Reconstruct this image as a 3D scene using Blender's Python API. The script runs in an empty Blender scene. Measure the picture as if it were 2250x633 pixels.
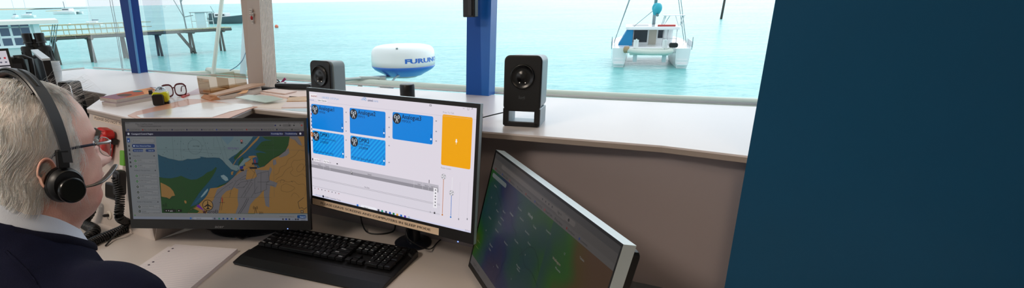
import bpy, bmesh, math, random
import numpy as np
from mathutils import Vector, Matrix, noise
random.seed(7)
sc = bpy.context.scene
COL = sc.collection
PI = math.pi
# ------------------------------------------------------------------ camera model
FOC, PITCH, PCX, PCY, ROLL = 1185.1, 0.350, 990.9, 430.6, 0.019
CAMZ = 1.381
DESK = 0.73
SHELF = 1.08
SEA = CAMZ - 6.3

def ray(u, v):
    a = (u - PCX) / FOC; b = (PCY - v) / FOC
    c, s = math.cos(ROLL), math.sin(ROLL)
    a, b = a * c + b * s, -a * s + b * c
    return Vector((a, math.cos(PITCH) + b * math.sin(PITCH), b * math.cos(PITCH) - math.sin(PITCH)))

def G(u, v, z):
    """point of the level plane at height z that is seen at u, v"""
    d = ray(u, v)
    p = d * ((z - CAMZ) / d.z)
    return Vector((p.x, p.y, z))

def D(u, v, t):
    d = ray(u, v) * t
    return Vector((d.x, d.y, d.z + CAMZ))

def onplane(u, v, p0, n):
    d = ray(u, v); o = Vector((0, 0, CAMZ))
    t = (Vector(p0) - o).dot(n) / d.dot(n)
    return o + d * t

cam_d = bpy.data.cameras.new('camera'); cam = bpy.data.objects.new('camera', cam_d); COL.objects.link(cam)
X_ = Vector((1, 0, 0)); F_ = Vector((0, math.cos(PITCH), -math.sin(PITCH))); U_ = Vector((0, math.sin(PITCH), math.cos(PITCH)))
cR, sR = math.cos(ROLL), math.sin(ROLL)
r_ = X_ * cR - U_ * sR; u_ = X_ * sR + U_ * cR
m = Matrix((r_, u_, -F_)).transposed().to_4x4(); m.translation = Vector((0, 0, CAMZ))
cam.matrix_world = m
cam_d.sensor_fit = 'HORIZONTAL'; cam_d.sensor_width = 36
cam_d.lens = FOC / 2250 * 36
cam_d.shift_x = (1125 - PCX) / 2250
cam_d.shift_y = (PCY - 316.5) / 2250
cam_d.clip_start = 0.02; cam_d.clip_end = 9000
sc.camera = cam
sc.view_settings.view_transform = 'Standard'; sc.view_settings.look = 'None'
sc.view_settings.gamma = 1; sc.view_settings.use_curve_mapping = False
sc.view_settings.exposure = 0.0

# ------------------------------------------------------------------ materials
def lin(c):
    out = []
    for k in c[:3]:
        k = k / 255
        out.append(k / 12.92 if k <= .04045 else ((k + .055) / 1.055) ** 2.4)
    return (*out, 1)

MATS = {}
def mat(name, rgb=(200, 200, 200), rough=.5, metal=0, spec=.5, var=0.06, vscale=8, bump=0, bscale=60, coat=0, sheen=0, alpha=1, trans=0, sss=0):
    if name in MATS: return MATS[name]
    m = bpy.data.materials.new(name); m.use_nodes = True
    nt = m.node_tree; b = nt.nodes['Principled BSDF']
    b.inputs['Roughness'].default_value = rough; b.inputs['Metallic'].default_value = metal
    b.inputs['Specular IOR Level'].default_value = spec
    b.inputs['Coat Weight'].default_value = coat
    b.inputs['Sheen Weight'].default_value = sheen
    b.inputs['Alpha'].default_value = alpha
    b.inputs['Transmission Weight'].default_value = trans
    if sss:
        b.inputs['Subsurface Weight'].default_value = sss
        b.inputs['Subsurface Radius'].default_value = (.012, .004, .002)
        b.inputs['Subsurface Scale'].default_value = 1
    c = lin(rgb)
    tc = nt.nodes.new('ShaderNodeTexCoord')
    n = nt.nodes.new('ShaderNodeTexNoise'); n.inputs['Scale'].default_value = vscale; n.inputs['Detail'].default_value = 4
    nt.links.new(tc.outputs['Object'], n.inputs['Vector'])
    mx = nt.nodes.new('ShaderNodeMix'); mx.data_type = 'RGBA'
    mx.inputs[6].default_value = (c[0] * (1 - var), c[1] * (1 - var), c[2] * (1 - var), 1)
    mx.inputs[7].default_value = (min(1, c[0] * (1 + var)), min(1, c[1] * (1 + var)), min(1, c[2] * (1 + var)), 1)
    nt.links.new(n.outputs['Fac'], mx.inputs[0]); nt.links.new(mx.outputs[2], b.inputs['Base Color'])
    if bump:
        n2 = nt.nodes.new('ShaderNodeTexNoise'); n2.inputs['Scale'].default_value = bscale; n2.inputs['Detail'].default_value = 5
        nt.links.new(tc.outputs['Object'], n2.inputs['Vector'])
        bp = nt.nodes.new('ShaderNodeBump'); bp.inputs['Strength'].default_value = bump; bp.inputs['Distance'].default_value = .002
        nt.links.new(n2.outputs['Fac'], bp.inputs['Height']); nt.links.new(bp.outputs[0], b.inputs['Normal'])
    MATS[name] = m
    return m

def emit(name, rgb=None, k=1):
    if name in MATS: return MATS[name]
    m = bpy.data.materials.new(name); m.use_nodes = True; nt = m.node_tree
    nt.nodes.remove(nt.nodes['Principled BSDF'])
    e = nt.nodes.new('ShaderNodeEmission'); e.inputs[0].default_value = lin(rgb); e.inputs[1].default_value = k
    nt.links.new(e.outputs[0], nt.nodes['Material Output'].inputs[0]); MATS[name] = m
    return m

def screen_mat(name, k):
    """a lit display: colour attribute gives each picture element its own light, glass on top"""
    m = bpy.data.materials.new(name); m.use_nodes = True; nt = m.node_tree
    b = nt.nodes['Principled BSDF']; b.inputs['Base Color'].default_value = (.008, .008, .009, 1); b.inputs['Roughness'].default_value = .38
    b.inputs['Specular IOR Level'].default_value = .25
    a = nt.nodes.new('ShaderNodeAttribute'); a.attribute_name = 'Col'
    nt.links.new(a.outputs['Color'], b.inputs['Emission Color']); b.inputs['Emission Strength'].default_value = k
    return m

def print_mat(name, rough=.4, spec=.5):
    """printed surface: flat ink colours held in a colour attribute"""
    m = bpy.data.materials.new(name); m.use_nodes = True; nt = m.node_tree
    b = nt.nodes['Principled BSDF']; b.inputs['Roughness'].default_value = rough; b.inputs['Specular IOR Level'].default_value = spec
    a = nt.nodes.new('ShaderNodeAttribute'); a.attribute_name = 'Col'
    nt.links.new(a.outputs['Color'], b.inputs['Base Color'])
    return m

def glass_mat(name, tint=(255, 255, 255), refl=.06, rough=.0, density=0):
    m = bpy.data.materials.new(name); m.use_nodes = True; nt = m.node_tree
    nt.nodes.remove(nt.nodes['Principled BSDF'])
    t = nt.nodes.new('ShaderNodeBsdfTransparent'); t.inputs[0].default_value = lin(tint)
    g = nt.nodes.new('ShaderNodeBsdfGlossy'); g.inputs['Roughness'].default_value = rough
    mx = nt.nodes.new('ShaderNodeMixShader')
    lw = nt.nodes.new('ShaderNodeFresnel'); lw.inputs[0].default_value = 1.25
    ma = nt.nodes.new('ShaderNodeMath'); ma.operation = 'MULTIPLY'; ma.inputs[1].default_value = refl / .06
    nt.links.new(lw.outputs[0], ma.inputs[0]); ma.use_clamp = True; nt.links.new(ma.outputs[0], mx.inputs[0])
    nt.links.new(t.outputs[0], mx.inputs[1]); nt.links.new(g.outputs[0], mx.inputs[2])
    nt.links.new(mx.outputs[0], nt.nodes['Material Output'].inputs[0])
    MATS[name] = m
    return m

# ------------------------------------------------------------------ objects
def thing(name, label, cat, loc=(0, 0, 0), rz=0, group=None, M=None):
    o = bpy.data.objects.new(name, None); COL.objects.link(o); o.empty_display_size = .05
    if M is not None: o.matrix_world = M
    else: o.location = loc; o.rotation_euler = (0, 0, rz)
    o['label'] = label; o['category'] = cat
    if group: o['group'] = group
    return o

def tag(o, label=None, cat=None, group=None, kind=None):
    if label: o['label'] = label
    if cat: o['category'] = cat
    if group: o['group'] = group
    if kind: o['kind'] = kind
    return o

def copy_tree(o, parent=None):
    c = o.copy(); COL.objects.link(c); c.parent = parent
    for ch in [k for k in bpy.data.objects if k.parent == o]: copy_tree(ch, c)
    return c

class MB:
    def __init__(s): s.v = []; s.f = []; s.m = []; s.c = []; s.cur = 0; s.col = None
    def add(s, vs, fs, mi=None, col=None):
        o = len(s.v); s.v += [tuple(v) for v in vs]
        for f in fs:
            s.f.append([o + i for i in f]); s.m.append(s.cur if mi is None else mi); s.c.append(col if col is not None else s.col)
        return s
    def box(s, c, d, R=None, mi=None, col=None, taper=1):
        x, y, z = [k / 2 for k in d]
        vs = [(-x, -y, -z), (x, -y, -z), (x, y, -z), (-x, y, -z), (-x * taper, -y * taper, z), (x * taper, -y * taper, z), (x * taper, y * taper, z), (-x * taper, y * taper, z)]
        vs = [Vector(v) for v in vs]
        if R is not None: vs = [R @ v for v in vs]
        return s.add([v + Vector(c) for v in vs], [(0, 3, 2, 1), (4, 5, 6, 7), (0, 1, 5, 4), (1, 2, 6, 5), (2, 3, 7, 6), (3, 0, 4, 7)], mi, col)
    def rbox(s, c, d, r, R=None, mi=None, n=3, axis='z', e=None):
        """box with corners rounded about one axis and small edge chamfers"""
        dx, dy, dz = d
        if axis == 'y': a, b, h = dx, dz, dy
        elif axis == 'x': a, b, h = dy, dz, dx
        else: a, b, h = dx, dy, dz
        e = min(r * .3, h * .2) if e is None else e
        def loop(ins):
            P = []; rr = max(r - ins, 1e-5)
            for k, (sx, sy) in enumerate(((1, 1), (-1, 1), (-1, -1), (1, -1))):
                cx, cy = sx * (a / 2 - r), sy * (b / 2 - r)
                for j in range(n + 1):
                    t = k * PI / 2 + j * PI / 2 / n
                    P.append((cx + rr * math.cos(t), cy + rr * math.sin(t)))
            return P
        L = [(loop(e), -h / 2), (loop(0), -h / 2 + e), (loop(0), h / 2 - e), (loop(e), h / 2)]
        vs = []
        for P, z in L:
            for p in P:
                v = (p[0], p[1], z) if axis == 'z' else ((p[0], -z, p[1]) if axis == 'y' else (z, p[0], p[1]))
                v = Vector(v)
                if R is not None: v = R @ v
                vs.append(v + Vector(c))
        N = len(L[0][0]); fs = []
        for k in range(3):
            for i in range(N):
                j = (i + 1) % N
                fs.append((k * N + i, k * N + j, (k + 1) * N + j, (k + 1) * N + i))
        fs.append(tuple(range(N))[::-1]); fs.append(tuple(range(3 * N, 4 * N)))
        return s.add(vs, fs, mi)
    def tube(s, pts, r, n=8, mi=None, caps=True, flat=None, col=None):
        pts = [Vector(p) for p in pts]; N = len(pts)
        rs = r if isinstance(r, (list, tuple)) else [r] * N
        vs = []; up = None
        for i, p in enumerate(pts):
            d = (pts[min(i + 1, N - 1)] - pts[max(i - 1, 0)])
            if d.length < 1e-9: d = Vector((0, 0, 1))
            d.normalize()
            if up is None:
                up = Vector((0, 0, 1)) if abs(d.z) < .9 else Vector((1, 0, 0))
            a = d.cross(up)
            if a.length < 1e-6: a = d.orthogonal()
            a.normalize(); b = d.cross(a).normalized(); up = -b
            k = flat or 1
            for j in range(n):
                t = 2 * PI * j / n
                vs.append(p + a * (math.cos(t) * rs[i]) + b * (math.sin(t) * rs[i] * k))
        fs = []
        for i in range(N - 1):
            for j in range(n):
                q = (j + 1) % n
                fs.append((i * n + j, i * n + q, (i + 1) * n + q, (i + 1) * n + j))
        if caps:
            fs.append(tuple(range(n))[::-1]); fs.append(tuple(range((N - 1) * n, N * n)))
        return s.add(vs, fs, mi, col)
    def lathe(s, prof, c=(0, 0, 0), n=32, R=None, mi=None, sy=1):
        vs = []; fs = []
        for (r, z) in prof:
            for j in range(n):
                t = 2 * PI * j / n; v = Vector((r * math.cos(t), r * math.sin(t) * sy, z))
                if R is not None: v = R @ v
                vs.append(v + Vector(c))
        for i in range(len(prof) - 1):
            for j in range(n):
                q = (j + 1) % n; fs.append((i * n + j, i * n + q, (i + 1) * n + q, (i + 1) * n + j))
        if prof[0][0] > 1e-5: fs.append(tuple(range(n))[::-1])
        if prof[-1][0] > 1e-5: fs.append(tuple(range((len(prof) - 1) * n, len(prof) * n)))
        return s.add(vs, fs, mi)
    def prism(s, poly, z0, z1, mi=None, R=None, c=(0, 0, 0), col=None):
        n = len(poly)
        A = sum(poly[i][0] * poly[(i + 1) % n][1] - poly[(i + 1) % n][0] * poly[i][1] for i in range(n))
        if A < 0: poly = poly[::-1]
        vs = [Vector((p[0], p[1], z0)) for p in poly] + [Vector((p[0], p[1], z1)) for p in poly]
        if R is not None: vs = [R @ v for v in vs]
        vs = [v + Vector(c) for v in vs]
        fs = [tuple(range(n))[::-1], tuple(range(n, 2 * n))] + [(i, (i + 1) % n, n + (i + 1) % n, n + i) for i in range(n)]
        return s.add(vs, fs, mi, col)
    def ell(s, c, r, n=20, m_=12, R=None, mi=None):
        vs = []; fs = []
        for i in range(m_ + 1):
            t = PI * i / m_
            for j in range(n):
                a = 2 * PI * j / n
                v = Vector((r[0] * math.sin(t) * math.cos(a), r[1] * math.sin(t) * math.sin(a), -r[2] * math.cos(t)))
                if R is not None: v = R @ v
                vs.append(v + Vector(c))
        for i in range(m_):
            for j in range(n):
                q = (j + 1) % n; fs.append((i * n + j, i * n + q, (i + 1) * n + q, (i + 1) * n + j))
        return s.add(vs, fs, mi)
    def build(s, name, mats, parent=None, smooth=False, M=None, bevel=0, seg=2, label=None, angle=None, merge=False):
        me = bpy.data.meshes.new(name); me.from_pydata(s.v, [], s.f)
        if not isinstance(mats, (list, tuple)): mats = [mats]
        for k in mats: me.materials.append(k)
        me.polygons.foreach_set('material_index', s.m)
        if any(c is not None for c in s.c):
            ca = me.color_attributes.new('Col', 'FLOAT_COLOR', 'CORNER')
            buf = []
            for f, c in zip(s.f, s.c):
                q = lin(c) if c is not None else (0, 0, 0, 1)
                buf += list(q) * len(f)
            ca.data.foreach_set('color', buf)
        if merge:
            bm = bmesh.new(); bm.from_mesh(me); bmesh.ops.remove_doubles(bm, verts=bm.verts, dist=1e-5); bm.to_mesh(me); bm.free()
        if smooth: me.polygons.foreach_set('use_smooth', [True] * len(me.polygons))
        me.validate(clean_customdata=False); me.update()
        if smooth and angle: me.set_sharp_from_angle(angle=math.radians(angle))
        o = bpy.data.objects.new(name, me); COL.objects.link(o)
        if parent is not None: o.parent = parent
        if M is not None: o.matrix_basis = M
        if bevel:
            b = o.modifiers.new('b', 'BEVEL'); b.width = bevel; b.segments = seg; b.limit_method = 'ANGLE'; b.angle_limit = math.radians(40)
        if label: o['label'] = label
        return o

_tc = {}
def text2d(s, size=1, sx=1, bold=0, align='LEFT', shear=0):
    """outline of a line of text as flat polygons in x, y"""
    key = (s, bold, shear)
    if key not in _tc and 'M' in s and bold:
        v0, f0, _ = text2d(s, 1, 1, 0, 'LEFT', shear); n0 = len(v0)
        _tc[key] = ([(v[0] + d, v[1], 0) for d in (-bold, 0, bold) for v in v0], [[i + k * n0 for i in f] for k in range(3) for f in f0])
    if key not in _tc:
        cu = bpy.data.curves.new('t', 'FONT'); cu.body = s; cu.size = 1; cu.offset = bold; cu.shear = shear; cu.resolution_u = 3
        ob = bpy.data.objects.new('t', cu); COL.objects.link(ob)
        dg = bpy.context.evaluated_depsgraph_get(); dg.update()
        me = ob.evaluated_get(dg).to_mesh()
        vs = [tuple(v.co) for v in me.vertices]; fs = [list(p.vertices) for p in me.polygons]
        ob.evaluated_get(dg).to_mesh_clear()
        bpy.data.objects.remove(ob); bpy.data.curves.remove(cu)
        _tc[key] = (vs, fs)
    vs, fs = _tc[key]
    w = max((v[0] for v in vs), default=0)
    off = 0 if align == 'LEFT' else (-w / 2 if align == 'CENTER' else -w)
    return [((v[0] + off) * size * sx, v[1] * size) for v in vs], fs, w * size * sx

class Canvas:
    """flat coloured shapes in a plane (x right, y up), stacked in hair-thin layers towards -Y of the local frame"""
    def __init__(s, step=.00012): s.mb = MB(); s.step = step; s.k = 1
    def poly(s, pts, col, layer=1):
        y = -layer * s.step; n = len(pts)
        A = sum(pts[i][0] * pts[(i + 1) % n][1] - pts[(i + 1) % n][0] * pts[i][1] for i in range(n))
        if A < 0: pts = pts[::-1]
        if n > 4:
            from mathutils.geometry import tessellate_polygon
            vv = [Vector((p[0], p[1], 0)) for p in pts]
            tris = tessellate_polygon([vv])
            s.mb.add([(p[0], y, p[1]) for p in pts], [tuple(t) for t in tris], col=col)
        else:
            s.mb.add([(p[0], y, p[1]) for p in pts], [tuple(range(n))], col=col)
    def rect(s, x0, y0, x1, y1, col, layer=1, r=0, n=4):
        if r <= 0: return s.poly([(x0, y0), (x1, y0), (x1, y1), (x0, y1)], col, layer)
        P = []
        for k, (cx, cy) in enumerate(((x1 - r, y1 - r), (x0 + r, y1 - r), (x0 + r, y0 + r), (x1 - r, y0 + r))):
            for j in range(n + 1):
                t = k * PI / 2 + j * PI / 2 / n; P.append((cx + r * math.cos(t), cy + r * math.sin(t)))
        s.poly(P, col, layer)
    def disc(s, x, y, r, col, layer=1, n=20, ry=None):
        s.poly([(x + r * math.cos(2 * PI * j / n), y + (ry or r) * math.sin(2 * PI * j / n)) for j in range(n)], col, layer)
    def line(s, pts, w, col, layer=1, closed=False):
        if closed: pts = list(pts) + [pts[0]]
        for a, b in zip(pts, pts[1:]):
            dx, dy = b[0] - a[0], b[1] - a[1]; L = math.hypot(dx, dy)
            if L < 1e-7: continue
            nx, ny = -dy / L * w / 2, dx / L * w / 2; ex, ey = dx / L * w * .3, dy / L * w * .3
            s.poly([(a[0] + nx - ex, a[1] + ny - ey), (a[0] - nx - ex, a[1] - ny - ey), (b[0] - nx + ex, b[1] - ny + ey), (b[0] + nx + ex, b[1] + ny + ey)], col, layer)
    def ring(s, x, y, r, w, col, layer=1, n=24):
        s.line([(x + r * math.cos(2 * PI * j / n), y + r * math.sin(2 * PI * j / n)) for j in range(n)], w, col, layer, True)
    def text(s, t, x, y, size, col, layer=2, sx=1, bold=0, align='LEFT', shear=0):
        vs, fs, w = text2d(t, size, sx, bold, align, shear)
        yy = -layer * s.step
        s.mb.add([(x + v[0], yy, y + v[1]) for v in vs], fs, col=col)
        return w

def catmull(P, n=8):
    P = [Vector(p) for p in P]; out = []
    for i in range(len(P) - 1):
        p0 = P[max(i - 1, 0)]; p1 = P[i]; p2 = P[i + 1]; p3 = P[min(i + 2, len(P) - 1)]
        for k in range(n):
            t = k / n
            out.append(.5 * ((2 * p1) + (p2 - p0) * t + (2 * p0 - 5 * p1 + 4 * p2 - p3) * t * t + (3 * p1 - p0 - 3 * p2 + p3) * t ** 3))
    out.append(P[-1]); return out
def Rz(a): return Matrix.Rotation(a, 3, 'Z')
def Rx(a): return Matrix.Rotation(a, 3, 'X')
def Ry(a): return Matrix.Rotation(a, 3, 'Y')
def TR(loc, R=None):
    M = (R.to_4x4() if R is not None else Matrix.Identity(4)); M.translation = Vector(loc); return M
# ------------------------------------------------------------------ setting: room
Z0 = SHELF
pa = Vector((-2.95, 1.62, 0)); pc = G(190, 151, Z0); pd = G(308, 158, Z0); pf_ = G(1050, 207, Z0); ph = G(1520, 228, Z0)
dirh = (ph - pf_); dirh.z = 0; dirh.normalize()
pend = ph + dirh * .32
stub = Vector((.587, 1.023, 0))
sill = [Vector((p.x, p.y, 0)) for p in (pa, pc, pd, pf_, pend)]
cen = Vector((-.3, .2, 0))
LEAN = .12
def outn(a, b):
    t = (b - a).normalized(); n = Vector((-t.y, t.x, 0))
    if n.dot((a + b) / 2 - cen) < 0: n = -n
    return n
FILL_GLOW = [emit("lamp_glow_a", (255, 238, 220), 34), emit("lamp_glow_b", (255, 226, 195), 9), emit("lamp_glow_c", (255, 225, 190), 2.0)]
m_floor = mat('carpet_grey', (88, 88, 94), .9, bump=.4, bscale=300)
m_wall = mat('wall_white', (205, 200, 196), .7)
m_navy = mat('wall_navy', (4, 88, 132), .55, var=.04, bump=.08, bscale=250)
m_ceil = mat('ceiling_white', (225, 222, 216), .8)
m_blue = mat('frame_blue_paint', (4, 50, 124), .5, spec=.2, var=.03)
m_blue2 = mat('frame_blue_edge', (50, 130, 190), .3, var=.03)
m_glass = glass_mat('window_glass', (252, 255, 255), .018)
m_white = mat('white_laminate', (232, 224, 224), .28, var=.015, spec=.5)
m_cream = mat('desk_laminate', (206, 196, 190), .36, var=.03, vscale=3, spec=.45)
m_panel = mat('panel_cream', (200, 188, 180), .5, var=.03, vscale=3)
m_grey = mat('panel_grey_brown', (160, 150, 152), .6, var=.03, vscale=3)
m_edge = mat('edge_band_grey', (160, 148, 140), .5, var=.03)
m_black = mat('black_plastic', (14, 14, 16), .38, var=.1)
m_blackg = mat('black_gloss', (8, 8, 10), .12, var=.05)
m_silver = mat('silver_plastic', (150, 165, 175), .3, metal=.5, var=.02)
m_chrome = mat('brushed_steel', (190, 192, 196), .22, metal=1, var=.03)

def S(o): o['kind'] = 'structure'; return o
floor_poly = [(-2.95, 1.62), (pc.x, pc.y), (pd.x, pd.y), (pf_.x, pf_.y), (pend.x, pend.y), (stub.x, stub.y), (2.7, .82), (2.7, -2.3), (-3.3, -2.3)]
S(MB().prism(floor_poly, -.05, 0).build('floor', m_floor))
big = [(-3.3, 1.6), (-2.2, 3.3), (-1.5, 3.1), (.2, 2.2), (1.4, 1.8), (2.9, 1.0), (2.9, -2.5), (-3.5, -2.5)]
S(MB().prism(big, 2.5, 2.56).build('ceiling', m_ceil))
def wallseg(name, a, b, z0, z1, th, m_, inward=False):
    a = Vector(a).to_3d(); b = Vector(b).to_3d(); a.z = b.z = 0; n = outn(a, b) * th
    return S(MB().prism([(a.x, a.y), (b.x, b.y), (b.x + n.x, b.y + n.y), (a.x + n.x, a.y + n.y)], z0, z1).build(name, m_))
# solid dado under the windows follows the sill line round the tower
mb = MB()
for a, b in zip(sill, sill[1:]):
    n = outn(a, b) * .1
    mb.prism([(a.x, a.y), (b.x, b.y), (b.x + n.x, b.y + n.y), (a.x + n.x, a.y + n.y)], 0, SHELF - .036)
S(mb.build('wall_front', m_wall))
wallseg('wall_back', (2.7, -2.3), (-3.3, -2.3), 0, 2.5, .1, m_wall)
S(MB().prism([(-3.3, -2.3), (-2.95, 1.62), (-3.05, 1.62), (-3.4, -2.3)], 0, 1.0).prism([(-3.3, -2.3), (-2.95, 1.62), (-3.05, 1.62), (-3.4, -2.3)], 2.2, 2.5).prism([(-3.3, -2.3), (-3.25, -1.7), (-3.35, -1.7), (-3.4, -2.3)], 1.0, 2.2).build('wall_left', m_wall))
# navy partition at the right-hand end of the windows
S(MB().prism([(stub.x, stub.y), (2.7, .82), (2.7, .95), (pend.x + .15, pend.y + .2), (pend.x, pend.y)], 0, 2.5).build('wall_right', m_navy))
S(MB().prism([(2.7, .82), (2.8, .82), (2.8, -2.3), (2.7, -2.3)], 0, 2.5).build('wall_side', m_wall))
# ---- windows leaning out at the top
ZT = 2.25
def lean(p, n, z): return Vector((p.x, p.y, z)) + n * ((z - SHELF) * LEAN + .035)
def facet_n(p):
    best = None
    for a, b in zip(sill, sill[1:]):
        t = (b - a).normalized(); k = (Vector((p.x, p.y, 0)) - a).dot(t)
        d = (Vector((p.x, p.y, 0)) - a - t * k).length + max(0, -k, k - (b - a).length) * 3
        if best is None or d < best[0]: best = (d, outn(a, b))
    return best[1]
def pane(name, a, b):
    n = outn(a, b); q = n * .006; mb = MB()
    A, B = lean(a, n, SHELF), lean(b, n, SHELF); C_, D_ = lean(b, n, ZT), lean(a, n, ZT)
    mb.add([A, B, C_, D_, A + q, B + q, C_ + q, D_ + q], [(0, 1, 2, 3), (7, 6, 5, 4), (0, 4, 5, 1), (1, 5, 6, 2), (2, 6, 7, 3), (3, 7, 4, 0)])
    o = S(mb.build(name, m_glass)); 
    t = (b - a).normalized()
    fr = MB()
    fr.tube([lean(a, n, SHELF + .001), lean(b, n, SHELF + .001)], .004, 4)
    fr.tube([lean(a, n, ZT), lean(b, n, ZT)], .03, 4)
    f = fr.build('window_frame', mat('frame_sill_white', (222, 228, 228), .4), o)
    return o
pane('window_1', sill[0], sill[1]); pane('window_2', sill[1], sill[2]); pane('window_3', sill[2], sill[3]); pane('window_4', sill[3], sill[4])
# header wall above the glass
mb = MB()
for a, b in zip(sill, sill[1:]):
    n = outn(a, b); A, B = lean(a, n, ZT), lean(b, n, ZT); o = n * .1
    mb.prism([(A.x, A.y), (B.x, B.y), (B.x + o.x, B.y + o.y), (A.x + o.x, A.y + o.y)], ZT, 2.5)
S(mb.build('wall_header', m_wall))
def win_pt(u, v, p0, n):
    """point seen at u, v in the leaning window plane through sill point p0"""
    nn = Vector((n.x, n.y, -LEAN)).normalized()
    return onplane(u, v, Vector((p0.x, p0.y, SHELF)), nn)
def extend(a, b, z):
    d = b - a; return a + d * ((z - a.z) / d.z)
# blue corner post left: two tones
n23 = outn(sill[2], sill[3]); n12 = outn(sill[1], sill[2])
def post(name, ul, ur, vfoot, tl, tr, p0, n, depth, m_, z1=ZT, mats=None):
    """a post between two leaning edges seen at (ul, ur) at its foot and (tl, tr) at the top of the view"""
    A = win_pt(ul, vfoot[0], p0, n); B = win_pt(ur, vfoot[1], p0, n)
    C_ = extend(A, win_pt(tl, 14, p0, n), z1); D_ = extend(B, win_pt(tr, 14, p0, n), z1)
    A = extend(A, C_, SHELF - .002); B = extend(B, D_, SHELF - .002)
    o = n * depth
    mb = MB(); mb.add([A, B, B + o, A + o, C_, D_, D_ + o, C_ + o], [(0, 3, 2, 1), (4, 5, 6, 7), (0, 1, 5, 4), (1, 2, 6, 5), (2, 3, 7, 6), (3, 0, 4, 7)])
    return S(mb.build(name, m_)), (A, B, C_, D_)
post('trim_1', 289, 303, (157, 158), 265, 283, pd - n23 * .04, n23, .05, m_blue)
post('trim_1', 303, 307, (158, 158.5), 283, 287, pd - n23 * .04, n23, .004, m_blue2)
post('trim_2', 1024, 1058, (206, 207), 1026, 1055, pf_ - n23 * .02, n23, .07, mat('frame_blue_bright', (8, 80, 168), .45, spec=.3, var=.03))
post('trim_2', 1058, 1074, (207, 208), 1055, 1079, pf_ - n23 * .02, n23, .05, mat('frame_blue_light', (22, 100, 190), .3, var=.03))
# cream structural pillar standing on the shelf in front of the glass
pb = G(575, 196, SHELF)
m_pil = mat('pillar_cream', (172, 148, 132), .5, var=.03, vscale=3)  # front face colour darkened to look backlit
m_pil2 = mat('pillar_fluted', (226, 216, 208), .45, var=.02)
nA = outn(sill[2], sill[3]); tA = (sill[3] - sill[2]).normalized()
A = G(546, 185, SHELF); B = G(580, 196, SHELF); Cc = G(609, 190, SHELF)
def up(p, foot_px, top_px):
    """top of a pillar edge: leans with the windows"""
    q = onplane(top_px, 14, p, Vector((nA.x, nA.y, -LEAN * .8)).normalized()); return extend(p, q, 2.5)
At, Bt, Ct = up(A, 0, 530), up(B, 0, 571), up(Cc, 0, 598)
back = nA * .12
mb = MB()
Dd = A + (Cc - B); Dt = At + (Ct - Bt)
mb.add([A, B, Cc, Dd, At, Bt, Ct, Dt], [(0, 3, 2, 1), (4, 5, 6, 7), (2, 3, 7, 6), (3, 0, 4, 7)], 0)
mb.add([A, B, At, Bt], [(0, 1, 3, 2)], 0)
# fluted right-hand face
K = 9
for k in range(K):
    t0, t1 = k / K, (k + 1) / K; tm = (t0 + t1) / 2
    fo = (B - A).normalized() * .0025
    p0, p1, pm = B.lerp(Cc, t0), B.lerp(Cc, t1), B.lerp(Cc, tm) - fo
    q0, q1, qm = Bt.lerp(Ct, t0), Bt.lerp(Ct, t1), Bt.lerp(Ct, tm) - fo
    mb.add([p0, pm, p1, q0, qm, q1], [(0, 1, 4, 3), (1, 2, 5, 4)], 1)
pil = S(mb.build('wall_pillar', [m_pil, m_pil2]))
# labels on the pillar face
ex = (B - A).normalized(); ey = (At - A).normalized(); ez = ex.cross(ey).normalized(); ey = ez.cross(ex)
if ez.dot(Vector((0, 0, CAMZ)) - A) < 0: ez = -ez
def pil_lab(txt, u, v, w, h, name):
    c = onplane(u, v, A, ez) + ez * .0008
    Rm = Matrix((ex, -ez, ey)).transposed()
    cv = Canvas(.0002); cv.rect(-w / 2, -h / 2, w / 2, h / 2, (205, 186, 168), 0)
    vs, fs, tw = text2d(txt, 1); cv.text(txt, 0, -h * .28, h * .8, (60, 48, 44), 1, sx=w * .9 / (tw * h * .8), align='CENTER', bold=.02)
    o = cv.mb.build(name, m_print, None, M=TR(c, Rm)); tag(o, label='small cream label reading %s on the pillar' % txt, cat='label', group=None); return o
m_print = print_mat('printed_label', .5)
pil_lab('PAB', 551, 23, .030, .011, 'label_sticker')
pil_lab('RADAR', 552.5, 32.5, .046, .011, 'label_sticker')
pil_lab('ON', 555, 48, .022, .011, 'label_sticker')
c = onplane(554, 39.5, A, ez)
Rm = Matrix((ex, ey, ez)).transposed()
mbd = MB().lathe([(.0075, 0), (.0075, .003), (.005, .006), (0, .0065)], n=16)
tag(mbd.build('switch_button', mat('red_plastic', (170, 18, 22), .35), None, True, M=TR(c, Rm)), 'small red button between the RADAR and ON labels on the pillar', 'button')

# ------------------------------------------------------------------ raised shelf and desk
V2 = lambda p: (p[0], p[1])
n1 = G(173, 197, SHELF); n2 = G(235, 207, SHELF); nl = G(190, 238, SHELF); pfr = G(280, 258, SHELF); inner = G(555, 238, SHELF); pe = G(500, 262, SHELF)
mm = G(670, 250, SHELF); r1 = G(1065, 289, SHELF); r2 = G(1455, 320, SHELF)
shelf_poly = [V2(sill[0]), V2(sill[1]), V2(sill[2]), V2(sill[3]), V2(sill[4]), (stub.x, stub.y), V2(r2), V2(r1), V2(mm), V2(inner), V2(pe), V2(pfr), V2(nl), V2(n2), V2(n1), (-1.62, 2.27), (-2.45, 1.22)]
t = thing('raised_shelf', 'white laminate raised shelf running round the tower under the windows', 'shelf', (0, 1.6, 0))
Minv = Matrix.Translation((0, -1.6, 0))
mb = MB(); mb.prism(shelf_poly, SHELF - .004, SHELF); mb.cur = 1; mb.prism(shelf_poly, SHELF - .015, SHELF - .004)
mb.build('shelf_top', [m_white, m_edge], t, M=Minv)
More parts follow.
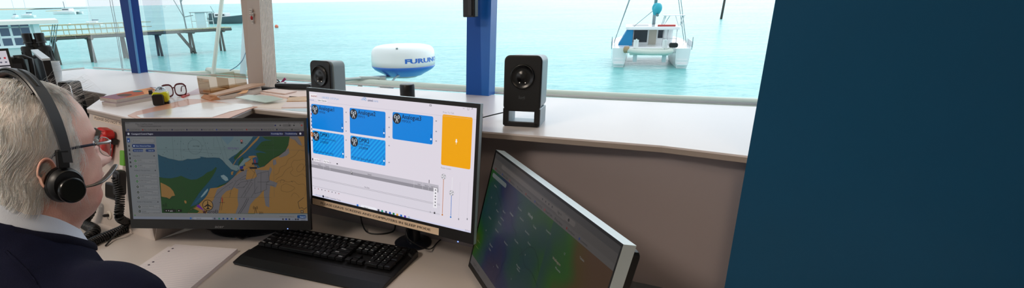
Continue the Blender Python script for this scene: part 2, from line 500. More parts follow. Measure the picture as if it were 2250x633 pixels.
# upright panels that carry it
dq = G(341, 529, DESK); dl = G(219, 490, DESK)
dr = G(405, 505, DESK)
far = dl + (dl - dq).normalized() * .12
zc = SHELF - .015
mb = MB()
def upright(mb, a, b, th, z0, z1, side=1, mi=None):
    a = Vector((a[0], a[1], 0)); b = Vector((b[0], b[1], 0)); d = (b - a).normalized(); n = Vector((-d.y, d.x, 0)) * th * side
    mb.prism([(a.x, a.y), (b.x, b.y), (b.x + n.x, b.y + n.y), (a.x + n.x, a.y + n.y)], z0, z1, mi)
# slightly leaning front panel of the side unit (top edge under the shelf edge)
ptl = Vector((nl.x + .004, nl.y + .003, zc)); pbl = Vector((far.x, far.y, DESK)); 
dirp = (dq - far).normalized(); 
ptr = ptl + Vector(dirp) * (dq - far).length; ptr.z = zc
k = Vector((.4, .9, 0)) * .018
vs = [pbl, Vector((dq.x, dq.y, DESK)), ptr, ptl]; vs = [Vector(v) for v in vs]
mb.add(vs + [v + k for v in vs], [(0, 1, 2, 3), (7, 6, 5, 4), (0, 4, 5, 1), (1, 5, 6, 2), (2, 6, 7, 3), (3, 7, 4, 0)])
PAN = (vs[0], (vs[1] - vs[0]).cross(vs[3] - vs[0]).normalized())
vs_pan = [v.copy() for v in vs]
mb.build('side_panel', m_panel, t, M=Minv)
mb = MB(); upright(mb, (dq.x, dq.y), (dr.x + .05, dr.y + .1), .018, DESK, zc, 1)
mb.build('side_panel', m_panel, t, M=Minv)
sa = G(689, 470, DESK); sb = G(1035, 543, DESK); sd = (sb - sa).normalized()
s_l = sa - sd * .30; s_r = sb + sd * .68
mb = MB(); upright(mb, s_l, s_r, .018, DESK, zc, 1)
mb.build('back_panel', m_grey, t, M=Minv)
mb = MB(); upright(mb, (s_l.x, s_l.y), (s_l.x - .30, s_l.y + .22), .018, DESK, zc, -1); mb.build('back_panel', m_grey, t, M=Minv)
# desk
t = thing('desk', 'cream laminate operator desk below the raised shelf', 'desk', (-.4, 1.3, 0))
Minv = Matrix.Translation((.4, -1.3, 0))
dp = [(-2.4, 1.15), (-1.75, 2.05), (-1.45, 2.12), (-1.24, 1.95), (-1.14, 1.72), V2(far), V2(dq), (-.60, 1.74), V2(sa), V2(sb), (stub.x - .02, stub.y), (1.3, .90), (1.3, .38), (.10, .38), (.02, .88), (-.30, 1.03), (-1.6, 1.12)]
mb = MB(); mb.prism(dp, DESK - .004, DESK); mb.cur = 1; mb.prism(dp, DESK - .03, DESK - .004)
mb.build('desk_top', [m_cream, m_edge], t, M=Minv)
for (x, y) in ((-1.55, 1.2), (-.35, 1.12), (.16, .45), (1.2, .45)):
    MB().rbox((x, y, (DESK - .03) / 2), (.05, .05, DESK - .03), .008).build('leg', m_chrome, t, M=Minv)
# added fill panels at the ceiling, out of view, brightening the room
for k, (x, y) in enumerate(((-1.5, -.2), (.4, -.6), (-.2, 1.0))):
    t = thing('ceiling_light', ['square ceiling light panel behind the operator to the left', 'square ceiling light panel behind the camera to the right', 'square ceiling light panel above the desk'][k], 'ceiling light', (x, y, 2.5))
    MB().box((0, 0, -.015), (.62, .62, .03)).build('frame', m_white, t)
    MB().box((0, 0, -.032), (.56, .56, .006)).build('diffuser', FILL_GLOW[k], t)
# ------------------------------------------------------------------ world and sea
w = bpy.data.worlds.new('sky'); sc.world = w; w.use_nodes = True; nt = w.node_tree
bg = nt.nodes['Background']; tc = nt.nodes.new('ShaderNodeTexCoord')
dt = nt.nodes.new('ShaderNodeVectorMath'); dt.operation = 'DOT_PRODUCT'; sd_ = Vector((.62, .72, .32)).normalized(); dt.inputs[1].default_value = sd_
nm = nt.nodes.new('ShaderNodeVectorMath'); nm.operation = 'NORMALIZE'
nt.links.new(tc.outputs['Generated'], nm.inputs[0]); nt.links.new(nm.outputs[0], dt.inputs[0])
rp = nt.nodes.new('ShaderNodeMapRange'); rp.inputs[1].default_value = .35; rp.inputs[2].default_value = 1; rp.inputs[3].default_value = 1.10; rp.inputs[4].default_value = 2.4; rp.interpolation_type = 'SMOOTHSTEP'
nt.links.new(dt.outputs['Value'], rp.inputs[0])
cl = nt.nodes.new('ShaderNodeTexNoise'); cl.inputs['Scale'].default_value = 2.2; cl.inputs['Detail'].default_value = 5
nt.links.new(nm.outputs[0], cl.inputs['Vector'])
cr = nt.nodes.new('ShaderNodeMix'); cr.data_type = 'RGBA'; cr.inputs[6].default_value = (.78, .88, 1, 1); cr.inputs[7].default_value = (1, 1, 1, 1)
nt.links.new(cl.outputs['Fac'], cr.inputs[0]); nt.links.new(cr.outputs[2], bg.inputs[0]); nt.links.new(rp.outputs[0], bg.inputs[1])

m = bpy.data.materials.new('sea_water'); m.use_nodes = True; nt = m.node_tree; b = nt.nodes['Principled BSDF']
b.inputs['Roughness'].default_value = .22; b.inputs['Specular IOR Level'].default_value = .5; b.inputs['IOR'].default_value = 1.33
tc = nt.nodes.new('ShaderNodeTexCoord')
def nz(scale, stretch, detail=6, ang=.4):
    mp = nt.nodes.new('ShaderNodeMapping'); mp.inputs['Scale'].default_value = stretch; mp.inputs['Rotation'].default_value = (0, 0, ang)
    n = nt.nodes.new('ShaderNodeTexNoise'); n.inputs['Scale'].default_value = scale; n.inputs['Detail'].default_value = detail; n.inputs['Roughness'].default_value = .65
    nt.links.new(tc.outputs['Object'], mp.inputs[0]); nt.links.new(mp.outputs[0], n.inputs['Vector']); return n
n1_ = nz(1.1, (1, 2.2, 1)); n2_ = nz(.09, (1, 2.5, 1), 4, .2); n3_ = nz(.012, (1, 1.6, 1), 3, .1)
r1_ = nt.nodes.new('ShaderNodeValToRGB'); e = r1_.color_ramp.elements
e[0].position = .35; e[0].color = lin((66, 168, 172)); e[1].position = .64; e[1].color = lin((152, 230, 226))
mxn = nt.nodes.new('ShaderNodeMath'); mxn.operation = 'MULTIPLY_ADD'; mxn.inputs[1].default_value = .55
mm2 = nt.nodes.new('ShaderNodeMath'); mm2.operation = 'MULTIPLY'; mm2.inputs[1].default_value = .45
nt.links.new(n3_.outputs['Fac'], mm2.inputs[0]); nt.links.new(n1_.outputs['Fac'], mxn.inputs[0]); nt.links.new(mm2.outputs[0], mxn.inputs[2])
nt.links.new(mxn.outputs[0], r1_.inputs[0]); nt.links.new(r1_.outputs[0], b.inputs['Base Color'])
bp = nt.nodes.new('ShaderNodeBump'); bp.inputs['Strength'].default_value = .9; bp.inputs['Distance'].default_value = .25
bp2 = nt.nodes.new('ShaderNodeBump'); bp2.inputs['Strength'].default_value = .6; bp2.inputs['Distance'].default_value = 1.2
nt.links.new(n2_.outputs['Fac'], bp2.inputs['Height']); nt.links.new(n1_.outputs['Fac'], bp.inputs['Height']); nt.links.new(bp2.outputs[0], bp.inputs['Normal']); nt.links.new(bp.outputs[0], b.inputs['Normal'])
mb = MB(); mb.add([(-4000, 4, SEA), (4000, 4, SEA), (4000, 6500, SEA), (-4000, 6500, SEA)], [(0, 1, 2, 3)])
S(mb.build('sea', m))
# low far shore with a pale beach
m_sand = mat('sand', (205, 190, 160), .9, bump=.3, bscale=1); m_bush = mat('shore_scrub', (150, 160, 140), .9, var=.3, vscale=.05)
mb = MB(); N = 60
xs = [-2300 + 1180 * k / N for k in range(N + 1)]
for k in range(N):
    x0, x1 = xs[k], xs[k + 1]
    y0 = 1500; h0 = (3 + 3 * noise.noise(Vector((x0 * .01, 3, 0)))) * min(1, (N - k) / 12); h1 = (3 + 3 * noise.noise(Vector((x1 * .01, 3, 0)))) * min(1, (N - k - 1) / 12)
    mb.add([(x0, y0, SEA - 1), (x1, y0, SEA - 1), (x1, y0 + 60, SEA + 1.8), (x0, y0 + 60, SEA + 1.8)], [(0, 1, 2, 3)], 0)
    mb.add([(x0, y0 + 60, SEA + 1.8), (x1, y0 + 60, SEA + 1.8), (x1, y0 + 110, SEA + 1.8 + h1), (x0, y0 + 110, SEA + 1.8 + h0), (x1, y0 + 400, SEA), (x0, y0 + 400, SEA)], [(0, 1, 2, 3), (3, 2, 4, 5)], 1)
S(mb.build('shoreline', [m_sand, m_bush], smooth=True))
S(MB().prism([V2(G(100, 25, SEA)), V2(G(150, 21.5, SEA)), V2(G(128, 24.2, SEA))], SEA - .5, SEA + .6).build('sandbank', m_sand))

# ------------------------------------------------------------------ jetty
m_wood = mat('weathered_timber', (178, 174, 140), .85, var=.25, vscale=2, bump=.6, bscale=12)
m_woodd = mat('wet_timber', (96, 92, 88), .8, var=.25, vscale=2, bump=.6, bscale=12)
feet = [G(u, v, SEA) for u, v in ((130, 142), (207, 137), (278, 128), (353, 123), (425, 117), (490, 112))]
DZ = 3.15
line = [(f.x, f.y) for f in feet]
t = thing('jetty', 'long weathered timber jetty on piles with a handrail at its left end', 'jetty', (feet[2].x, feet[2].y, SEA))
M0 = Matrix.Translation(-Vector((feet[2].x, feet[2].y, SEA)))
a = Vector((*line[0], 0)); b_ = Vector((*line[-1], 0)); dj = (b_ - a).normalized(); nj = Vector((-dj.y, dj.x, 0))
start = a - dj * 5.0; end = b_ + dj * 1.2; zt = SEA + DZ
L = (end - start).length
fit = lambda s: start + dj * s
mb = MB(); K = int(L / .5)
for k in range(K):
    s0 = k * L / K; p = fit(s0 + L / K / 2)
    mb.box((p.x, p.y, zt), (L / K * .9, 2.3, .10), Rz(math.atan2(dj.y, dj.x)))
mb.build('deck', m_wood, t, M=M0)
mb = MB()
for o in (-1, 1):
    p, q = fit(0) + nj * o, fit(L) + nj * o
    mb.tube([(p.x, p.y, zt - .25), (q.x, q.y, zt - .25)], .17, 4)
mb.build('beam', m_woodd, t, M=M0)
for i, f in enumerate(feet):
    for o in (-.62, .62):
        p = Vector((f.x, f.y, SEA)) + nj * o
        MB().tube([(p.x, p.y, SEA - .8), (p.x + nj.x * -o * .55, p.y + nj.y * -o * .55, zt - .2)], [.17, .15], 8).build('pile', m_woodd, t, True, M=M0)
    q0 = Vector((f.x, f.y, SEA)) + nj * -1.3; q1 = Vector((f.x, f.y, SEA)) + nj * 1.3
    MB().tube([(q0.x, q0.y, zt - .42), (q1.x, q1.y, zt - .42)], .16, 4).build('cross_beam', m_woodd, t, M=M0)
    if i == 4:
        MB().tube([(f.x - dj.x * 1.6, f.y - dj.y * 1.6, zt - .3), (f.x + dj.x * .6, f.y + dj.y * .6, SEA - .5)], .2, 8).build('brace', m_woodd, t, True, M=M0)
for o in (-1.05, 1.05):
    mb = MB(); sE = 15.5; s = 0
    while s <= sE:
        p = fit(s) + nj * o; mb.tube([(p.x, p.y, zt), (p.x, p.y, zt + 1.15)], .045, 4); s += 1.3
    for h in (.6, 1.15):
        p, q = fit(0) + nj * o, fit(sE) + nj * o; mb.tube([(p.x, p.y, zt + h), (q.x, q.y, zt + h)], .04, 4)
    mb.build('handrail', m_wood, t, M=M0)
# framed hut at the far end of the jetty and a derrick beside it
m_pale = mat('pale_paint', (214, 226, 226), .5); m_steel = mat('grey_steel', (120, 140, 145), .4, metal=.3)
def s_at(u):
    d = ray(u, 60); den = d.x * dj.y - d.y * dj.x
    return (start.y * d.x - start.x * d.y) / -den
c0 = fit(s_at(447))
t2 = thing('jetty_cage', 'pale open frame shelter with a flat roof at the end of the jetty', 'shelter', (c0.x, c0.y, zt + .05), math.atan2(dj.y, dj.x))
mb = MB()
for x in (-1.15, .1, 1.15):
    for y in (-.7, .7): mb.tube([(x, y, 0), (x, y, 2.0)], .05, 4)
for z in (.9,): 
    for y in (-.7, .7): mb.tube([(-1.15, y, z), (1.15, y, z)], .04, 4)
mb.build('frame', m_pale, t2); MB().box((0, 0, 2.02), (2.5, 1.7, .08)).build('roof', m_steel, t2)
MB().box((-.52, -.7, 1.0), (1.2, .03, 1.95)).build('sheet_wall', mat('pale_sheet', (200, 222, 226), .5), t2)
c1 = fit(s_at(409))
t3 = thing('derrick_mast', 'thin grey derrick mast with stays standing on the jetty', 'mast', (c1.x, c1.y, zt + .05))
MB().tube([(0, 0, 0), (-.3, 0, 9)], .09, 6).build('mast', m_steel, t3)
mb = MB()
for q in ((-3.6, .8), (3.8, -1)): mb.tube([(-.05, 0, 1.4 if q[0] < 0 else 3.4), (q[0], q[1] , 8.8)], .05, 5)
mb.build('stay', m_steel, t3); MB().tube([(0, 0, 1.5), (1.2, 0, 1.7)], .05, 5).build('arm', m_steel, t3)

# ------------------------------------------------------------------ boats
m_hullw = mat('gelcoat_white', (245, 247, 248), .25, coat=.4, var=.01); m_hulld = mat('hull_dark_green', (52, 84, 92), .4)
m_win = mat('tinted_window', (38, 44, 56), .15); m_turq = mat('turquoise_canvas', (52, 176, 196), .7); m_tblue = mat('blue_canvas', (10, 128, 180), .6)
def hull(mb, L, W, H, x0=0, sheer=.3, n=14, mi=0, stern=.85, m=8):
    """boat hull along +Y, bow at +Y, open deck closed flat"""
    rings = []
    for i in range(n + 1):
        t_ = i / n; y = -L / 2 + L * t_
        wd = W / 2 * (stern + (1 - stern) * min(1, t_ * 3)) * (1 - max(0, (t_ - .55) / .45) ** 2.2); wd = max(wd, .02)
        top = H + sheer * t_ * t_
        R_ = [(x0 - wd, y, top)]
        for j in range(1, m):
            a_ = PI * j / m; R_.append((x0 - wd * .96 * math.cos(a_) ** 1 if abs(math.cos(a_)) > 0 else x0, y, top - (top + .35) * math.sin(a_) ** .55))
        R_.append((x0 + wd, y, top)); rings.append(R_)
    K_ = m + 1; vs = [p for r in rings for p in r]; fs = []
    for i in range(n):
        for j in range(K_ - 1):
            fs.append((i * K_ + j, i * K_ + j + 1, (i + 1) * K_ + j + 1, (i + 1) * K_ + j))
        fs.append((i * K_, (i + 1) * K_, (i + 1) * K_ + K_ - 1, i * K_ + K_ - 1))
    fs.append(tuple(range(K_))); fs.append(tuple(n * K_ + j for j in range(K_)))
    mb.add(vs, fs, mi); return mb
# moored catamaran seen from astern
cb = (G(1352, 149, SEA) + G(1502, 149, SEA)) / 2
cat_ = thing('catamaran', 'large white sailing catamaran moored stern-on with a dinghy on its davits', 'boat', (cb.x, cb.y + 0, SEA), -math.atan2(cb.x, cb.y) + .05)
def CM(y=5.8): return Matrix.Translation((0, y, 0))
for sx in (-1, 1):
    mb = MB(); hull(mb, 11.6, 1.75, 1.75, sx * 2.75, .3, stern=.72); mb.build('hull', m_hullw, cat_, True, M=CM(), angle=50)
    mb = MB()
    for k in range(3): mb.box((sx * 2.75, -6.0 + k * .28, .35 + k * .38), (.9, .3, .1))
    mb.build('stern_step', m_hullw, cat_, M=CM())
MB().rbox((0, .3, 1.45), (4.6, 9.2, .55), .2, axis='y').build('bridge_deck', m_hullw, cat_, M=CM())
MB().rbox((.1, -.3, 3.35), (4.9, 5.4, .28), .35, n=5).build('coachroof', m_hullw, cat_, M=CM(), smooth=False)
mb = MB(); mb.rbox((0, .8, 2.4), (4.3, 3.6, 1.75), .4, n=4); mb.build('saloon', m_hullw, cat_, M=CM())
MB().box((-1.0, -1.02, 2.5), (1.5, .04, 1.15)).build('saloon_window', m_win, cat_, M=CM())
MB().box((1.0, -1.02, 2.7), (.55, .04, .75)).build('saloon_window', m_win, cat_, M=CM())
MB().box((.25, -1.03, 2.3), (.7, .04, 1.6)).build('saloon_door', mat('beige_door', (196, 190, 176), .5), cat_, M=CM())
mb = MB(); mb.add([(-2.95, -2.9, 1.75), (-1.65, -2.9, 1.75), (-1.65, -2.8, 3.25), (-2.2, -2.8, 3.2), (-2.95, -.4, 1.75), (-1.65, -.4, 1.75), (-1.65, -.4, 3.25), (-2.2, -.4, 3.2)], [(0, 1, 2, 3), (4, 7, 6, 5), (0, 3, 7, 4), (3, 2, 6, 7)])
mb.build('side_curtain', m_tblue, cat_, M=CM())
for x in (-1.6, 1.1, 1.5, 2.3): MB().tube([(x, -2.8, 1.7), (x, -2.75, 3.25)], .035, 6).build('stern_post', m_chrome, cat_, True, M=CM())
MB().tube([(1.1, -2.8, 2.4), (2.3, -2.8, 2.4)], .03, 6).build('stern_rail', m_chrome, cat_, True, M=CM())
# dinghy slung across the stern (hangs from the davits, its own thing)
Mc = TR((cb.x, cb.y, SEA), Rz(-math.atan2(cb.x, cb.y) + .05)) @ CM()
dg = thing('dinghy', 'pale inflatable dinghy slung across the stern of the catamaran', 'dinghy', M=Mc @ Matrix.Translation((-.2, -6.4, 1.35)))
P = catmull([(-1.85, .45, .35), (-1.6, .0, .2), (-.2, -.42, .1), (1.2, -.42, .12), (1.8, -.1, .2), (1.85, .3, .3)], 6)
MB().tube(P, .23, 10).build('tube', mat('dinghy_hypalon', (206, 216, 206), .5), dg, True)
P2 = [(p.x, .9 - p.y, p.z) for p in P]
MB().tube(P2, .23, 10).build('tube', mat('dinghy_hypalon'), dg, True)
MB().rbox((0, .25, -.02), (3.3, .8, .3), .12, axis='x').build('hull', mat('dinghy_hypalon'), dg)
MB().lathe([(.12, -.28), (.3, -.2), (.3, .2), (.12, .28)], (-1.95, .2, .3), 12, Ry(PI / 2)).build('bow_cover', mat('tan_canvas', (176, 150, 118), .8), dg, True)
ob = tag(MB().rbox((0, 0, 0), (.75, .4, .42), .16, axis='y').build('outboard_motor', m_black, None, M=Mc @ Matrix.Translation((1.85, -6.0, 2.05))), 'black covered outboard motor on the catamaran stern rail', 'outboard motor')
for x in (-1.35, 1.15):
    mb = MB(); mb.tube([(x, -5.4, 1.5), (x, -5.6, 2.4), (x, -6.3, 2.55)], .07, 6); mb.box((x, -5.5, 2.1), (.45, .08, .75)); mb.build('davit', m_hullw, cat_, M=CM())
    MB().box((x, -6.3, .95), (.35, .25, .75)).build('rudder', mat('hull_shade_grey', (190, 205, 208), .4), cat_, M=CM())
for x in (1.0, 2.75):
    for y in (-1.5, 0): MB().tube([(x, y, 3.45), (x + (.1 if x > 2 else .25), y, 4.42)], .04, 6).build('bimini_post', m_chrome, cat_, M=CM())
for a_, b2 in (((1.1, -1.5, 3.45), (1.6, -1.5, 4.42)), ((2.5, -1.5, 3.45), (2.1, -1.5, 4.42))): MB().tube([a_, b2], .03, 5).build('bimini_brace', m_chrome, cat_, M=CM())
MB().box((2.0, -.75, 4.45), (1.9, 1.8, .07)).build('bimini', m_hullw, cat_, M=CM())
MB().box((-1.0, -1.6, 3.52), (1.5, .9, .05), Rx(.15)).build('solar_panel', m_win, cat_, M=CM())
MB().rbox((1.35, -2.2, 3.56), (1.6, .4, .16), .08, axis='x').build('board_bag', mat('red_fabric', (196, 70, 66), .6), cat_, M=CM())
MB().tube([(.35, 1.5, 3.3), (.3, 1.9, 19)], [.17, .12], 10).build('mast', mat('mast_alloy', (150, 165, 170), .35, metal=.6), cat_, True, M=CM())
MB().tube([(.35, 1.4, 4.6), (.4, -1.6, 4.5), (.42, -2.6, 4.5)], .12, 8).build('boom', m_steel, cat_, True, M=CM())
mb = MB()
for i in range(7): mb.ell((.42 + .12 * math.sin(i * 2.1), 1.2 - i * .55, 5.0 + .12 * math.cos(i * 3)), (.34, .5, .48), 10, 7)
mb.build('furled_sail', m_turq, cat_, True, M=CM())
for x in (-1, 1):
    for (y, k2) in ((-1.5, .3), (.6, .0)):
        MB().tube([(x * 3.35, y, 1.9), (.33 + x * k2, 1.8, 14.5)], .035, 5).build('shroud', m_steel, cat_, M=CM())
    MB().tube([(x * 3.5, -5.2, 1.6), (x * 3.5, -5.2, 2.7)], .03, 5).build('stanchion', m_steel, cat_, M=CM())
    MB().box((x * 3.52, -3.0, 2.05), (.08, 4.4, .5)).build('lifeline', mat('white_dodger', (225, 235, 238), .6), cat_, M=CM())
MB().tube([(.35, 1.4, 5.0), (-1.6, -2.2, 3.5)], .03, 5).build('topping_line', m_steel, cat_, M=CM())

# dark-hulled motor boat beyond the jetty end
pB = G(500, 52, SEA)
t = thing('motor_boat', 'dark green motor boat with a white cabin lying beyond the jetty end', 'boat', (pB.x, pB.y, SEA), math.radians(74))
hull(MB(), 13, 3.4, 2.0, 0, .7).build('hull', m_hulld, t, True, M=Rz(PI).to_4x4(), angle=50)
MB().rbox((0, 1.6, 2.6), (2.4, 4.6, 1.5), .3, axis='y').build('cabin', m_hullw, t); MB().box((0, 1.6, 2.75), (2.45, 3.6, .5)).build('cabin_window', m_win, t)
MB().tube([(0, 3.8, 2), (0, 5.6, 5.5)], .08, 6).build('mast', m_steel, t)
MB().rbox((0, 5.2, 2.6), (2.6, 1.4, 1.5), .3, axis='y').build('wheelhouse', m_hulld, t)
# far yachts
def yacht(u, v, Lm, label, mast=True, name='sailing_yacht', rot=1.3, lean_=0):
    p = G(u, v, SEA); t = thing(name, label, 'boat', (p.x, p.y, SEA), rot)
    sc_ = Lm / 10
    hull(MB(), 10 * sc_, 3.1 * sc_, 1.5 * sc_, 0, .5).build('hull', m_hullw, t, True, angle=50)
    MB().rbox((0, -.3 * sc_, 1.9 * sc_), (1.8 * sc_, 4.2 * sc_, .9 * sc_), .3 * sc_, axis='y').build('cabin', m_hullw, t)
    if mast:
        MB().tube([(0, .5 * sc_, 1.5 * sc_), (lean_, .5 * sc_, 15 * sc_)], .12 * sc_, 6).build('mast', m_pale, t)
        MB().tube([(0, .5 * sc_, 3 * sc_), (0, -3.5 * sc_, 3 * sc_)], [.3 * sc_, .22 * sc_], 6).build('furled_sail', mat('navy_sailcover', (50, 70, 110), .7), t)
    return t
yacht(62, 38.5, 9.5, 'small white yacht with blue sail cover and raked mast far off behind the roof', rot=1.5, lean_=1)
yacht(36, 41, 8, 'faint white yacht with a tall pale mast just above the roof edge', rot=.3)
p = G(150, 31.5, SEA); SCP = .78
t = thing('power_catamaran', 'long low white power catamaran far out at upper left', 'boat', (p.x, p.y, SEA), 1.25)
for y in (-4.2, 4.2): hull(MB(), 32, 2.6, 2.6, y, .6).build('hull', m_hullw, t, True, angle=50)
MB().rbox((0, -1, 3.0), (8.6, 22, 1.2), .5, axis='z').build('deck', m_hullw, t); MB().rbox((0, -1, 4.8), (6, 11, 2.4), .8).build('cabin', m_hullw, t); MB().box((0, -1, 4.9), (6.05, 9, .9)).build('cabin_window', m_win, t)
MB().tube([(0, 3, 6), (0, 3, 13)], .3, 6).build('mast', m_steel, t)
yacht(207, 56, 6, 'small white yacht seen behind the jetty handrail', rot=1.4)
yacht(158, 23, 7, 'distant yacht by the sandbank at upper left', rot=1.2, mast=False, name='distant_boat')
yacht(740/3.518*.0+362, 15.5, 9, 'tiny far boat at the top edge right of the left blue post', rot=1.5, mast=False, name='distant_boat')
for o_ in bpy.data.objects:
    if o_.name == 'power_catamaran': o_.scale = (.78, .78, .78)
# marker pole and buoys
p = G(1584, 42, SEA); tag(MB().tube([(0, 0, -1), (.5, 0, 10)], [.32, .28], 8).build('marker_pole', mat('dark_pile', (88, 76, 74), .8, var=.2), None, True, M=TR((p.x, p.y, SEA))), 'dark marker pile standing in the water right of the catamaran', 'pole')
p = G(608, 61, SEA); tag(MB().ell((0, 0, .3), (.5, .5, .5), 12, 8).build('mooring_buoy', mat('orange_buoy', (230, 120, 90), .5), None, True, M=TR((p.x, p.y, SEA))), 'small orange mooring buoy right of the pillar', 'buoy')
p = G(154, 57, SEA); tag(MB().ell((0, 0, .3), (.6, .6, .6), 12, 8).build('mooring_buoy', m_hullw, None, True, M=TR((p.x, p.y, SEA))), 'small white mooring buoy above the jetty handrail', 'buoy')

# ------------------------------------------------------------------ white roofed building on the left shore
bt = 38.0
A1 = D(85, 53, bt)
t = thing('boat_shed', 'pale building with gridded dark windows and white roof by the jetty', 'building', (A1.x, A1.y, SEA), 0)
M0 = Matrix.Translation((-A1.x, -A1.y, -SEA))
dn = Vector((A1.x, A1.y, 0)).normalized(); dx = Vector((dn.y, -dn.x, 0))
ztop = A1.z; zs = D(60, 100, bt).z
Rb = Matrix((dx, dn, Vector((0, 0, 1)))).transposed()
W_ = 9.0
def bbox(name, x0, x1, y0, y1, z0, z1, m_):
    c_ = Vector((A1.x, A1.y, 0)) + dx * ((x0 + x1) / 2) + dn * ((y0 + y1) / 2); c_.z = (z0 + z1) / 2
    return MB().box(c_, (abs(x1 - x0), abs(y1 - y0), abs(z1 - z0)), Rb).build(name, m_, t, M=M0)
m_shed = mat('shed_wall_pale', (196, 212, 212), .7); m_frame = mat('white_window_frame', (235, 242, 244), .5); m_pane = mat('shed_pane', (74, 92, 116), .15)
bbox('wall', -W_, 0, 0, 6, SEA, ztop, m_shed)
bbox('sill_band', -W_, .05, -.1, 0, zs - .12, zs + .05, m_frame)
pw = D(50, 60, bt); per = 22.5 / FOC * bt
def lx(u): return (onplane(u, 80, A1, dn) - Vector((A1.x, A1.y, 0))).dot(dx)
cols_ = [(-46, -28), (-22, -4), (3, 24), (30, 48), (50, 69)]
for (u0, u1) in cols_:
    x0, x1 = lx(u0), lx(u1)
    for (v0, v1) in ((52.5, 57), (60, 77), (82, 98)):
        z0, z1 = D(60, v1, bt).z, D(60, v0, bt).z
        o = bbox('window', x0 - .1, x1 + .1, -.06, 0, z0 - .08, z1 + .08, m_frame)
        c_ = Vector((A1.x, A1.y, 0)) + dx * ((x0 + x1) / 2) + dn * -.07; c_.z = (z0 + z1) / 2
        MB().box(c_, (x1 - x0, .03, z1 - z0), Rb).build('pane', m_pane, o)
bbox('corner_trim', -.35, .02, -.05, .1, zs, ztop, m_frame)
bbox('roof', -W_, 1.15, -.7, 7, ztop + .02, ztop + .26, mat('white_roof', (236, 230, 222), .5))
mb = MB()
for k in range(3):
    p0 = Vector((A1.x, A1.y, 0)) + dx * (.05 + k * .14) + dn * -.3; q0 = p0 + dx * .75; p0.z = ztop - 2.2; q0.z = ztop - .05
    mb.tube([p0, q0], .03, 5)
mb.build('roof_strut', m_steel, t, M=M0)
bbox('plinth', -W_, .3, -.3, 0, SEA, zs - 1.4, mat('concrete_grey', (150, 158, 156), .9))

# ------------------------------------------------------------------ balcony rail and radar outside the glass
RZ = CAMZ - .66
m_rail = mat('painted_rail', (196, 200, 186), .35, metal=.2, var=.04)
def RP(u, v): return G(u, v, RZ)
cA, cB, cC = RP(300, 166), RP(466, 160), RP(1040, 196)
cC2 = RP(1900, 236)
t = thing('balcony_rail', 'pale painted tubular balcony rail outside the windows', 'rail', (0, 4, 0))
M0 = Matrix.Translation((0, -4, 0))
MB().tube([cA - (cB - cA) * 3, cA, cB], .024, 12).build('rail_tube', m_rail, t, True, M=M0)
bend = catmull([cB + Vector((.0, 0, -.35)), cB + Vector((.01, 0, -.05)), cB + (cC - cB) * .02 + Vector((0, 0, .02)), cB + (cC - cB) * .06 + Vector((0, 0, .02)), cC + Vector((0, 0, .0)), cC2], 6)
MB().tube(bend, .028, 12).build('rail_tube', m_rail, t, True, M=M0)
off = Vector((0, 0, -.075))
MB().tube([cB + (cC - cB) * .05 + off, cC + off, cC2 + off], .02, 12).build('rail_tube', m_rail, t, True, M=M0)
MB().tube([cB + Vector((0, 0, -.4)), D(468.5, 160, 5.25), extend(D(468.5, 160, 5.25), D(486, 14, 5.45), 3.4)], .020, 12).build('corner_post', m_rail, t, True, M=M0)
for s_ in (.28, .63, 1.0):
    p = cB.lerp(cC, s_); MB().tube([(p.x, p.y, RZ), (p.x, p.y, RZ - 1.1)], .02, 8).build('stanchion', m_rail, t, True, M=M0)
p = cC.lerp(cC2, .40); MB().tube([(p.x, p.y, RZ), (p.x, p.y, RZ - 1.1)], .02, 8).build('stanchion', m_rail, t, True, M=M0)
S(MB().prism([(-7, 7.5), (-4.6, 6.6), (2.6, 3.4), (1.2, 1.9), (.15, 2.1), (-1.5, 3.0), (-2.1, 3.2), (-4, 4)], RZ - 1.25, RZ - 1.1).build('balcony_floor', mat('balcony_deck', (150, 158, 156), .8)))
# pole reflection left of the pillar, built as a solid pale tube
tag(MB().tube([D(534, 165, 5.0), extend(D(534, 165, 5.0), D(541, 20, 5.2), 3.4)], .028, 12).build('whip_pole', mat('pale_pole', (206, 226, 228), .4), None, True), 'pale pole rising outside just left of the pillar', 'pole')
tag(MB().tube(catmull([D(505, 155, 4.9), D(520, 146, 4.9), D(533, 132, 4.9), D(541, 112, 4.95), D(543, 108, 4.95)], 6), .004, 6).build('antenna_cable', mat('blue_grey_cable', (70, 110, 130), .5), None, True), 'thin cable looping up outside left of the pillar', 'cable')
# hanging ropes outside the left pane
m_rope = mat('dark_rope', (52, 60, 66), .8)
for (u0, u1, k) in ((243.5, 269, 0), (248.5, 271, 1)):
    P = [extend(D(u1, 156, 4.2), D(u0, 14, 4.4), 2.6), D(u0, 14, 4.4)] + [D(u0 + (u1 - u0) * s ** .9, 14 + 142 * s, 4.4 - .2 * s) for s in (.25, .5, .75, 1)] + [D(u1 + 4, 190, 4.15)]
    tag(MB().tube(P, .0022, 6).build('halyard_rope', m_rope, None, True), ['dark rope hanging outside left of the blue post, the left strand', 'dark rope hanging outside left of the blue post, the right strand'][k], 'rope')
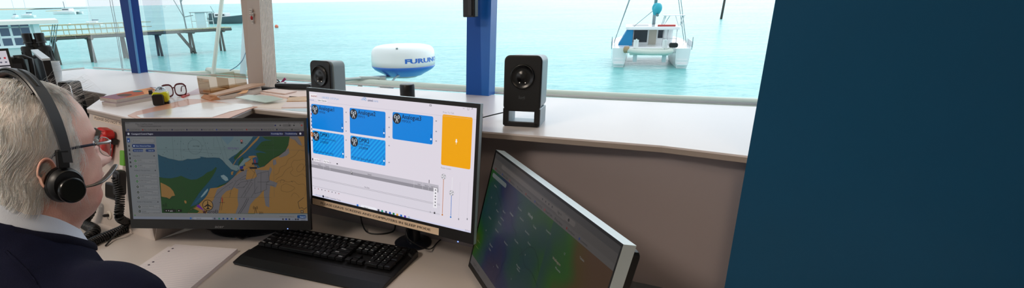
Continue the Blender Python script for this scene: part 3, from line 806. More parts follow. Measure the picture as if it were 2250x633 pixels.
# radar dome
Rd = .285; rt = 4.86
c = D(886.5, 137, rt)
tz = -math.atan2(c.x, c.y)
t = thing('radar_dome', 'white radar dome with blue lower half and blue lettering', 'radar', (c.x, c.y, c.z - .13), 0)
m_dome = mat('radome_white', (236, 240, 238), .3, coat=.3, var=.01); m_domeb = mat('radome_blue', (14, 104, 200), .3, coat=.3, var=.03)
prof = [(0, .158), (.12, .157), (.2, .152), (.245, .141), (.268, .124), (.279, .100), (.284, .07), (.286, .03), (.285, -.02)]
MB().lathe(prof[::-1], (0, 0, .13), 64).build('dome_cover', m_dome, t, True)
prof = [(.286, -.02), (.282, -.033), (.262, -.055), (.225, -.076), (.19, -.094), (.165, -.110), (.0, -.110)]
MB().lathe(prof[::-1], (0, 0, .13), 64).build('dome_base', m_domeb, t, True)
def ring_text(txt, h, zc_, R_, ang0, sx, mname, par):
    vs, fs, wd = text2d(txt, h, sx, bold=.045)
    mb = MB()
    out = []
    for (x, y) in vs:
        a = ang0 + x / R_
        out.append((R_ * math.cos(a), R_ * math.sin(a), zc_ + y))
    mb.add(out, fs); return mb.build('lettering', mname, par)
va = math.atan2(-c.y, -c.x)
ring_text('FURUNO', .050, .13 + .018, .2868, va + math.radians(2), 1.95, m_domeb, t)
ring_text('FURUNO', .050, .13 + .018, .2868, va + math.radians(2) - PI * .98, 1.95, m_domeb, t)
MB().box((.06 * 0 - .03, -.245, .271), (.016, .02, .012)).build('drain_plug', mat('grey_clip', (130, 150, 150), .5), t)
# bracket arm on which the dome sits
pr = cB.lerp(cC, .62)
t2 = thing('radar_bracket', 'galvanised bracket arm carrying the radar dome off the rail', 'bracket', (pr.x, pr.y, RZ))
base = Vector((c.x, c.y, c.z - .112)) - Vector((pr.x, pr.y, RZ))
m_galv = mat('galvanised', (170, 176, 172), .35, metal=.7, var=.1)
a0 = Vector(D(790, 172, 4.6)) - Vector((pr.x, pr.y, RZ)); 
mb = MB(); mb.tube(catmull([a0 + Vector((-.12, 0, -.01)), a0, (a0 + base) / 2 + Vector((0, 0, -.005)), base + Vector((-.06, 0, -.012))], 5), [.026] * 15 + [.03], 8, flat=.5)
mb.lathe([(.12, -.014), (.13, -.006), (.13, 0)], base, 24)
mb.build('arm', m_galv, t2, True, angle=40)
mb = MB(); cl_ = Vector(D(842, 178, 4.6)) - Vector((pr.x, pr.y, RZ))
mb.box(cl_ + Vector((0, 0, -.01)), (.05, .09, .1)); mb.lathe([(.07, -.075), (.09, -.06), (.03, -.05)], cl_, 20)
mb.tube([cl_ + Vector((-.02, 0, .02)), a0], .018, 8)
mb.build('clamp', m_galv, t2, True, angle=40)
tag(MB().tube(catmull([D(888, 163, 4.75), D(872, 168, 4.7), D(862, 178, 4.65), D(850, 190, 4.6), D(840, 196, 4.6), D(820, 197, 4.6)], 6), .008, 8).build('radar_cable', mat('grey_cable', (176, 190, 190), .5), None, True), 'grey cable curling down from the radar dome', 'cable')
# box hanging at top of right blue post (blind roller bracket)
nb = outn(sill[2], sill[3])
q = onplane(1034, 30, Vector((pf_.x, pf_.y, SHELF)) - nb * .08, Vector((nb.x, nb.y, -LEAN)).normalized())
t = thing('roller_blind_bracket', 'black hanging blind bracket at the top of the right blue post', 'bracket', (q.x, q.y, q.z + .0), math.atan2(nb.y, nb.x) - PI / 2)
MB().rbox((0, 0, .16), (.042, .03, .34), .006, axis='z').build('cover', m_black, t)
MB().box((.006, -.016, .16), (.012, .006, .33)).build('strip', mat('dark_grey_plastic', (44, 44, 48), .4), t)
# ------------------------------------------------------------------ monitors
def panel_frame(cx, cy, cz, yaw, tilt):
    R = Vector((math.cos(yaw), math.sin(yaw), 0)); F = Vector((-math.sin(yaw), math.cos(yaw), 0))
    U = Vector((0, 0, 1)) * math.cos(tilt) + F * math.sin(tilt); N = F * math.cos(tilt) - Vector((0, 0, 1)) * math.sin(tilt)
    M = Matrix((R, N, U)).transposed().to_4x4(); M.translation = Vector((cx, cy, cz)); return M

class Scr:
    """maps what is seen at u, v to the face of a panel"""
    def __init__(s, M):
        s.M = M; s.p0 = M.translation; s.n = (M.to_3x3() @ Vector((0, 1, 0))); s.inv = M.inverted()
    def __call__(s, u, v):
        p = s.inv @ onplane(u, v, s.p0, s.n); return (p.x, p.z)
    def pts(s, L): return [s(*p) for p in L]
    def box(s, *L):
        P = [s(*p) for p in L]; return (min(p[0] for p in P), min(p[1] for p in P), max(p[0] for p in P), max(p[1] for p in P))

def monitor(label, Mp, w, h, base_xy, bezel=(.008, .008, .02), depth=.012, side=None, name='monitor'):
    """thing at the foot; panel frame Mp has its origin in the middle of the front face"""
    yaw = math.atan2(Mp[1][0], Mp[0][0])
    T = TR((base_xy[0], base_xy[1], DESK), Rz(yaw)); t = thing(name, label, 'monitor', M=T); Ti = T.inverted()
    loc = Ti @ Mp
    fr = MB(); d = depth
    bl, bt_, bb = bezel
    # frame border in front of the recessed screen, then casing behind it
    x0, x1, z0, z1 = -w / 2, w / 2, -h / 2, h / 2; i0, i1, k0, k1 = x0 + bl, x1 - bl, z0 + bb, z1 - bt_
    def ringf(y, a, b): return [(a[0], y, a[2]), (a[1], y, a[2]), (a[1], y, a[3]), (a[0], y, a[3])]
    o_, i_ = (x0, x1, z0, z1), (i0, i1, k0, k1)
    vs = ringf(0, o_, 0) + ringf(0, i_, 0) + ringf(.0015, i_, 0) + ringf(d, o_, 0)
    fs = [(k, (k + 1) % 4, 4 + (k + 1) % 4, 4 + k) for k in range(4)] + [(4 + k, 4 + (k + 1) % 4, 8 + (k + 1) % 4, 8 + k) for k in range(4)] + [(k, 12 + k, 12 + (k + 1) % 4, (k + 1) % 4) for k in range(4)]
    fr.add(vs, fs, 0)
    fr.add(ringf(d, o_, 0), [(0, 1, 2, 3)], 0)
    body = fr.build('bezel', [m_blackg if side is None else side], t, M=loc)
    body.data.materials.clear(); body.data.materials.append(m_bez); 
    if side is not None:
        body.data.materials.append(side)
        for p in body.data.polygons:
            if p.index in (8, 9, 10, 11): p.material_index = 1
    bk = MB(); bk.rbox((0, d + .012, 0), (w * .96, .024, h * .9), .01, axis='y'); bk.rbox((0, d + .03, -h * .05), (w * .55, .03, h * .5), .02, axis='y')
    bk.build('back_cover', m_black, t, M=loc)
    # arm and foot
    yb = (loc @ Vector((0, d + .04, -h * .1)))
    st = MB(); st.tube([(0, 0, .008), (0, .0, .06), (yb.x * .3, yb.y * .3 + .0, yb.z * .5), (yb.x * .9, yb.y, yb.z)], [.022, .019, .02, .026], 16)
    st.build('stand_neck', m_neck, t, True, angle=50)
    return t, loc, (i0, i1, k0, k1)

m_bez = mat('bezel_black', (7, 7, 8), .5, var=.05)
m_neck = mat('stand_navy_black', (14, 18, 28), .3, var=.05)
m_side = mat('casing_silver_blue', (196, 214, 224), .35, metal=.1, var=.02)

# ---- left monitor: chart display
w1, h1 = .54 * .95, .319 * .95
M1 = panel_frame(-.67 * .95, 1.475 * .95, CAMZ - .456 * .95 - .0035, -.075, .206)
t, loc, (i0, i1, k0, k1) = monitor('black widescreen monitor showing a dimmed coastal chart beside the operator', M1, w1, h1, (-.63, 1.535), (.008, .009, .026))
MON1 = t
MB().lathe([(.11, 0), (.112, .004), (.10, .008), (.03, .012), (.0, .012)], n=36, sy=.7).build('stand_base', m_neck, t, True, angle=40)
S1 = Scr(M1 @ Matrix.Translation((0, .0015, 0)))
cv = Canvas(.00010)
T_ = .0015
q = S1.pts
def dim(c, k=1): return tuple(x * k for x in c)
cv.rect(i0, k0, i1, k1, (104, 106, 112), 1)
tl = S1(270, 268); tr = S1(666, 266); bl = S1(290, 487); br = S1(677, 490)
sx0, sx1 = i0, i1
def yy(v, u=470): return S1(u, v)[1]
def xx(u, v=380): return S1(u, v)[0]
# browser chrome
cv.rect(sx0, yy(271), sx1, k1, (78, 78, 80), 2); cv.rect(sx0 + .012, yy(271), xx(338, 268), k1 - .002, (98, 98, 100), 3, .003)
cv.rect(sx0, yy(280.5), sx1, yy(271), (106, 104, 104), 2); cv.rect(sx0 + .035, yy(279.3), sx1 - .08, yy(272.5), (94, 92, 93), 3, .004)
cv.rect(sx0, yy(288.5), sx1, yy(280.5), (100, 98, 98), 2)
cv.rect(sx0, yy(299.5), sx1, yy(288.5), (12, 14, 44), 2)
cv.text('Map - TracPlus Cloud', sx0 + .03, k1 - .0075, .0055, (30, 30, 32), 4)
cv.text('https://cloud.tracplus.com', sx0 + .045, yy(278.5), .0055, (40, 40, 42), 4)
xk = sx0 + .008
for s_ in ('Control CMF Fleet', 'Map - TracPlus Cloud', 'Nelson Weather - N', 'Coastguard NZ Mo', 'NCS351 LGC276', 'Marine Traffic AIS', 'Vessel Movement', 'Shipping Schedule', 'Harbour Conditions', 'Windy: 35.32, 173', 'LNR Boat Ramp - Cha', 'comments'):
    cv.disc(xk, yy(285), .0022, random.choice([(20, 24, 60), (120, 20, 20), (25, 50, 110), (40, 40, 40)]), 4, 10)
    wd = cv.text(s_, xk + .004, yy(286.2), .0046, (30, 30, 34), 4, sx=.85); xk += .0415
cv.disc(sx0 + .008, yy(294), .003, (190, 195, 205), 4, 12); cv.text('Coastguard Control Region', sx0 + .016, yy(295.6), .0055, (190, 192, 205), 4, bold=.01)
cv.rect(xx(594, 294), yy(297.8), xx(621, 294), yy(290.5), (24, 40, 84), 3, .002); cv.text('Knowledge Base', xx(596, 294), yy(295.4), .0048, (190, 192, 205), 4)
cv.rect(xx(625, 294), yy(297.8), xx(651, 294), yy(290.5), (24, 40, 84), 3, .002); cv.text('Troubleshooting', xx(627, 294), yy(295.4), .0048, (190, 192, 205), 4)
cv.disc(xx(660, 294), yy(294), .0028, (205, 205, 215), 4, 14)
for uu, c_ in ((605, (15, 25, 80)), (616, (50, 50, 55)), (636, (50, 50, 52)), (646, (40, 40, 42)), (663, (150, 40, 40))): cv.disc(xx(uu, 276), yy(276), .0022, c_, 4, 12)
cv.rect(xx(621, 276), yy(279), xx(640, 276), yy(273.4), (88, 86, 87), 3, .003)
for k in range(3): cv.rect(sx1 - .012 - k * .015, k1 - .0055, sx1 - .009 - k * .015, k1 - .0047, (20, 20, 22), 4)
# side list
xL0 = sx0; xL1 = xx(347, 380); xr = xx(276 + 14, 380)
mx0 = xx(349, 380)
ytop = yy(300); ybot = yy(469)
cv.rect(sx0, ybot, mx0, ytop, (112, 116, 120), 2)
cv.rect(sx0 + .002, yy(313), sx0 + .0105, ytop - .004, (20, 62, 120), 3, .001); cv.disc(sx0 + .006, yy(309.5), .002, (180, 190, 205), 4, 10)
for k in range(6): cv.rect(sx0 + .0045, yy(322 + 9 * k) - .0015, sx0 + .0085, yy(319 + 9 * k), (30, 34, 42), 4, .0008)
X0 = sx0 + .015; X1 = mx0 - .005
cv.rect(X0, yy(314), X1, yy(305), (96, 100, 106), 3, .004); cv.rect(X0 + .0006, yy(313.4), X1 - .0006, yy(305.6), (122, 124, 127), 4, .004); cv.text('Search...', X0 + .010, yy(311), .0052, (70, 72, 76), 5); cv.ring(X0 + .006, yy(309.6), .0016, .0006, (40, 42, 46), 5, 12)
cv.rect(X0, yy(325), X1, yy(316.5), (16, 48, 98), 3, .004); cv.text('View Historical Data', X0 + .010, yy(322.2), .0052, (170, 180, 200), 4); cv.rect(X0 + .004, yy(322.3), X0 + .0075, yy(319.2), (180, 190, 205), 4)
cv.rect(X0 + .001, yy(334), X0 + .031, yy(328), (16, 48, 98), 3, .003); cv.text('Group and Sort', X0 + .005, yy(332.3), .0042, (170, 180, 200), 4)
cv.rect(X0 + .038, yy(334), X1 - .001, yy(328), (16, 48, 98), 3, .003); cv.text('Hide All', X0 + .046, yy(332.3), .0042, (170, 180, 200), 4)
rows = [('Select Row', 341, None), ('SE-SRU', 349, 1), ('SE-SRC', 361, 1), ('Nodes In The Last Hour', 373, None), ('OV-IND Hohneck 11', 382, 1), ('SE-SRD Hohneck 11', 394, 1), ('SE-RAD', 406, 0), ('Spruce Of Melbourne', 418, 0), ('SE-RIL', 430, 0), ('Nodes In The Last Day', 442, None), ('Touchdown National', 450, 0), ('SE-SAR', 462, 0)]
for s_, v_, k_ in rows:
    y_ = yy(v_ - .0, 320)
    if k_ is None: cv.text(s_, X0, y_ - .0035, .0046, (56, 58, 62), 4); cv.rect(X1 - .006, y_ - .0032, X1 - .0025, y_ - .001, (30, 32, 36), 4)
    else:
        yb_ = max(y_ - .0118, ybot + .001)
        cv.rect(X0, yb_, X1, y_, (92, 96, 100), 3, .0012, 2); cv.rect(X0 + .0005, yb_ + .0005, X1 - .0005, y_ - .0005, (120, 123, 126), 4, .0012, 2)
        cv.disc(X0 + .006, (y_ + yb_) / 2, .0032, (30, 92, 40) if k_ else (16, 18, 22), 5, 16); cv.disc(X0 + .006, (y_ + yb_) / 2, .0012, (150, 170, 150), 6, 8)
        cv.text(s_, X0 + .012, y_ - .0052, .0042, (50, 52, 56), 5); cv.text('30 minutes ago', X0 + .012, y_ - .0095, .0034, (80, 82, 86), 5); cv.text('227.7 @ 2.3nm', X1 - .020, y_ - .0085, .0034, (80, 82, 86), 5)
# chart
def mp(L, c_, layer): cv.poly([(min(max(x, mx0), sx1), min(max(y, ybot), ytop)) for x, y in q(L)], c_, layer)
cv.rect(mx0, ybot, sx1, ytop, (96, 116, 120), 3)
SHAL = (18, 66, 86); GRN = (24, 62, 26); LAND = (134, 100, 54); GRY = (98, 96, 100); PALE = (112, 134, 140)
coast = [(347, 339), (355, 343), (365, 346), (372, 349), (383, 351), (393, 353.5), (402, 353), (412, 349), (424, 350), (435, 348), (441, 347), (440, 344), (446, 345), (455, 346.5), (470, 346), (482, 347), (490, 353), (497, 362), (508, 372), (520, 376), (530, 370), (540, 358), (552, 348), (548, 346), (536, 350), (524, 364), (512, 362), (502, 350), (510, 344), (520, 338), (530, 330), (543, 318), (551, 308), (556, 299)]
mp(coast + [(680, 299), (680, 470), (347, 470)], SHAL, 4)
mp([(349, 389), (360, 391), (376, 392), (390, 389), (398, 386), (408, 391), (420, 395), (432, 394), (447, 386), (455, 379), (466, 375), (474, 367), (477, 369), (473, 378), (467, 388), (460, 398), (448, 412), (438, 424), (421, 450), (418, 454), (432, 450), (446, 440), (452, 436), (462, 426), (470, 415), (482, 408), (497, 402), (512, 392), (520, 385), (540, 395), (560, 420), (560, 470), (347, 470)], GRN, 5)
mp([(576, 299), (584, 306), (598, 309), (584, 309), (575, 312), (566, 322), (560, 330), (568, 331), (580, 334), (586, 337), (572, 335), (562, 337), (568, 350), (566, 362), (572, 368), (585, 362), (596, 352), (612, 344), (625, 335), (633, 320), (637, 299)], GRN, 5)
mp([(428, 445), (440, 433), (450, 422), (455, 415), (458, 416), (453, 426), (444, 436), (436, 443), (430, 448)], (30, 74, 96), 6)
mp([(441, 433), (450, 421), (457, 414), (457, 419), (450, 428), (443, 434)], PALE, 7)
mp([(514, 346), (520, 340), (528, 331), (535, 328), (530, 336), (524, 345), (516, 352)], GRN, 6)
mp([(524, 357), (530, 347), (535, 344), (534, 352), (528, 360), (524, 366)], GRN, 6)
mp([(485, 386), (492, 384), (500, 390), (502, 396), (496, 398), (488, 392)], PALE, 6)
# dry land
land = [(637, 299), (634, 318), (627, 332), (614, 342), (598, 350), (590, 358), (580, 366), (566, 370), (560, 358), (564, 343), (558, 342), (547, 343), (546, 346), (551, 350), (548, 362), (534, 366), (522, 378), (514, 388), (502, 400), (494, 406), (480, 412), (462, 414), (456, 428), (450, 436), (440, 446), (428, 456), (420, 460), (412, 469), (680, 469), (680, 299)]
mp(land, LAND, 6)
mp([(418, 462), (424, 458), (432, 461), (438, 464), (434, 468), (414, 468)], GRN, 7)
mp([(353, 401), (364, 406), (374, 412), (381, 420), (385, 430), (378, 431), (373, 437), (366, 434), (355, 432)], LAND, 7)
mp([(406, 440), (410, 442), (410, 447), (407, 447), (405, 443)], LAND, 7)
mp([(508, 378), (513, 376), (512, 384), (508, 384)], LAND, 7)
mp([(514, 362), (521, 350), (540, 334), (556, 318), (566, 308), (571, 299), (568, 299), (556, 312), (540, 330), (526, 343), (517, 354), (511, 364)], LAND, 8)
mp([(478, 415), (486, 412), (500, 402), (512, 390), (530, 378), (542, 372), (556, 374), (566, 372), (575, 374), (593, 374), (592, 395), (585, 410), (570, 430), (560, 438), (550, 450), (545, 469), (497, 469), (503, 440), (510, 416), (498, 420), (488, 430), (484, 446), (480, 469), (455, 469), (458, 455), (470, 438), (474, 425)], GRY, 7)
mp([(508, 420), (514, 412), (524, 416), (522, 436), (524, 450), (518, 469), (497, 469), (500, 450), (505, 432)], LAND, 8)
mp([(636, 299), (654, 299), (660, 310), (664, 320), (656, 318), (648, 308), (638, 304)], GRY, 7)
mp([(612, 345), (634, 325), (636, 336), (630, 342), (618, 346)], GRY, 7); mp([(600, 352), (606, 350), (608, 360), (602, 364), (600, 360)], GRY, 7)
mp([(580, 415), (585, 390), (594, 366), (598, 372), (590, 395), (610, 402), (606, 412), (594, 408), (592, 430), (592, 456), (584, 452), (580, 430)], GRY, 7)
mp([(540, 395), (547, 352), (553, 352), (560, 344), (564, 344), (564, 360), (560, 372), (565, 388), (558, 392)], LAND, 8)
mp([(538, 358), (546, 354), (553, 362), (558, 372), (550, 378), (540, 366)], LAND, 9)
LN = (40, 44, 40)
def ln(L, wd=.0008, c_=LN, layer=9): 
    P_ = [(min(max(x, mx0), sx1), min(max(y, ybot), ytop)) for x, y in q(L)]; cv.line(P_, wd, c_, layer)
ln([(349, 341), (365, 347), (393, 353), (441, 348), (482, 347), (508, 372), (520, 376), (540, 358), (556, 346)], .0005)
for L_ in ([(379, 300), (382, 350), (386, 385)], [(398, 300), (397, 330), (400, 352)], [(345, 328), (680, 330)], [(349, 434), (596, 434)], [(470, 324), (470, 300 + 2)], [(600, 300), (603, 434)], [(386, 390), (388, 434)], [(395, 392), (408, 434)], [(476, 300), (496, 362)], [(485, 300), (500, 350)], [(470, 325), (548, 326)], [(445, 300), (460, 345)], [(508, 434), (510, 434)], [(397, 331), (480, 338)]):
    ln(L_, .0004, (56, 70, 74) if L_[0][1] < 390 else (44, 56, 40))
cxy = S1(428.5, 323); cv.ring(cxy[0], cxy[1], .0195, .0005, (40, 56, 60), 9, 32); cv.text('SAILTHIRD', cxy[0] - .006, cxy[1] + .001, .004, (14, 20, 22), 9)
for L_ in ([(566, 382), (590, 376), (592, 398), (586, 400), (586, 416), (578, 420), (566, 424), (560, 426), (560, 395), (566, 382)], [(566, 400), (592, 400)], [(574, 378), (574, 424)], [(530, 434), (548, 405), (560, 380)], [(536, 434), (556, 402)], [(552, 434), (566, 410)], [(505, 434), (508, 418), (520, 398), (540, 385)], [(470, 434), (490, 415), (512, 400)], [(520, 412), (536, 412), (545, 400), (540, 392), (528, 396)], [(520, 408), (530, 400), (556, 396)], [(585, 405), (603, 408)], [(545, 365), (560, 380), (562, 366)], [(540, 372), (556, 362)]):
    ln(L_, .0007, (40, 40, 42))
contours = [[(606, 404), (612, 398), (622, 396), (632, 400), (646, 398), (655, 405), (668, 405), (672, 415), (670, 430)], [(619, 408), (628, 404), (640, 408), (648, 413), (640, 420), (630, 422), (618, 418), (619, 408)], [(646, 352), (640, 362), (644, 372), (638, 380), (650, 388), (664, 382), (672, 388), (674, 376), (666, 372), (672, 360), (668, 350), (658, 352), (646, 352)], [(655, 366), (662, 360), (668, 364), (664, 374), (656, 378), (652, 372), (655, 366)], [(604, 385), (612, 380), (616, 368), (628, 362), (634, 350), (648, 342), (658, 330), (668, 332), (675, 326)], [(617, 402), (618, 395), (626, 397), (622, 402)], [(672, 318), (664, 322), (656, 316), (648, 306)], [(640, 432), (646, 424), (654, 428), (658, 434)], [(606, 395), (612, 390), (620, 386), (628, 374), (640, 366)]]
for L_ in contours: ln([tuple(v) for v in [(p.x, p.y) for p in catmull([(a, b, 0) for a, b in L_], 4)]], .0007, (84, 62, 36))
ln([(668, 434), (655, 444), (658, 458), (664, 456), (668, 460), (674, 456)], .0011, (20, 24, 30)); ln([(643, 400), (640, 398)], .001)
for L_ in ([(412, 469), (421, 461), (430, 456), (438, 448), (446, 438)], [(494, 406), (512, 390), (530, 372)], [(634, 318), (627, 332), (598, 350), (580, 366)], [(364, 434), (373, 438), (385, 431)]): ln(L_, .0009, (16, 20, 22))
for a, b, c_ in ((486, 435, 0), (490, 436, 0)): ln([(a, b), (a - 3, 462)], .0008, (20, 22, 28))
ln([(543, 436), (535, 452), (524, 469)], .001, (20, 22, 28)); ln([(547, 436), (539, 452), (528, 469)], .001, (20, 22, 28)); ln([(488, 434), (489, 444)], .002, (150, 24, 40)); ln([(482, 445), (494, 445)], .001, (20, 22, 28))
# aerodrome symbol
ax, ay = S1(457, 451); cv.ring(ax, ay, .0145, .0016, (10, 10, 12), 10, 30); cv.disc(ax, ay, .0138, (140, 108, 62), 9, 24)
cv.poly([(ax - .001, ay + .0115), (ax + .001, ay + .0115), (ax + .0015, ay - .009), (ax - .0015, ay - .009)], (10, 10, 12), 10)
cv.poly([(ax, ay + .004), (ax + .011, ay - .004), (ax + .011, ay - .006), (ax, ay - .001), (ax - .011, ay - .006), (ax - .011, ay - .004)], (10, 10, 12), 11)
cv.poly([(ax, ay - .006), (ax + .005, ay - .0095), (ax + .005, ay - .011), (ax - .005, ay - .011), (ax - .005, ay - .0095)], (10, 10, 12), 11)
x_, y_ = S1(431, 462); 
cv.poly(q([(432, 452), (436, 449), (440, 452), (450, 464), (434, 455)]), (92, 30, 130), 10)
cv.poly(q([(450, 461), (451, 464), (455, 465), (452, 467), (452, 470), (449, 468), (446, 469), (447, 466), (445, 464), (449, 464)]), (60, 30, 30), 10)
cv.text('ell', *S1(357.5, 454.5), .015, (10, 16, 12), 10); cv.text('sland', *S1(358, 464.5), .015, (10, 16, 12), 9); cv.text('AeroEl', S1(451, 470)[0], ybot + .0005, .0135, (14, 14, 16), 10)
cv.rect(*S1(362, 466), *S1(387, 460), (6, 8, 8), 11, .002); cv.text('ch2', *S1(374, 465), .0055, (200, 200, 205), 12); cv.rect(*S1(390, 465.5), *S1(400, 460), (6, 8, 8), 11, .002)
cv.disc(*S1(393.5, 463), .0012, (200, 200, 205), 12, 8); cv.disc(*S1(366, 463), .0012, (200, 200, 205), 12, 8); cv.disc(*S1(371, 463), .0012, (200, 200, 205), 12, 8)
# mast symbol
ax, ay = S1(562, 462)
for s_ in (-1, 1): cv.line([(ax + s_ * .0005, ay + .006), (ax + s_ * .003, ay - .008)], .0011, (14, 14, 18), 10); 
for r_i in (.004, .0062):
    for s_ in (0, PI): cv.line([(ax + r_i * math.cos(s_ + a), ay + .007 + r_i * math.sin(s_ + a)) for a in (-.8, -.4, 0, .4, .8)], .0009, (14, 14, 18), 10)
cv.ring(ax, ay + .007, .0014, .0008, (14, 14, 18), 10, 10); cv.text('201', S1(569, 470)[0], ybot - .0002, .009, (20, 20, 24), 10)
cv.text('SEE PLAN 3', *S1(500.5, 327.5), .0062, (88, 50, 120), 10); cv.text('H  A  V  E  N', *S1(577, 321), .0055, (10, 26, 12), 10)
cx_, cy_ = S1(531, 309.5); cv.poly([(cx_ + .004 * math.cos(PI / 4 + k * PI / 2), cy_ + .004 * math.sin(PI / 4 + k * PI / 2)) for k in range(4)], (150, 40, 40), 10); cv.rect(cx_ - .0026, cy_ - .0075, cx_ + .0026, cy_ - .0035, (20, 20, 24), 10); cv.disc(cx_, cy_, .0014, (150, 160, 160), 11, 8)
cv.poly(q([(486, 300), (514, 300), (512, 306), (500, 318), (488, 304)]), (84, 110, 122), 8)
cv.poly(q([(555, 348), (563, 344), (566, 356), (561, 368), (557, 358)]), (30, 66, 96), 10); cv.poly(q([(559, 351), (561, 350), (562, 358), (560, 359)]), (150, 24, 40), 11)
cv.rect(*S1(554, 361.5), *S1(568, 358), (18, 20, 26), 12, .0005); cv.rect(*S1(549, 371), *S1(565, 367), (18, 20, 26), 12, .0005); cv.rect(*S1(529, 376), *S1(536, 372), (18, 20, 26), 11, .0005); cv.poly(q([(527, 366), (535, 364), (535, 371), (528, 372)]), (26, 40, 110), 10)
rr = random.Random(4)
for _ in range(80):
    u_, v_ = rr.uniform(355, 560), rr.uniform(303, 430)
    p_ = S1(u_, v_)
    if mx0 < p_[0] < sx1 - .003: cv.disc(p_[0], p_[1], .0009, (24, 32, 34), 9, 6)
cv.rect(*S1(661, 468), *S1(667, 462), (20, 22, 40), 10, .001); cv.rect(*S1(662, 467), *S1(666, 463), (130, 110, 80), 11, .0005)
# status strip and task bar
cv.rect(sx0, yy(477.5), sx1, ybot, (116, 118, 120), 3); cv.disc(sx0 + .006, yy(473, 290), .002, (60, 110, 60), 4, 10)
cv.rect(xx(653, 474), yy(477.8), xx(672.5, 474), yy(471), (22, 62, 110), 5, .003); cv.text('Support', xx(659, 474), yy(475.8), .0048, (190, 200, 210), 6, bold=.01)
cv.text('Satellite Area Boundaries', xx(614, 474), yy(475.5), .004, (70, 72, 76), 5)
cv.rect(sx0, k0, sx1, yy(477.5), (118, 124, 138), 3)
yb = (k0 + yy(477.5)) / 2
for uu, c_ in ((419.5, (20, 90, 160)), (472, (60, 66, 76)), (482, (30, 110, 80)), (491, (30, 60, 110)), (500, (20, 50, 110)), (509, (20, 80, 40)), (518, (150, 110, 40)), (527, (20, 60, 120)), (536, (60, 50, 120)), (545, (110, 120, 140)), (622, (60, 60, 66)), (629, (20, 40, 110)), (636, (50, 52, 60)), (650, (50, 52, 60)), (655, (50, 52, 60))):
    x_ = xx(uu, 483); cv.rect(x_ - .0024, yb - .0022, x_ + .0024, yb + .0022, c_, 4, .0008, 2)
cv.rect(xx(425, 483), yb - .0035, xx(467, 483), yb + .0035, (136, 140, 150), 4, .0035); cv.text('Search', xx(432, 483), yb - .0018, .005, (60, 62, 68), 5)
cv.text('2:57 pm', xx(662, 483), yb + .0006, .0034, (50, 52, 60), 4); cv.text('1/05/2023', xx(661, 483), yb - .0035, .0034, (50, 52, 60), 4); cv.text('ENG', xx(641, 483), yb - .0016, .0036, (50, 52, 60), 4)
cv.mb.build('screen', screen_mat('screen_light_dim', .62), t, M=loc @ Matrix.Translation((0, .0015, 0)), label='lit screen with a coastal chart and a list panel')
lg = Canvas(.0002); lg.text('acer', 0, -.003, .011, (120, 122, 126), 1, sx=1.35, shear=.2, align='CENTER'); p_ = Scr(M1)(482, 498.5); lg.mb.build('maker_lettering', m_print, t, M=loc @ Matrix.Translation((p_[0], 0, p_[1])))
MB().ell((p_[0] + .193, -.0006, Scr(M1)(654, 503)[1]), (.0016, .001, .0013), 10, 6).build('power_light', emit('led_blue', (120, 150, 255), 2.5), t, M=loc)

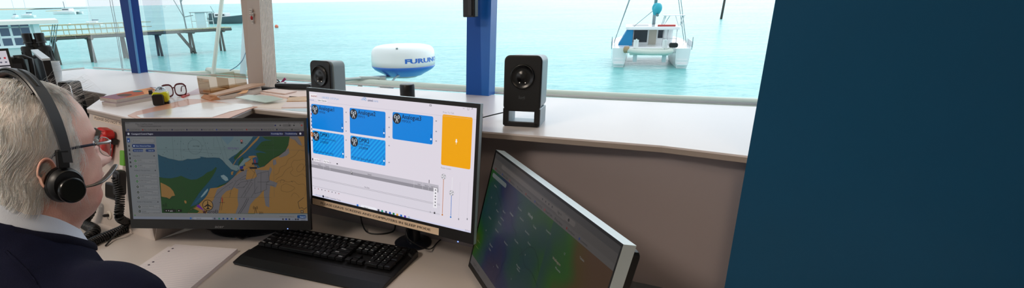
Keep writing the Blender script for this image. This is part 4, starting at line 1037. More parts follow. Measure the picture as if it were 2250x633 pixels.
# ---- right monitor: radio dispatch display
w2, h2 = .54, .328
M2 = panel_frame(-.167, 1.31, CAMZ - .38, -.574, .099)
bp2 = G(907, 541, DESK)
t, loc, (i0, i1, k0, k1) = monitor('black monitor with a bright white screen of blue and orange radio tiles', M2, w2, h2, (bp2.x, bp2.y + .02), (.009, .010, .027), side=m_side)
MON2 = t
MB().lathe([(.052, 0), (.053, .004), (.048, .008), (.02, .012), (0, .013)], n=36).build('stand_base', m_neck, t, True, angle=40)
S2 = Scr(M2 @ Matrix.Translation((0, .0015, 0)))
cv = Canvas(.00010); BGc = (228, 221, 232)
cv.rect(i0, k0, i1, k1, BGc, 1)
q = S2.pts
def tile(a, b, c_, label_, sub, dmr=False):
    x0, y1 = S2(*a); x1, y0 = S2(*b)
    cv.rect(x0, y0, x1, y1, c_, 2, .004)
    if dmr:
        # diagonal lighter bands, clipped to the tile
        W__, H__ = x1 - x0, y1 - y0; stp = .0125
        k = -int(H__ / stp) - 1
        while k * stp < W__:
            o = k * stp
            def cl(o_):
                return [(x0 + o_, y0), (x0 + o_ + H__, y1)]
            (ax, ay), (bx, by) = cl(o); (cx, cy), (dx_, dy_) = cl(o + stp * .5)
            P_ = []
            for (p0, p1) in (((ax, ay), (bx, by)), ((dx_, dy_), (cx, cy))):
                for (x, y) in (p0, p1):
                    if x < x0 + .001: y = y + (x0 + .001 - x) if (p0[1] < p1[1]) == (y == y0) or y == y0 else y; x = x0 + .001
                    P_.append((x, y))
            A_ = [(max(x0 + .001, min(x1 - .001, x)), y) for x, y in P_]
            # proper clip of the slanted band
            poly = [(ax, ay), (cx, cy), (dx_, dy_), (bx, by)]
            for side_ in ((0, x0 + .001, 1), (0, x1 - .001, -1)):
                out = []
                for i_ in range(len(poly)):
                    p0, p1 = poly[i_], poly[(i_ + 1) % len(poly)]
                    f0 = (p0[0] - side_[1]) * side_[2]; f1 = (p1[0] - side_[1]) * side_[2]
                    if f0 >= 0: out.append(p0)
                    if (f0 >= 0) != (f1 >= 0):
                        s_ = f0 / (f0 - f1); out.append((p0[0] + (p1[0] - p0[0]) * s_, p0[1] + (p1[1] - p0[1]) * s_))
                poly = out
                if len(poly) < 3: break
            if len(poly) >= 3: cv.poly(poly, (24, 164, 240), 3)
            k += 1
    if label_:
        cxx, cyy = x0 + .0135, y1 - .0150; r_i = .0130
        cv.disc(cxx, cyy, r_i, (38, 44, 54), 4, 28)
        cv.poly([(cxx, cyy + .004), (cxx + .0045, cyy - .0095), (cxx + .0028, cyy - .0095), (cxx, cyy - .0015), (cxx - .0028, cyy - .0095), (cxx - .0045, cyy - .0095)], (215, 220, 226), 5)
        cv.disc(cxx, cyy + .0042, .0016, (215, 220, 226), 5, 10)
        for s_ in (-1, 1):
            cv.disc(cxx + s_ * .0055, cyy + .0042, .0030, (190, 198, 206), 5, 14, .0046)
            cv.disc(cxx + s_ * .0045, cyy + .0042, .0018, (70, 78, 88), 6, 10, .003)
        cv.text(label_, x0 + .0285, y1 - .0135, .0148, (16, 22, 44), 5, sx=.92, bold=.012)
        if dmr:
            cv.text(sub[0], x0 + .0285, y1 - .0215, .0085, (24, 50, 96), 5, sx=.9); cv.text(sub[1], x0 + .0285, y1 - .0310, .0088, (18, 24, 50), 5, bold=.01)
            cv.text(sub[2], x0 + .004, y0 + .0045, .0085, (24, 50, 96), 5, sx=.9)
        else: cv.text(sub, x0 + .0285, y1 - .0225, .0092, (24, 50, 96), 5)
        cv.line([(x1 - .0045, y0 + .005), (x1 - .0045, y0 + .024)], .0012, (20, 40, 80), 5); cv.disc(x1 - .0045, y0 + .0125, .0024, (235, 240, 250), 6, 12)
    return x0, y0, x1, y1
BL = (6, 132, 224)
tile((683.9, 228), (755.3, 292), BL, 'Analogue1', 'MM06')
tile((768.3, 236.8), (847, 303.8), BL, 'Analogue2', 'MM15')
tile((862.8, 245.8), (950.5, 318), BL, 'Analogue3', 'MMXX')
tile((686.5, 286), (756.8, 348.7), (6, 136, 226), 'DMR1', ('Coastguard Group', '2103503', 'Nelson Base Radio Net'), True)
tile((770, 297.5), (847, 364.7), (6, 136, 226), 'DMR2', ('CAR Group', '2103504', 'FOX 181 Bravo Radio C'), True)
x0, y1 = S2(972.5, 251); x1, y0 = S2(1043.5, 374.5)
cv.rect(x0, y0, i1 - .010, y1, (245, 168, 6), 2, .004)
mxx = (x0 + i1 - .01) / 2; myy = (y0 + y1) / 2
cv.rect(mxx - .0016, myy - .001, mxx + .0016, myy + .0065, (250, 250, 250), 4, .0016); cv.rect(mxx - .0004, myy - .006, mxx + .0004, myy - .001, (250, 250, 250), 4); cv.line([(mxx - .003, myy + .001), (mxx, myy - .002), (mxx + .003, myy + .001)], .0008, (250, 250, 250), 4)
# title strip
cv.rect(i0, S2(700, 224)[1], i1, S2(700, 223.3)[1], (205, 200, 214), 2)
a_ = S2(681, 213); cv.rect(a_[0], a_[1] - .002, a_[0] + .026, a_[1] + .009, (244, 240, 244), 2); cv.text('RADIO', a_[0] + .004, a_[1] + .001, .006, (150, 30, 36), 4, shear=.3, bold=.02, sx=1.2)
cv.text('1/05/2023  2:57:29 pm', S2(707, 215)[0], a_[1], .0068, (110, 170, 220), 4)
cv.text('Connected', S2(676, 224)[0] + .002, S2(700, 224)[1] + .002, .005, (60, 110, 180), 4); cv.rect(S2(697, 222)[0], S2(700, 224)[1] + .0008, S2(719, 222)[0], S2(700, 224)[1] + .008, (246, 243, 248), 3); cv.text('Radio Channels', S2(698.5, 224)[0], S2(700, 224)[1] + .0028, .0052, (20, 20, 30), 4, bold=.015)
b_ = S2(808, 222.5); cv.text('omni', b_[0], b_[1], .0085, (60, 80, 120), 4, bold=.02); cv.text('core', b_[0] + .0185, b_[1], .0085, (120, 160, 210), 4)
lx_ = b_[0] - .009
cv.ring(lx_ + .002, b_[1] + .004, .003, .0009, (90, 160, 215), 4, 14); cv.ring(lx_ - .001, b_[1] + .0065, .003, .0009, (90, 160, 215), 4, 14)
for k in range(3): cv.line([(lx_ - .013 + k * .002, b_[1] + .002 + k * .0022), (lx_ - .003, b_[1] + .002 + k * .0022)], .0008, (90, 160, 215), 4)
c_ = S2(946, 231.5); cv.rect(c_[0] - .003, c_[1] - .002, c_[0] + .003, c_[1] + .002, (60, 60, 66), 3); cv.rect(c_[0] - .0022, c_[1] - .001, c_[0] + .0022, c_[1] + .001, BGc, 4)
for k, uu in enumerate((1019, 1029, 1038)):
    p_ = S2(uu, 238.5)
    if k == 0: cv.line([(p_[0] - .0022, p_[1]), (p_[0] + .0022, p_[1])], .0006, (110, 108, 112), 3)
    elif k == 1: cv.line([(p_[0] - .002, p_[1] - .003), (p_[0] + .002, p_[1] - .003), (p_[0] + .002, p_[1] + .003), (p_[0] - .002, p_[1] + .003)], .0006, (110, 108, 112), 3, True)
    else: cv.line([(p_[0] - .002, p_[1] - .0025), (p_[0] + .002, p_[1] + .0025)], .0006, (110, 108, 112), 3); cv.line([(p_[0] - .002, p_[1] + .0025), (p_[0] + .002, p_[1] - .0025)], .0006, (110, 108, 112), 3)
cv.text('Press To Talk', S2(973, 249)[0], y1 + .003, .0055, (160, 158, 168), 3)
cv.text('Radio Levels', S2(969, 375)[0], y0 - .0085, .0055, (150, 148, 158), 3)
# tool icons at the left edge
for k in range(10):
    yk = S2(679, 233 + 8.2 * k)[1]; cv.rect(i0 + .0035, yk - .0022, i0 + .0075, yk + .0018, [(150, 150, 165), (120, 160, 200), (200, 90, 60), (40, 110, 190), (80, 120, 160), (60, 100, 160), (90, 90, 110), (40, 40, 60), (206, 120, 30), (90, 90, 110)][k], 3, .001, 2)
yk = S2(681, 293.5)[1]; cv.rect(i0 + .001, yk - .0055, i0 + .0105, yk + .0045, (196, 112, 30), 4); cv.rect(i0 + .0045, yk - .003, i0 + .0065, yk + .002, (240, 235, 230), 5)
for (uu, vs_) in ((761, (247, 268, 288, 308, 345)), (855.5, (258, 280, 301, 320, 357)), (959, (266, 289, 310))):
    for v_ in vs_: p_ = S2(uu, v_); cv.rect(p_[0] - .0022, p_[1] - .0014, p_[0] + .0004, p_[1] + .0014, (120, 130, 150), 3, .0005, 2); cv.line([(p_[0] + .0014, p_[1] - .0016), (p_[0] + .0014, p_[1] + .0016)], .0005, (120, 130, 150), 3)
# log table
xT = S2(968, 420)[0]
def hy(u, v): return S2(u, v)[1]
yA, yB, yC = hy(690, 361), hy(690, 366), hy(690, 372)
yA2 = hy(900, 397.5)
cv.rect(i0, hy(960, 473), xT, hy(690, 357), (222, 217, 228), 2)
yh0 = hy(960, 406.5); yh1 = hy(960, 415); yh2 = hy(960, 422.5)
cv.rect(i0, yh1, xT - .006, yh0, (190, 186, 196), 3); cv.rect(i0, yh2, xT - .006, yh1, (150, 147, 156), 3)
for uu, s_ in ((700, 'Time'), (716, 'Source'), (808, 'Details'), (918, 'User'), (934, 'Station'), (947, 'Call Group')):
    cv.text(s_, xx.__call__(uu) if False else S2(uu, 390)[0], yh1 + .001, .0048, (40, 40, 50), 4)
for uu in (712, 726, 910, 929, 942): x_ = S2(uu, 400)[0]; cv.line([(x_, yh2), (x_, yh0)], .0005, (225, 222, 230), 4)
for s_, uu in (('Last Plan v1', 691), ('Play Filter v1', 712)):
    x_ = S2(uu, 360)[0]; cv.rect(x_ - .002, yh0 + .001, x_ + .019, yh0 + .010, (244, 240, 246), 3, .001); cv.text(s_, x_, yh0 + .0035, .0052, (20, 20, 30), 4)
x_ = S2(741, 368)[0]; cv.rect(x_ - .002, yh0 + .004, x_ + .003, yh0 + .007, (30, 30, 40), 4); x_ = S2(687.5, 360)[0]; cv.rect(x_ - .002, yh0 + .002, x_ + .002, yh0 + .0085, (40, 40, 50), 4)
ym = hy(805, 413); cv.text('No Data', S2(801, 413)[0], ym, .0048, (60, 60, 70), 4)
for vv in (447, 449.5): cv.rect(i0, hy(960, vv + .8), xT - .0, hy(960, vv), (176, 172, 182), 3)
cv.rect(i0, hy(960, 470), xT, hy(960, 469.3), (176, 172, 182), 3)
x_ = S2(957, 430)[0]; cv.rect(x_ - .006, hy(957, 457), x_ + .005, hy(957, 413), (240, 237, 243), 4)
for k in range(6):
    yk = hy(957, 417 + 7 * k) ; s_ = 1 if k < 3 else -1
    cv.poly([(x_ - .0022, yk - .0018 * s_), (x_ + .0022, yk - .0018 * s_), (x_, yk + .002 * s_)], (36, 36, 46), 5)
x_ = S2(943, 407)[0]; cv.rect(x_ - .0008, yh0 + .0005, x_ + .0008, yh0 + .009, (30, 30, 36), 4)
for k in range(9):
    x_ = S2(685 + 7.5 * k, 418 + 1.5 * k)[0]; cv.rect(x_ - .0015, hy(900, 461) - .0012, x_ + .0012, hy(900, 461) + .0014, [(60, 60, 70), (90, 90, 100), (150, 60, 50)][k % 3], 4, .0005, 2)
yk = hy(700, 429.5); cv.text('Record Event', S2(694, 428)[0], yk - .001, .0055, (120, 150, 190), 4); cv.disc(S2(710.5, 431)[0], yk + .0006, .0034, (24, 30, 52), 5, 14); cv.text('Audible Connection Tones', S2(713.5, 431)[0], yk - .001, .0055, (60, 60, 72), 4)
x_ = S2(955, 468)[0]; yk = hy(955, 468); cv.rect(x_ - .0022, yk - .002, x_ + .0022, yk + .0015, (20, 20, 26), 5); cv.ring(x_, yk + .002, .0014, .0006, (20, 20, 26), 5, 10); cv.ring(x_ - .0125, yk, .0018, .0006, (140, 138, 148), 5, 10)
# volume sliders
for (ut, vt, ub, vb, c_) in ((974.5, 388, 972.5, 472, (196, 120, 60)), (992.5, 424, 990.5, 477, (50, 120, 200))):
    xa, ya = S2(ut, vt); xb, yb_ = S2(ub, vb); xa = (xa + xb) / 2
    cv.line([(xa, yb_), (xa, ya)], .0014, c_, 3); cv.disc(xa, ya, .0062, (232, 230, 236), 4, 20); cv.ring(xa, ya, .0062, .0006, (120, 118, 126), 5, 20)
    for k in range(4): cv.poly([(xa, ya), (xa + .0055 * math.cos(k * PI / 2 + .4), ya + .0055 * math.sin(k * PI / 2 + .4)), (xa + .0055 * math.cos(k * PI / 2 + .9), ya + .0055 * math.sin(k * PI / 2 + .9))], (130, 128, 136), 5)
    cv.disc(xa, yb_, .0024, c_, 4, 12); cv.ring(xa, yb_, .0026, .0007, (230, 228, 235), 5, 12)
xa = S2(994, 390)[0]; cv.line([(xa, S2(994, 424)[1]), (xa, S2(994, 390)[1])], .0014, (238, 236, 242), 3)
for uu in (1010, 1029):
    xa = S2(uu, 430)[0]; cv.line([(xa, S2(uu, 483)[1]), (xa, S2(uu, 400)[1])], .0009, (214, 208, 220), 3); cv.rect(xa - .0012, S2(uu, 484)[1], xa + .0012, S2(uu, 480)[1], (120, 120, 130), 4)
# task bar
yt = S2(1020, 505)[1]
cv.rect(i0, k0, i1, yt, (216, 216, 238), 2); yb = (k0 + yt) / 2 
for uu, c_ in ((786, (20, 110, 210)), (832, (60, 60, 70)), (840, (30, 150, 120)), (848.5, (40, 60, 100)), (857, (20, 80, 180)), (865, (20, 120, 60)), (873, (230, 170, 60)), (881.5, (20, 100, 190)), (890, (80, 60, 170)), (898.5, (170, 190, 220))):
    x_ = S2(uu, 440 + (uu - 690) * .25 + 0)[0]; cv.rect(x_ - .0030, yb - .003, x_ + .0030, yb + .003, c_, 4, .001, 2)
cv.rect(S2(793, 462)[0], yb - .0045, S2(828, 470)[0], yb + .0045, (240, 240, 248), 3, .0045); cv.text('Search', S2(800, 465)[0], yb - .002, .0055, (110, 110, 120), 4)
cv.text('2:57 pm', i1 - .017, yb + .001, .0042, (110, 110, 130), 4); cv.text('1/05/2023', i1 - .018, yb - .0045, .0042, (110, 110, 130), 4)
# pointer
p_ = S2(771.5, 374.5); cv.poly([p_, (p_[0], p_[1] - .0085), (p_[0] + .0019, p_[1] - .0065), (p_[0] + .0036, p_[1] - .0105), (p_[0] + .005, p_[1] - .0098), (p_[0] + .0034, p_[1] - .006), (p_[0] + .006, p_[1] - .006)], (20, 20, 24), 8); 
p_ = (p_[0] + .0007, p_[1] - .0018); cv.poly([p_, (p_[0], p_[1] - .005), (p_[0] + .0017, p_[1] - .0036), (p_[0] + .0036, p_[1] - .0037)], (250, 250, 250), 9)
cv.mb.build('screen', screen_mat('screen_light_bright', .92), t, M=loc @ Matrix.Translation((0, .0015, 0)), label='bright white screen with blue and orange radio tiles')
# sticker on the lower bezel
F2 = Scr(M2); a_ = F2(687, 446); b_ = F2(964, 516)
zc2 = -h2 / 2 + .0105
st = Canvas(.0003); st.rect(a_[0], zc2 - .0085, b_[0], zc2 + .0095, (226, 200, 172), 1)
txt = 'PLEASE LEAVE SCREENS AND COMPUTERS IN SLEEP MODE'
vs_, fs_, wd = text2d(txt, 1, bold=.018); st.text(txt, (a_[0] + b_[0]) / 2 + .004, zc2 - .0026, .0090, (52, 40, 38), 2, sx=(b_[0] - a_[0]) * .87 / (wd * .0090), align='CENTER', bold=.018)
o = st.mb.build('notice_sticker', m_print, t, M=loc); o['label'] = 'cream sticker reading PLEASE LEAVE SCREENS AND COMPUTERS IN SLEEP MODE'
p_ = F2(1006.5, 531); MB().ell((p_[0], -.0006, p_[1]), (.0020, .001, .0016), 10, 6).build('power_light', emit('led_blue'), t, M=loc)

# ---- third monitor, steeply turned, weather map
w3, h3 = .54, .30
TLp = Vector((.106, 1.2146, CAMZ - .3308)); yaw3, tilt3 = -1.3143, .2315
M3 = panel_frame(0, 0, 0, yaw3, tilt3); R3 = M3.to_3x3()
c3 = TLp + R3 @ Vector((w3 / 2, 0, -h3 / 2)); M3.translation = c3
bx = c3 + R3 @ Vector((0, .12, 0))
t, loc, (i0, i1, k0, k1) = monitor('angled monitor at the right showing a dark rainbow weather map', M3, w3, h3, (bx.x, bx.y), (.004, .005, .012), depth=.022, side=mat('casing_pale_silver', (205, 220, 226), .3, metal=.2, var=.02))
MB().lathe([(.10, 0), (.10, .006), (.03, .012), (0, .012)], n=32).build('stand_base', m_neck, t, True, angle=40)
S3 = Scr(M3 @ Matrix.Translation((0, .0015, 0)))
# the colour field: a smooth rainbow grid
def bl(a, b, s_): s_ = max(0, min(1, s_)); return tuple(a[i] + (b[i] - a[i]) * s_ for i in range(3))
def wcol(x, y):
    a = (x - i0) / (i1 - i0); b = (y - k0) / (k1 - k0)
    n_ = noise.noise(Vector((a * 5.0, b * 3.2, 1.7))) * .5 + noise.noise(Vector((a * 11, b * 7, 4))) * .16
    f = .30 + (1 - abs(a - .30) / .32) * .5 + n_ * .75
    if a > .62: f = .42 - (a - .62) * 1.9 + n_ * .4
    st_ = [(-.2, (82, 58, 40)), (.04, (78, 62, 26)), (.2, (38, 84, 24)), (.38, (30, 66, 56)), (.55, (30, 60, 66)), (.72, (30, 40, 74)), (.9, (44, 40, 66)), (1.2, (54, 44, 66))]
    for (p, c0), (p1, c1) in zip(st_, st_[1:]):
        if f < p1: return bl(c0, c1, (f - p) / (p1 - p))
    return st_[-1][1]
cv = Canvas(.00010)
ytb = S3(1046, 560)[1]; ytp = k1 - .040
ytb = k0 + .022
cv.rect(i0, k0, i1, k1, (60, 60, 62), 1)
NX, NY = 90, 46
for i in range(NX):
    for j in range(NY):
        xa, xb = i0 + (i1 - i0) * i / NX, i0 + (i1 - i0) * (i + 1) / NX; ya, yb = ytb + (ytp - ytb) * j / NY, ytb + (ytp - ytb) * (j + 1) / NY
        cv.rect(xa, ya, xb, yb, wcol((xa + xb) / 2, (ya + yb) / 2), 2)
cv.rect(i0, ytp, i1, k1, (86, 82, 80), 2); cv.rect(i0, k1 - .013, i1, k1, (72, 70, 70), 3); cv.rect(i0 + .05, k1 - .0245, i1 - .13, k1 - .0155, (104, 98, 95), 3, .004); cv.rect(i0, ytp, i1, ytp + .011, (92, 88, 86), 3)
cv.rect(i1 - .20, k1 - .0265, i1 - .165, k1 - .0145, (100, 95, 92), 4, .005); cv.text('Sign in', i1 - .195, k1 - .0225, .006, (40, 38, 38), 5); cv.disc(i1 - .153, k1 - .020, .003, (40, 38, 38), 5, 12)
for k in range(10):
    xk = i0 + .02 + k * .045; cv.disc(xk, ytp + .0055, .0024, [(120, 40, 40), (40, 60, 120), (140, 50, 60), (60, 60, 60)][k % 4], 4, 10); cv.text(['Windy: 35.32', 'Vessel Traffic', 'Boat Ramp', 'Conditions', 'comments'][k % 5], xk + .004, ytp + .0032, .0055, (40, 38, 40), 4)
for k in range(4): cv.disc(i1 - .26 + k * .014, k1 - .020, .0022, (60, 58, 60), 5, 10)
cv.rect(i0 + .01, ytp - .016, i0 + .10, ytp - .006, (110, 118, 118), 4, .005)
rr = random.Random(9)
for k in range(46):
    xk, yk = rr.uniform(i0 + .02, i1 - .03), rr.uniform(ytb + .01, ytp - .02); cv.text(rr.choice(['Motueka', 'Takaka', 'Nelson', 'Picton', 'Blenheim', 'Havelock', '12', '17', '9']), xk, yk, .0055, (140, 142, 140), 4)
rr = random.Random(5)
for k in range(9):
    P_ = []; x_, y_ = rr.uniform(i0 + .04, i0 + .35), rr.uniform(ytb + .02, ytp - .05); an = rr.uniform(0, 6)
    for j in range(14): an += rr.uniform(-.6, .6); x_ += .009 * math.cos(an); y_ += .009 * math.sin(an); P_.append((min(max(x_, i0), i1), min(max(y_, ytb), ytp - .01)))
    cv.line(P_, .0007, (14, 18, 24), 3)
cv.text('Windy', i0 + .23, ytp - .028, .009, (150, 150, 150), 4, bold=.01); cv.text('Wellington', i1 - .17, ytp - .06, .007, (160, 140, 130), 4)
for k in range(2): cv.line([(i0 + .012, ytb + .028 + k * .016), (i0 + .03, ytb + .028 + k * .016)], .0012, (110, 120, 70), 4)
cv.rect(i0, k0, i1, ytb, (92, 88, 88), 3); cv.text('Wed 3 - 3pm', i0 + .02, k0 + .006, .009, (44, 42, 44), 4)
cv.mb.build('screen', screen_mat('screen_light_map', .45), t, M=loc @ Matrix.Translation((0, .0015, 0)), label='dim screen with a rainbow coloured weather map')

# ------------------------------------------------------------------ keyboard
ka, kb = G(622, 510, DESK), G(913, 567, DESK); kc = G(545, 578, DESK)
kx = (kb - ka).normalized(); kl = (kb - ka).length; kyaw = math.atan2(kx.y, kx.x) + .03; ka = ka + Vector((.012, -.004, 0)); kl -= .012
t = thing('keyboard', 'black full-size keyboard with a palm rest in front of the monitors', 'keyboard', (ka.x, ka.y, DESK), kyaw)
kd = .215; R_k = Rx(math.radians(3.0))
mb = MB()
prof_k = [(0, .006), (0, .020), (-.012, .024), (-.034, .022), (-.040, .018), (-.150, .013), (-.156, .016), (-.19, .013), (-.222, .005), (-.222, 0), (0, 0)]
def sweep(mb, prof, x0, x1, inset=.012):
    n = len(prof); vs = []
    for x, k in ((x0, 0), (x0 + inset, 1), (x1 - inset, 1), (x1, 0)):
        for (y, z) in prof:
            cy_ = -.11; s_ = 1 if k else .94
            vs.append((x, cy_ + (y - cy_) * s_, z if k else z * .8))
    fs = []
    for i in range(3):
        for j in range(n): fs.append((i * n + j, (i + 1) * n + j, (i + 1) * n + (j + 1) % n, i * n + (j + 1) % n))
    fs.append(tuple(range(n))); fs.append(tuple(range(3 * n, 4 * n))[::-1]); mb.add(vs, fs)
sweep(mb, prof_k, -.004, kl + .004)
mb.build('case', mat('keyboard_black', (16, 16, 18), .42, var=.08), t, bevel=.0015)
mb = MB(); mb.box((kl / 2, -.017, .0238), (kl - .03, .012, .002)); mb.build('media_strip', m_blackg, t)
kk = MB(); leg_ = MB(); kp = .0190
def key(x, y, wk=1, hk=1, ch=None):
    w_ = kp * wk - .0028; h_ = kp * hk - .0028; zt_ = .0275 + (y + .10) * .05
    xc, yc = x + kp * wk / 2, y - kp * hk / 2
    v = []
    for (s_, z_) in ((1, zt_ - .008), (.97, zt_ - .001), (.86, zt_)):
        for sx_, sy_ in ((-1, -1), (1, -1), (1, 1), (-1, 1)): v.append((xc + sx_ * w_ / 2 * s_, yc + sy_ * h_ / 2 * s_ + (.0008 if s_ < .9 else 0), z_))
    f = [(a + k * 4, (a + 1) % 4 + k * 4, (a + 1) % 4 + 4 + k * 4, a + 4 + k * 4) for k in range(2) for a in range(4)] + [(8, 9, 10, 11), (3, 2, 1, 0)]
    kk_ = MB(); kk_.add(v, f)
    if ch:
        vs_, fs_, _ = text2d(ch, .0068, bold=.02); kk_.add([(xc - w_ * .32 + a, yc + h_ * .02 + b, zt_ + .0002) for a, b in vs_], fs_, 1)
    kk_.build('key', [m_key, m_leg], t)
m_leg = mat('legend_white', (200, 204, 210), .5)
m_key = mat('key_black', (20, 20, 23), .34, var=.08)
x0k = .012; ytop_k = -.042
rowsk = [[('`', 1)] + [(c, 1) for c in '1234567890-='] + [('Bksp', 2)], [('Tab', 1.5)] + [(c, 1) for c in 'QWERTYUIOP[]'] + [('\\', 1.5)], [('Caps', 1.75)] + [(c, 1) for c in 'ASDFGHJKL;'] + [("'", 1), ('Enter', 2.25)], [('Shift', 2.25)] + [(c, 1) for c in 'ZXCVBNM,./'] + [('Shift', 2.75)], [('Ctrl', 1.25), ('Win', 1.25), ('Alt', 1.25), ('', 6.25), ('Alt', 1.25), ('Fn', 1.25), ('', 1.25), ('Ctrl', 1.25)]]
pitch_s = (kl - .024) / (22.6 * kp); kp *= pitch_s
xk = x0k
for k in range(13): key(xk, ytop_k + .0155, .92, .72, (['Esc'] + ['F%d' % i for i in range(1, 13)])[k]); xk += kp * 1.155
for k in range(3): key(x0k + kp * (15.3 + k), ytop_k + .0155, .92, .72)
for k in range(4): key(x0k + kp * (18.6 + k), ytop_k + .0155, .92, .72)
for r_i, row in enumerate(rowsk):
    xk = x0k; yk = ytop_k - r_i * kp
    for ch, wk in row: key(xk, yk, wk, 1, ch or None); xk += kp * wk
    if r_i < 2:
        for k in range(3): key(x0k + kp * (15.3 + k), yk, 1, 1, ['Ins', 'Hm', 'Pu', 'Del', 'End', 'Pd'][r_i * 3 + k])
    if r_i == 3: key(x0k + kp * 16.3, yk, 1)
    if r_i == 4:
        for k in range(3): key(x0k + kp * (15.3 + k), yk, 1)
np_ = [['N', '/', '*', '-'], ['7', '8', '9'], ['4', '5', '6'], ['1', '2', '3'], ['0', None, '.']]
for r_i, row in enumerate(np_):
    for k, ch in enumerate(row):
        if ch is None: continue
        key(x0k + kp * (18.6 + k), ytop_k - r_i * kp, 2 if ch == '0' else 1, 1, ch)
key(x0k + kp * 21.6, ytop_k - kp, 1, 2, '+'); key(x0k + kp * 21.6, ytop_k - 3 * kp, 1, 2)
mb = MB()
for k in range(16): mb.box((.045 + k * .0225, -.017, .0250), (.006, .0022, .0006))
mb.build('media_symbols', mat('legend_white'), t)

# ------------------------------------------------------------------ paper pad
P_ = [G(u, v, DESK + .010) for u, v in ((385, 536.5), (521.5, 547), (468, 592), (303, 592))]
for p_ in P_: p_.z = DESK
ux = (P_[1] - P_[0]).normalized(); uy = Vector((ux.y, -ux.x, 0))
t = thing('refill_pad', 'ruled punched refill pad of paper lying on the desk', 'notepad', (P_[0].x, P_[0].y, DESK), math.atan2(ux.y, ux.x))
Wp = .215; Lp = .30
th = .010
mb = MB(); sk = -.06
pp = lambda x, y, s_=-.24: (x + y * -s_ * 1, y)
def para(x0, x1, y0, y1): return [pp(x0, y0), pp(x1, y0), pp(x1, y1), pp(x0, y1)]
Wp = (P_[1] - P_[0]).length
d3 = (P_[3] - P_[0]); rx_ = Vector((ux.x, ux.y)); ly = d3.dot(uy); lx2 = d3.dot(ux); shk = lx2 / ly
def pq(x, y): return (x - y * shk * 1.0, y)   # y runs negative towards the reader
def quad(x0, x1, y0, y1): return [pq(x0, y0), pq(x1, y0), pq(x1, y1), pq(x0, y1)]
mb.prism(quad(0, Wp, 0, -Lp), 0, th); mb.build('paper_block', mat('ruled_paper', (222, 214, 216), .7, var=.01), t)
MB().prism(quad(-.020, Wp * .3, -.006, -Lp - .006), th * .3, th * .36).build('loose_sheet', mat('ruled_paper'), t)
mb = MB()
for k in range(34):
    y_ = -.010 - k * .0085
    mb.prism([pq(.003, y_), pq(Wp - .002, y_), pq(Wp - .002, y_ - .0007), pq(.003, y_ - .0007)], th + .0001, th + .0002)
mb.build('ruled_lines', mat('ruling_ink', (176, 172, 190), .7), t)
mb = MB()
for y_ in (-.028, -.045, -.11, -.127, -.19, -.207, -.27):
    x_, y2 = pq(.012, y_); mb.lathe([(.0032, 0), (.0032, .0002)], (x_, y2, th + .0002), 12); 
mb.build('punch_holes', mat('hole_dark', (52, 40, 62), .8), t)

# clear acrylic sheet and bits under the left monitor
m_acr = glass_mat('clear_acrylic', (236, 240, 240), .10)
Pq = [G(430, 498, DESK), G(533, 527, DESK), G(600, 496, DESK), G(510, 478, DESK)]
mb = MB(); mb.prism([V2(p) for p in Pq], DESK + .001, DESK + .004); o = mb.build('acrylic_sheet', m_acr, None); tag(o, 'clear acrylic sheet with dark edges lying on the desk under the left monitor', 'sheet')
eb = MB()
for a, b in ((0, 1), (1, 2)): eb.tube([(Pq[a].x, Pq[a].y, DESK + .0035), (Pq[b].x, Pq[b].y, DESK + .0035)], .0012, 4)
eb.build('edge', mat('dark_edge', (70, 60, 58), .4), o)
# ------------------------------------------------------------------ speakers
m_spk = mat('speaker_black', (12, 12, 14), .45, var=.05); m_spg = mat('speaker_grey_side', (158, 176, 184), .4, var=.03); m_cone = mat('cone_black', (9, 9, 10), .25)
def speaker(label, loc_, rz, Wf=.088, Hh=.165, Dp=.10):
    t = thing('desktop_speaker', label, 'speaker', loc_, rz, None)
    tilt_ = Rx(-.05).to_4x4()
    # wedge shaped cabinet, front faces -Y; foot ring with the open slot below
    mb = MB(); mb.rbox((0, 0.006, Hh * .61), (Wf, .012, Hh * .78), .014, axis='y', n=6); 
    mb.rbox((0, .006, Hh * .035), (Wf * .94, .012, Hh * .07), .004, axis='y')
    for s_ in (-1, 1): mb.rbox((s_ * (Wf / 2 - .007), .006, Hh * .14), (.014, .012, Hh * .26), .004, axis='y')
    mb.build('front_baffle', m_spk, t, M=tilt_, bevel=.001)
    mb = MB(); mb.rbox((0, .012 + (Dp - .012) / 2, Hh * .62), (Wf * .985, Dp - .012, Hh * .74), .014, axis='y', n=6)
    for s_ in (-1, 1): mb.rbox((s_ * (Wf / 2 - .006), .012 + (Dp - .012) / 2, Hh * .13), (.010, Dp - .012, Hh * .26), .003, axis='y')
    mb.rbox((0, .012 + (Dp - .012) / 2, Hh * .02), (Wf * .94, Dp - .012, Hh * .04), .003, axis='y')
    mb.build('cabinet', m_spg, t, M=tilt_)
    zc_ = Hh * .71; Rr = Rx(PI / 2)
    MB().lathe([(.0, .004), (.008, .0045), (.012, .002), (.022, .001), (.0265, .004), (.0285, .0045), (.030, .001), (.030, -.002)], (0, -.0005, zc_), 32, Rr).build('driver', m_cone, t, True, M=tilt_)
    mb = MB()
    for x_ in (-.006, .008): mb.ell((x_, -.0035, zc_ - .014), (.0011, .001, .0011), 8, 6)
    mb.build('glints', emit('tiny_led', (255, 240, 225), .9), t, M=tilt_)  # glowing specks that paint highlights on the driver cone
    vs_, fs_, wd = text2d('logi', .011, 1, .02, 'CENTER'); MB().add([(x, -.0004, Hh * .40 + z) for x, z in vs_], fs_).build('maker_lettering', mat('logo_grey', (74, 78, 82), .5), t, M=tilt_)
    return t
s1 = G(708, 247, SHELF); s2 = G(1144, 279, SHELF)
speaker('black desktop speaker turned aside behind the top left corner of the bright monitor', (s1.x, s1.y, SHELF), math.radians(-34), .080, .145, .064)
speaker('black desktop speaker facing the room, standing on the shelf right of the bright monitor', (s2.x, s2.y, SHELF), math.radians(-19), .092, .172, .095)
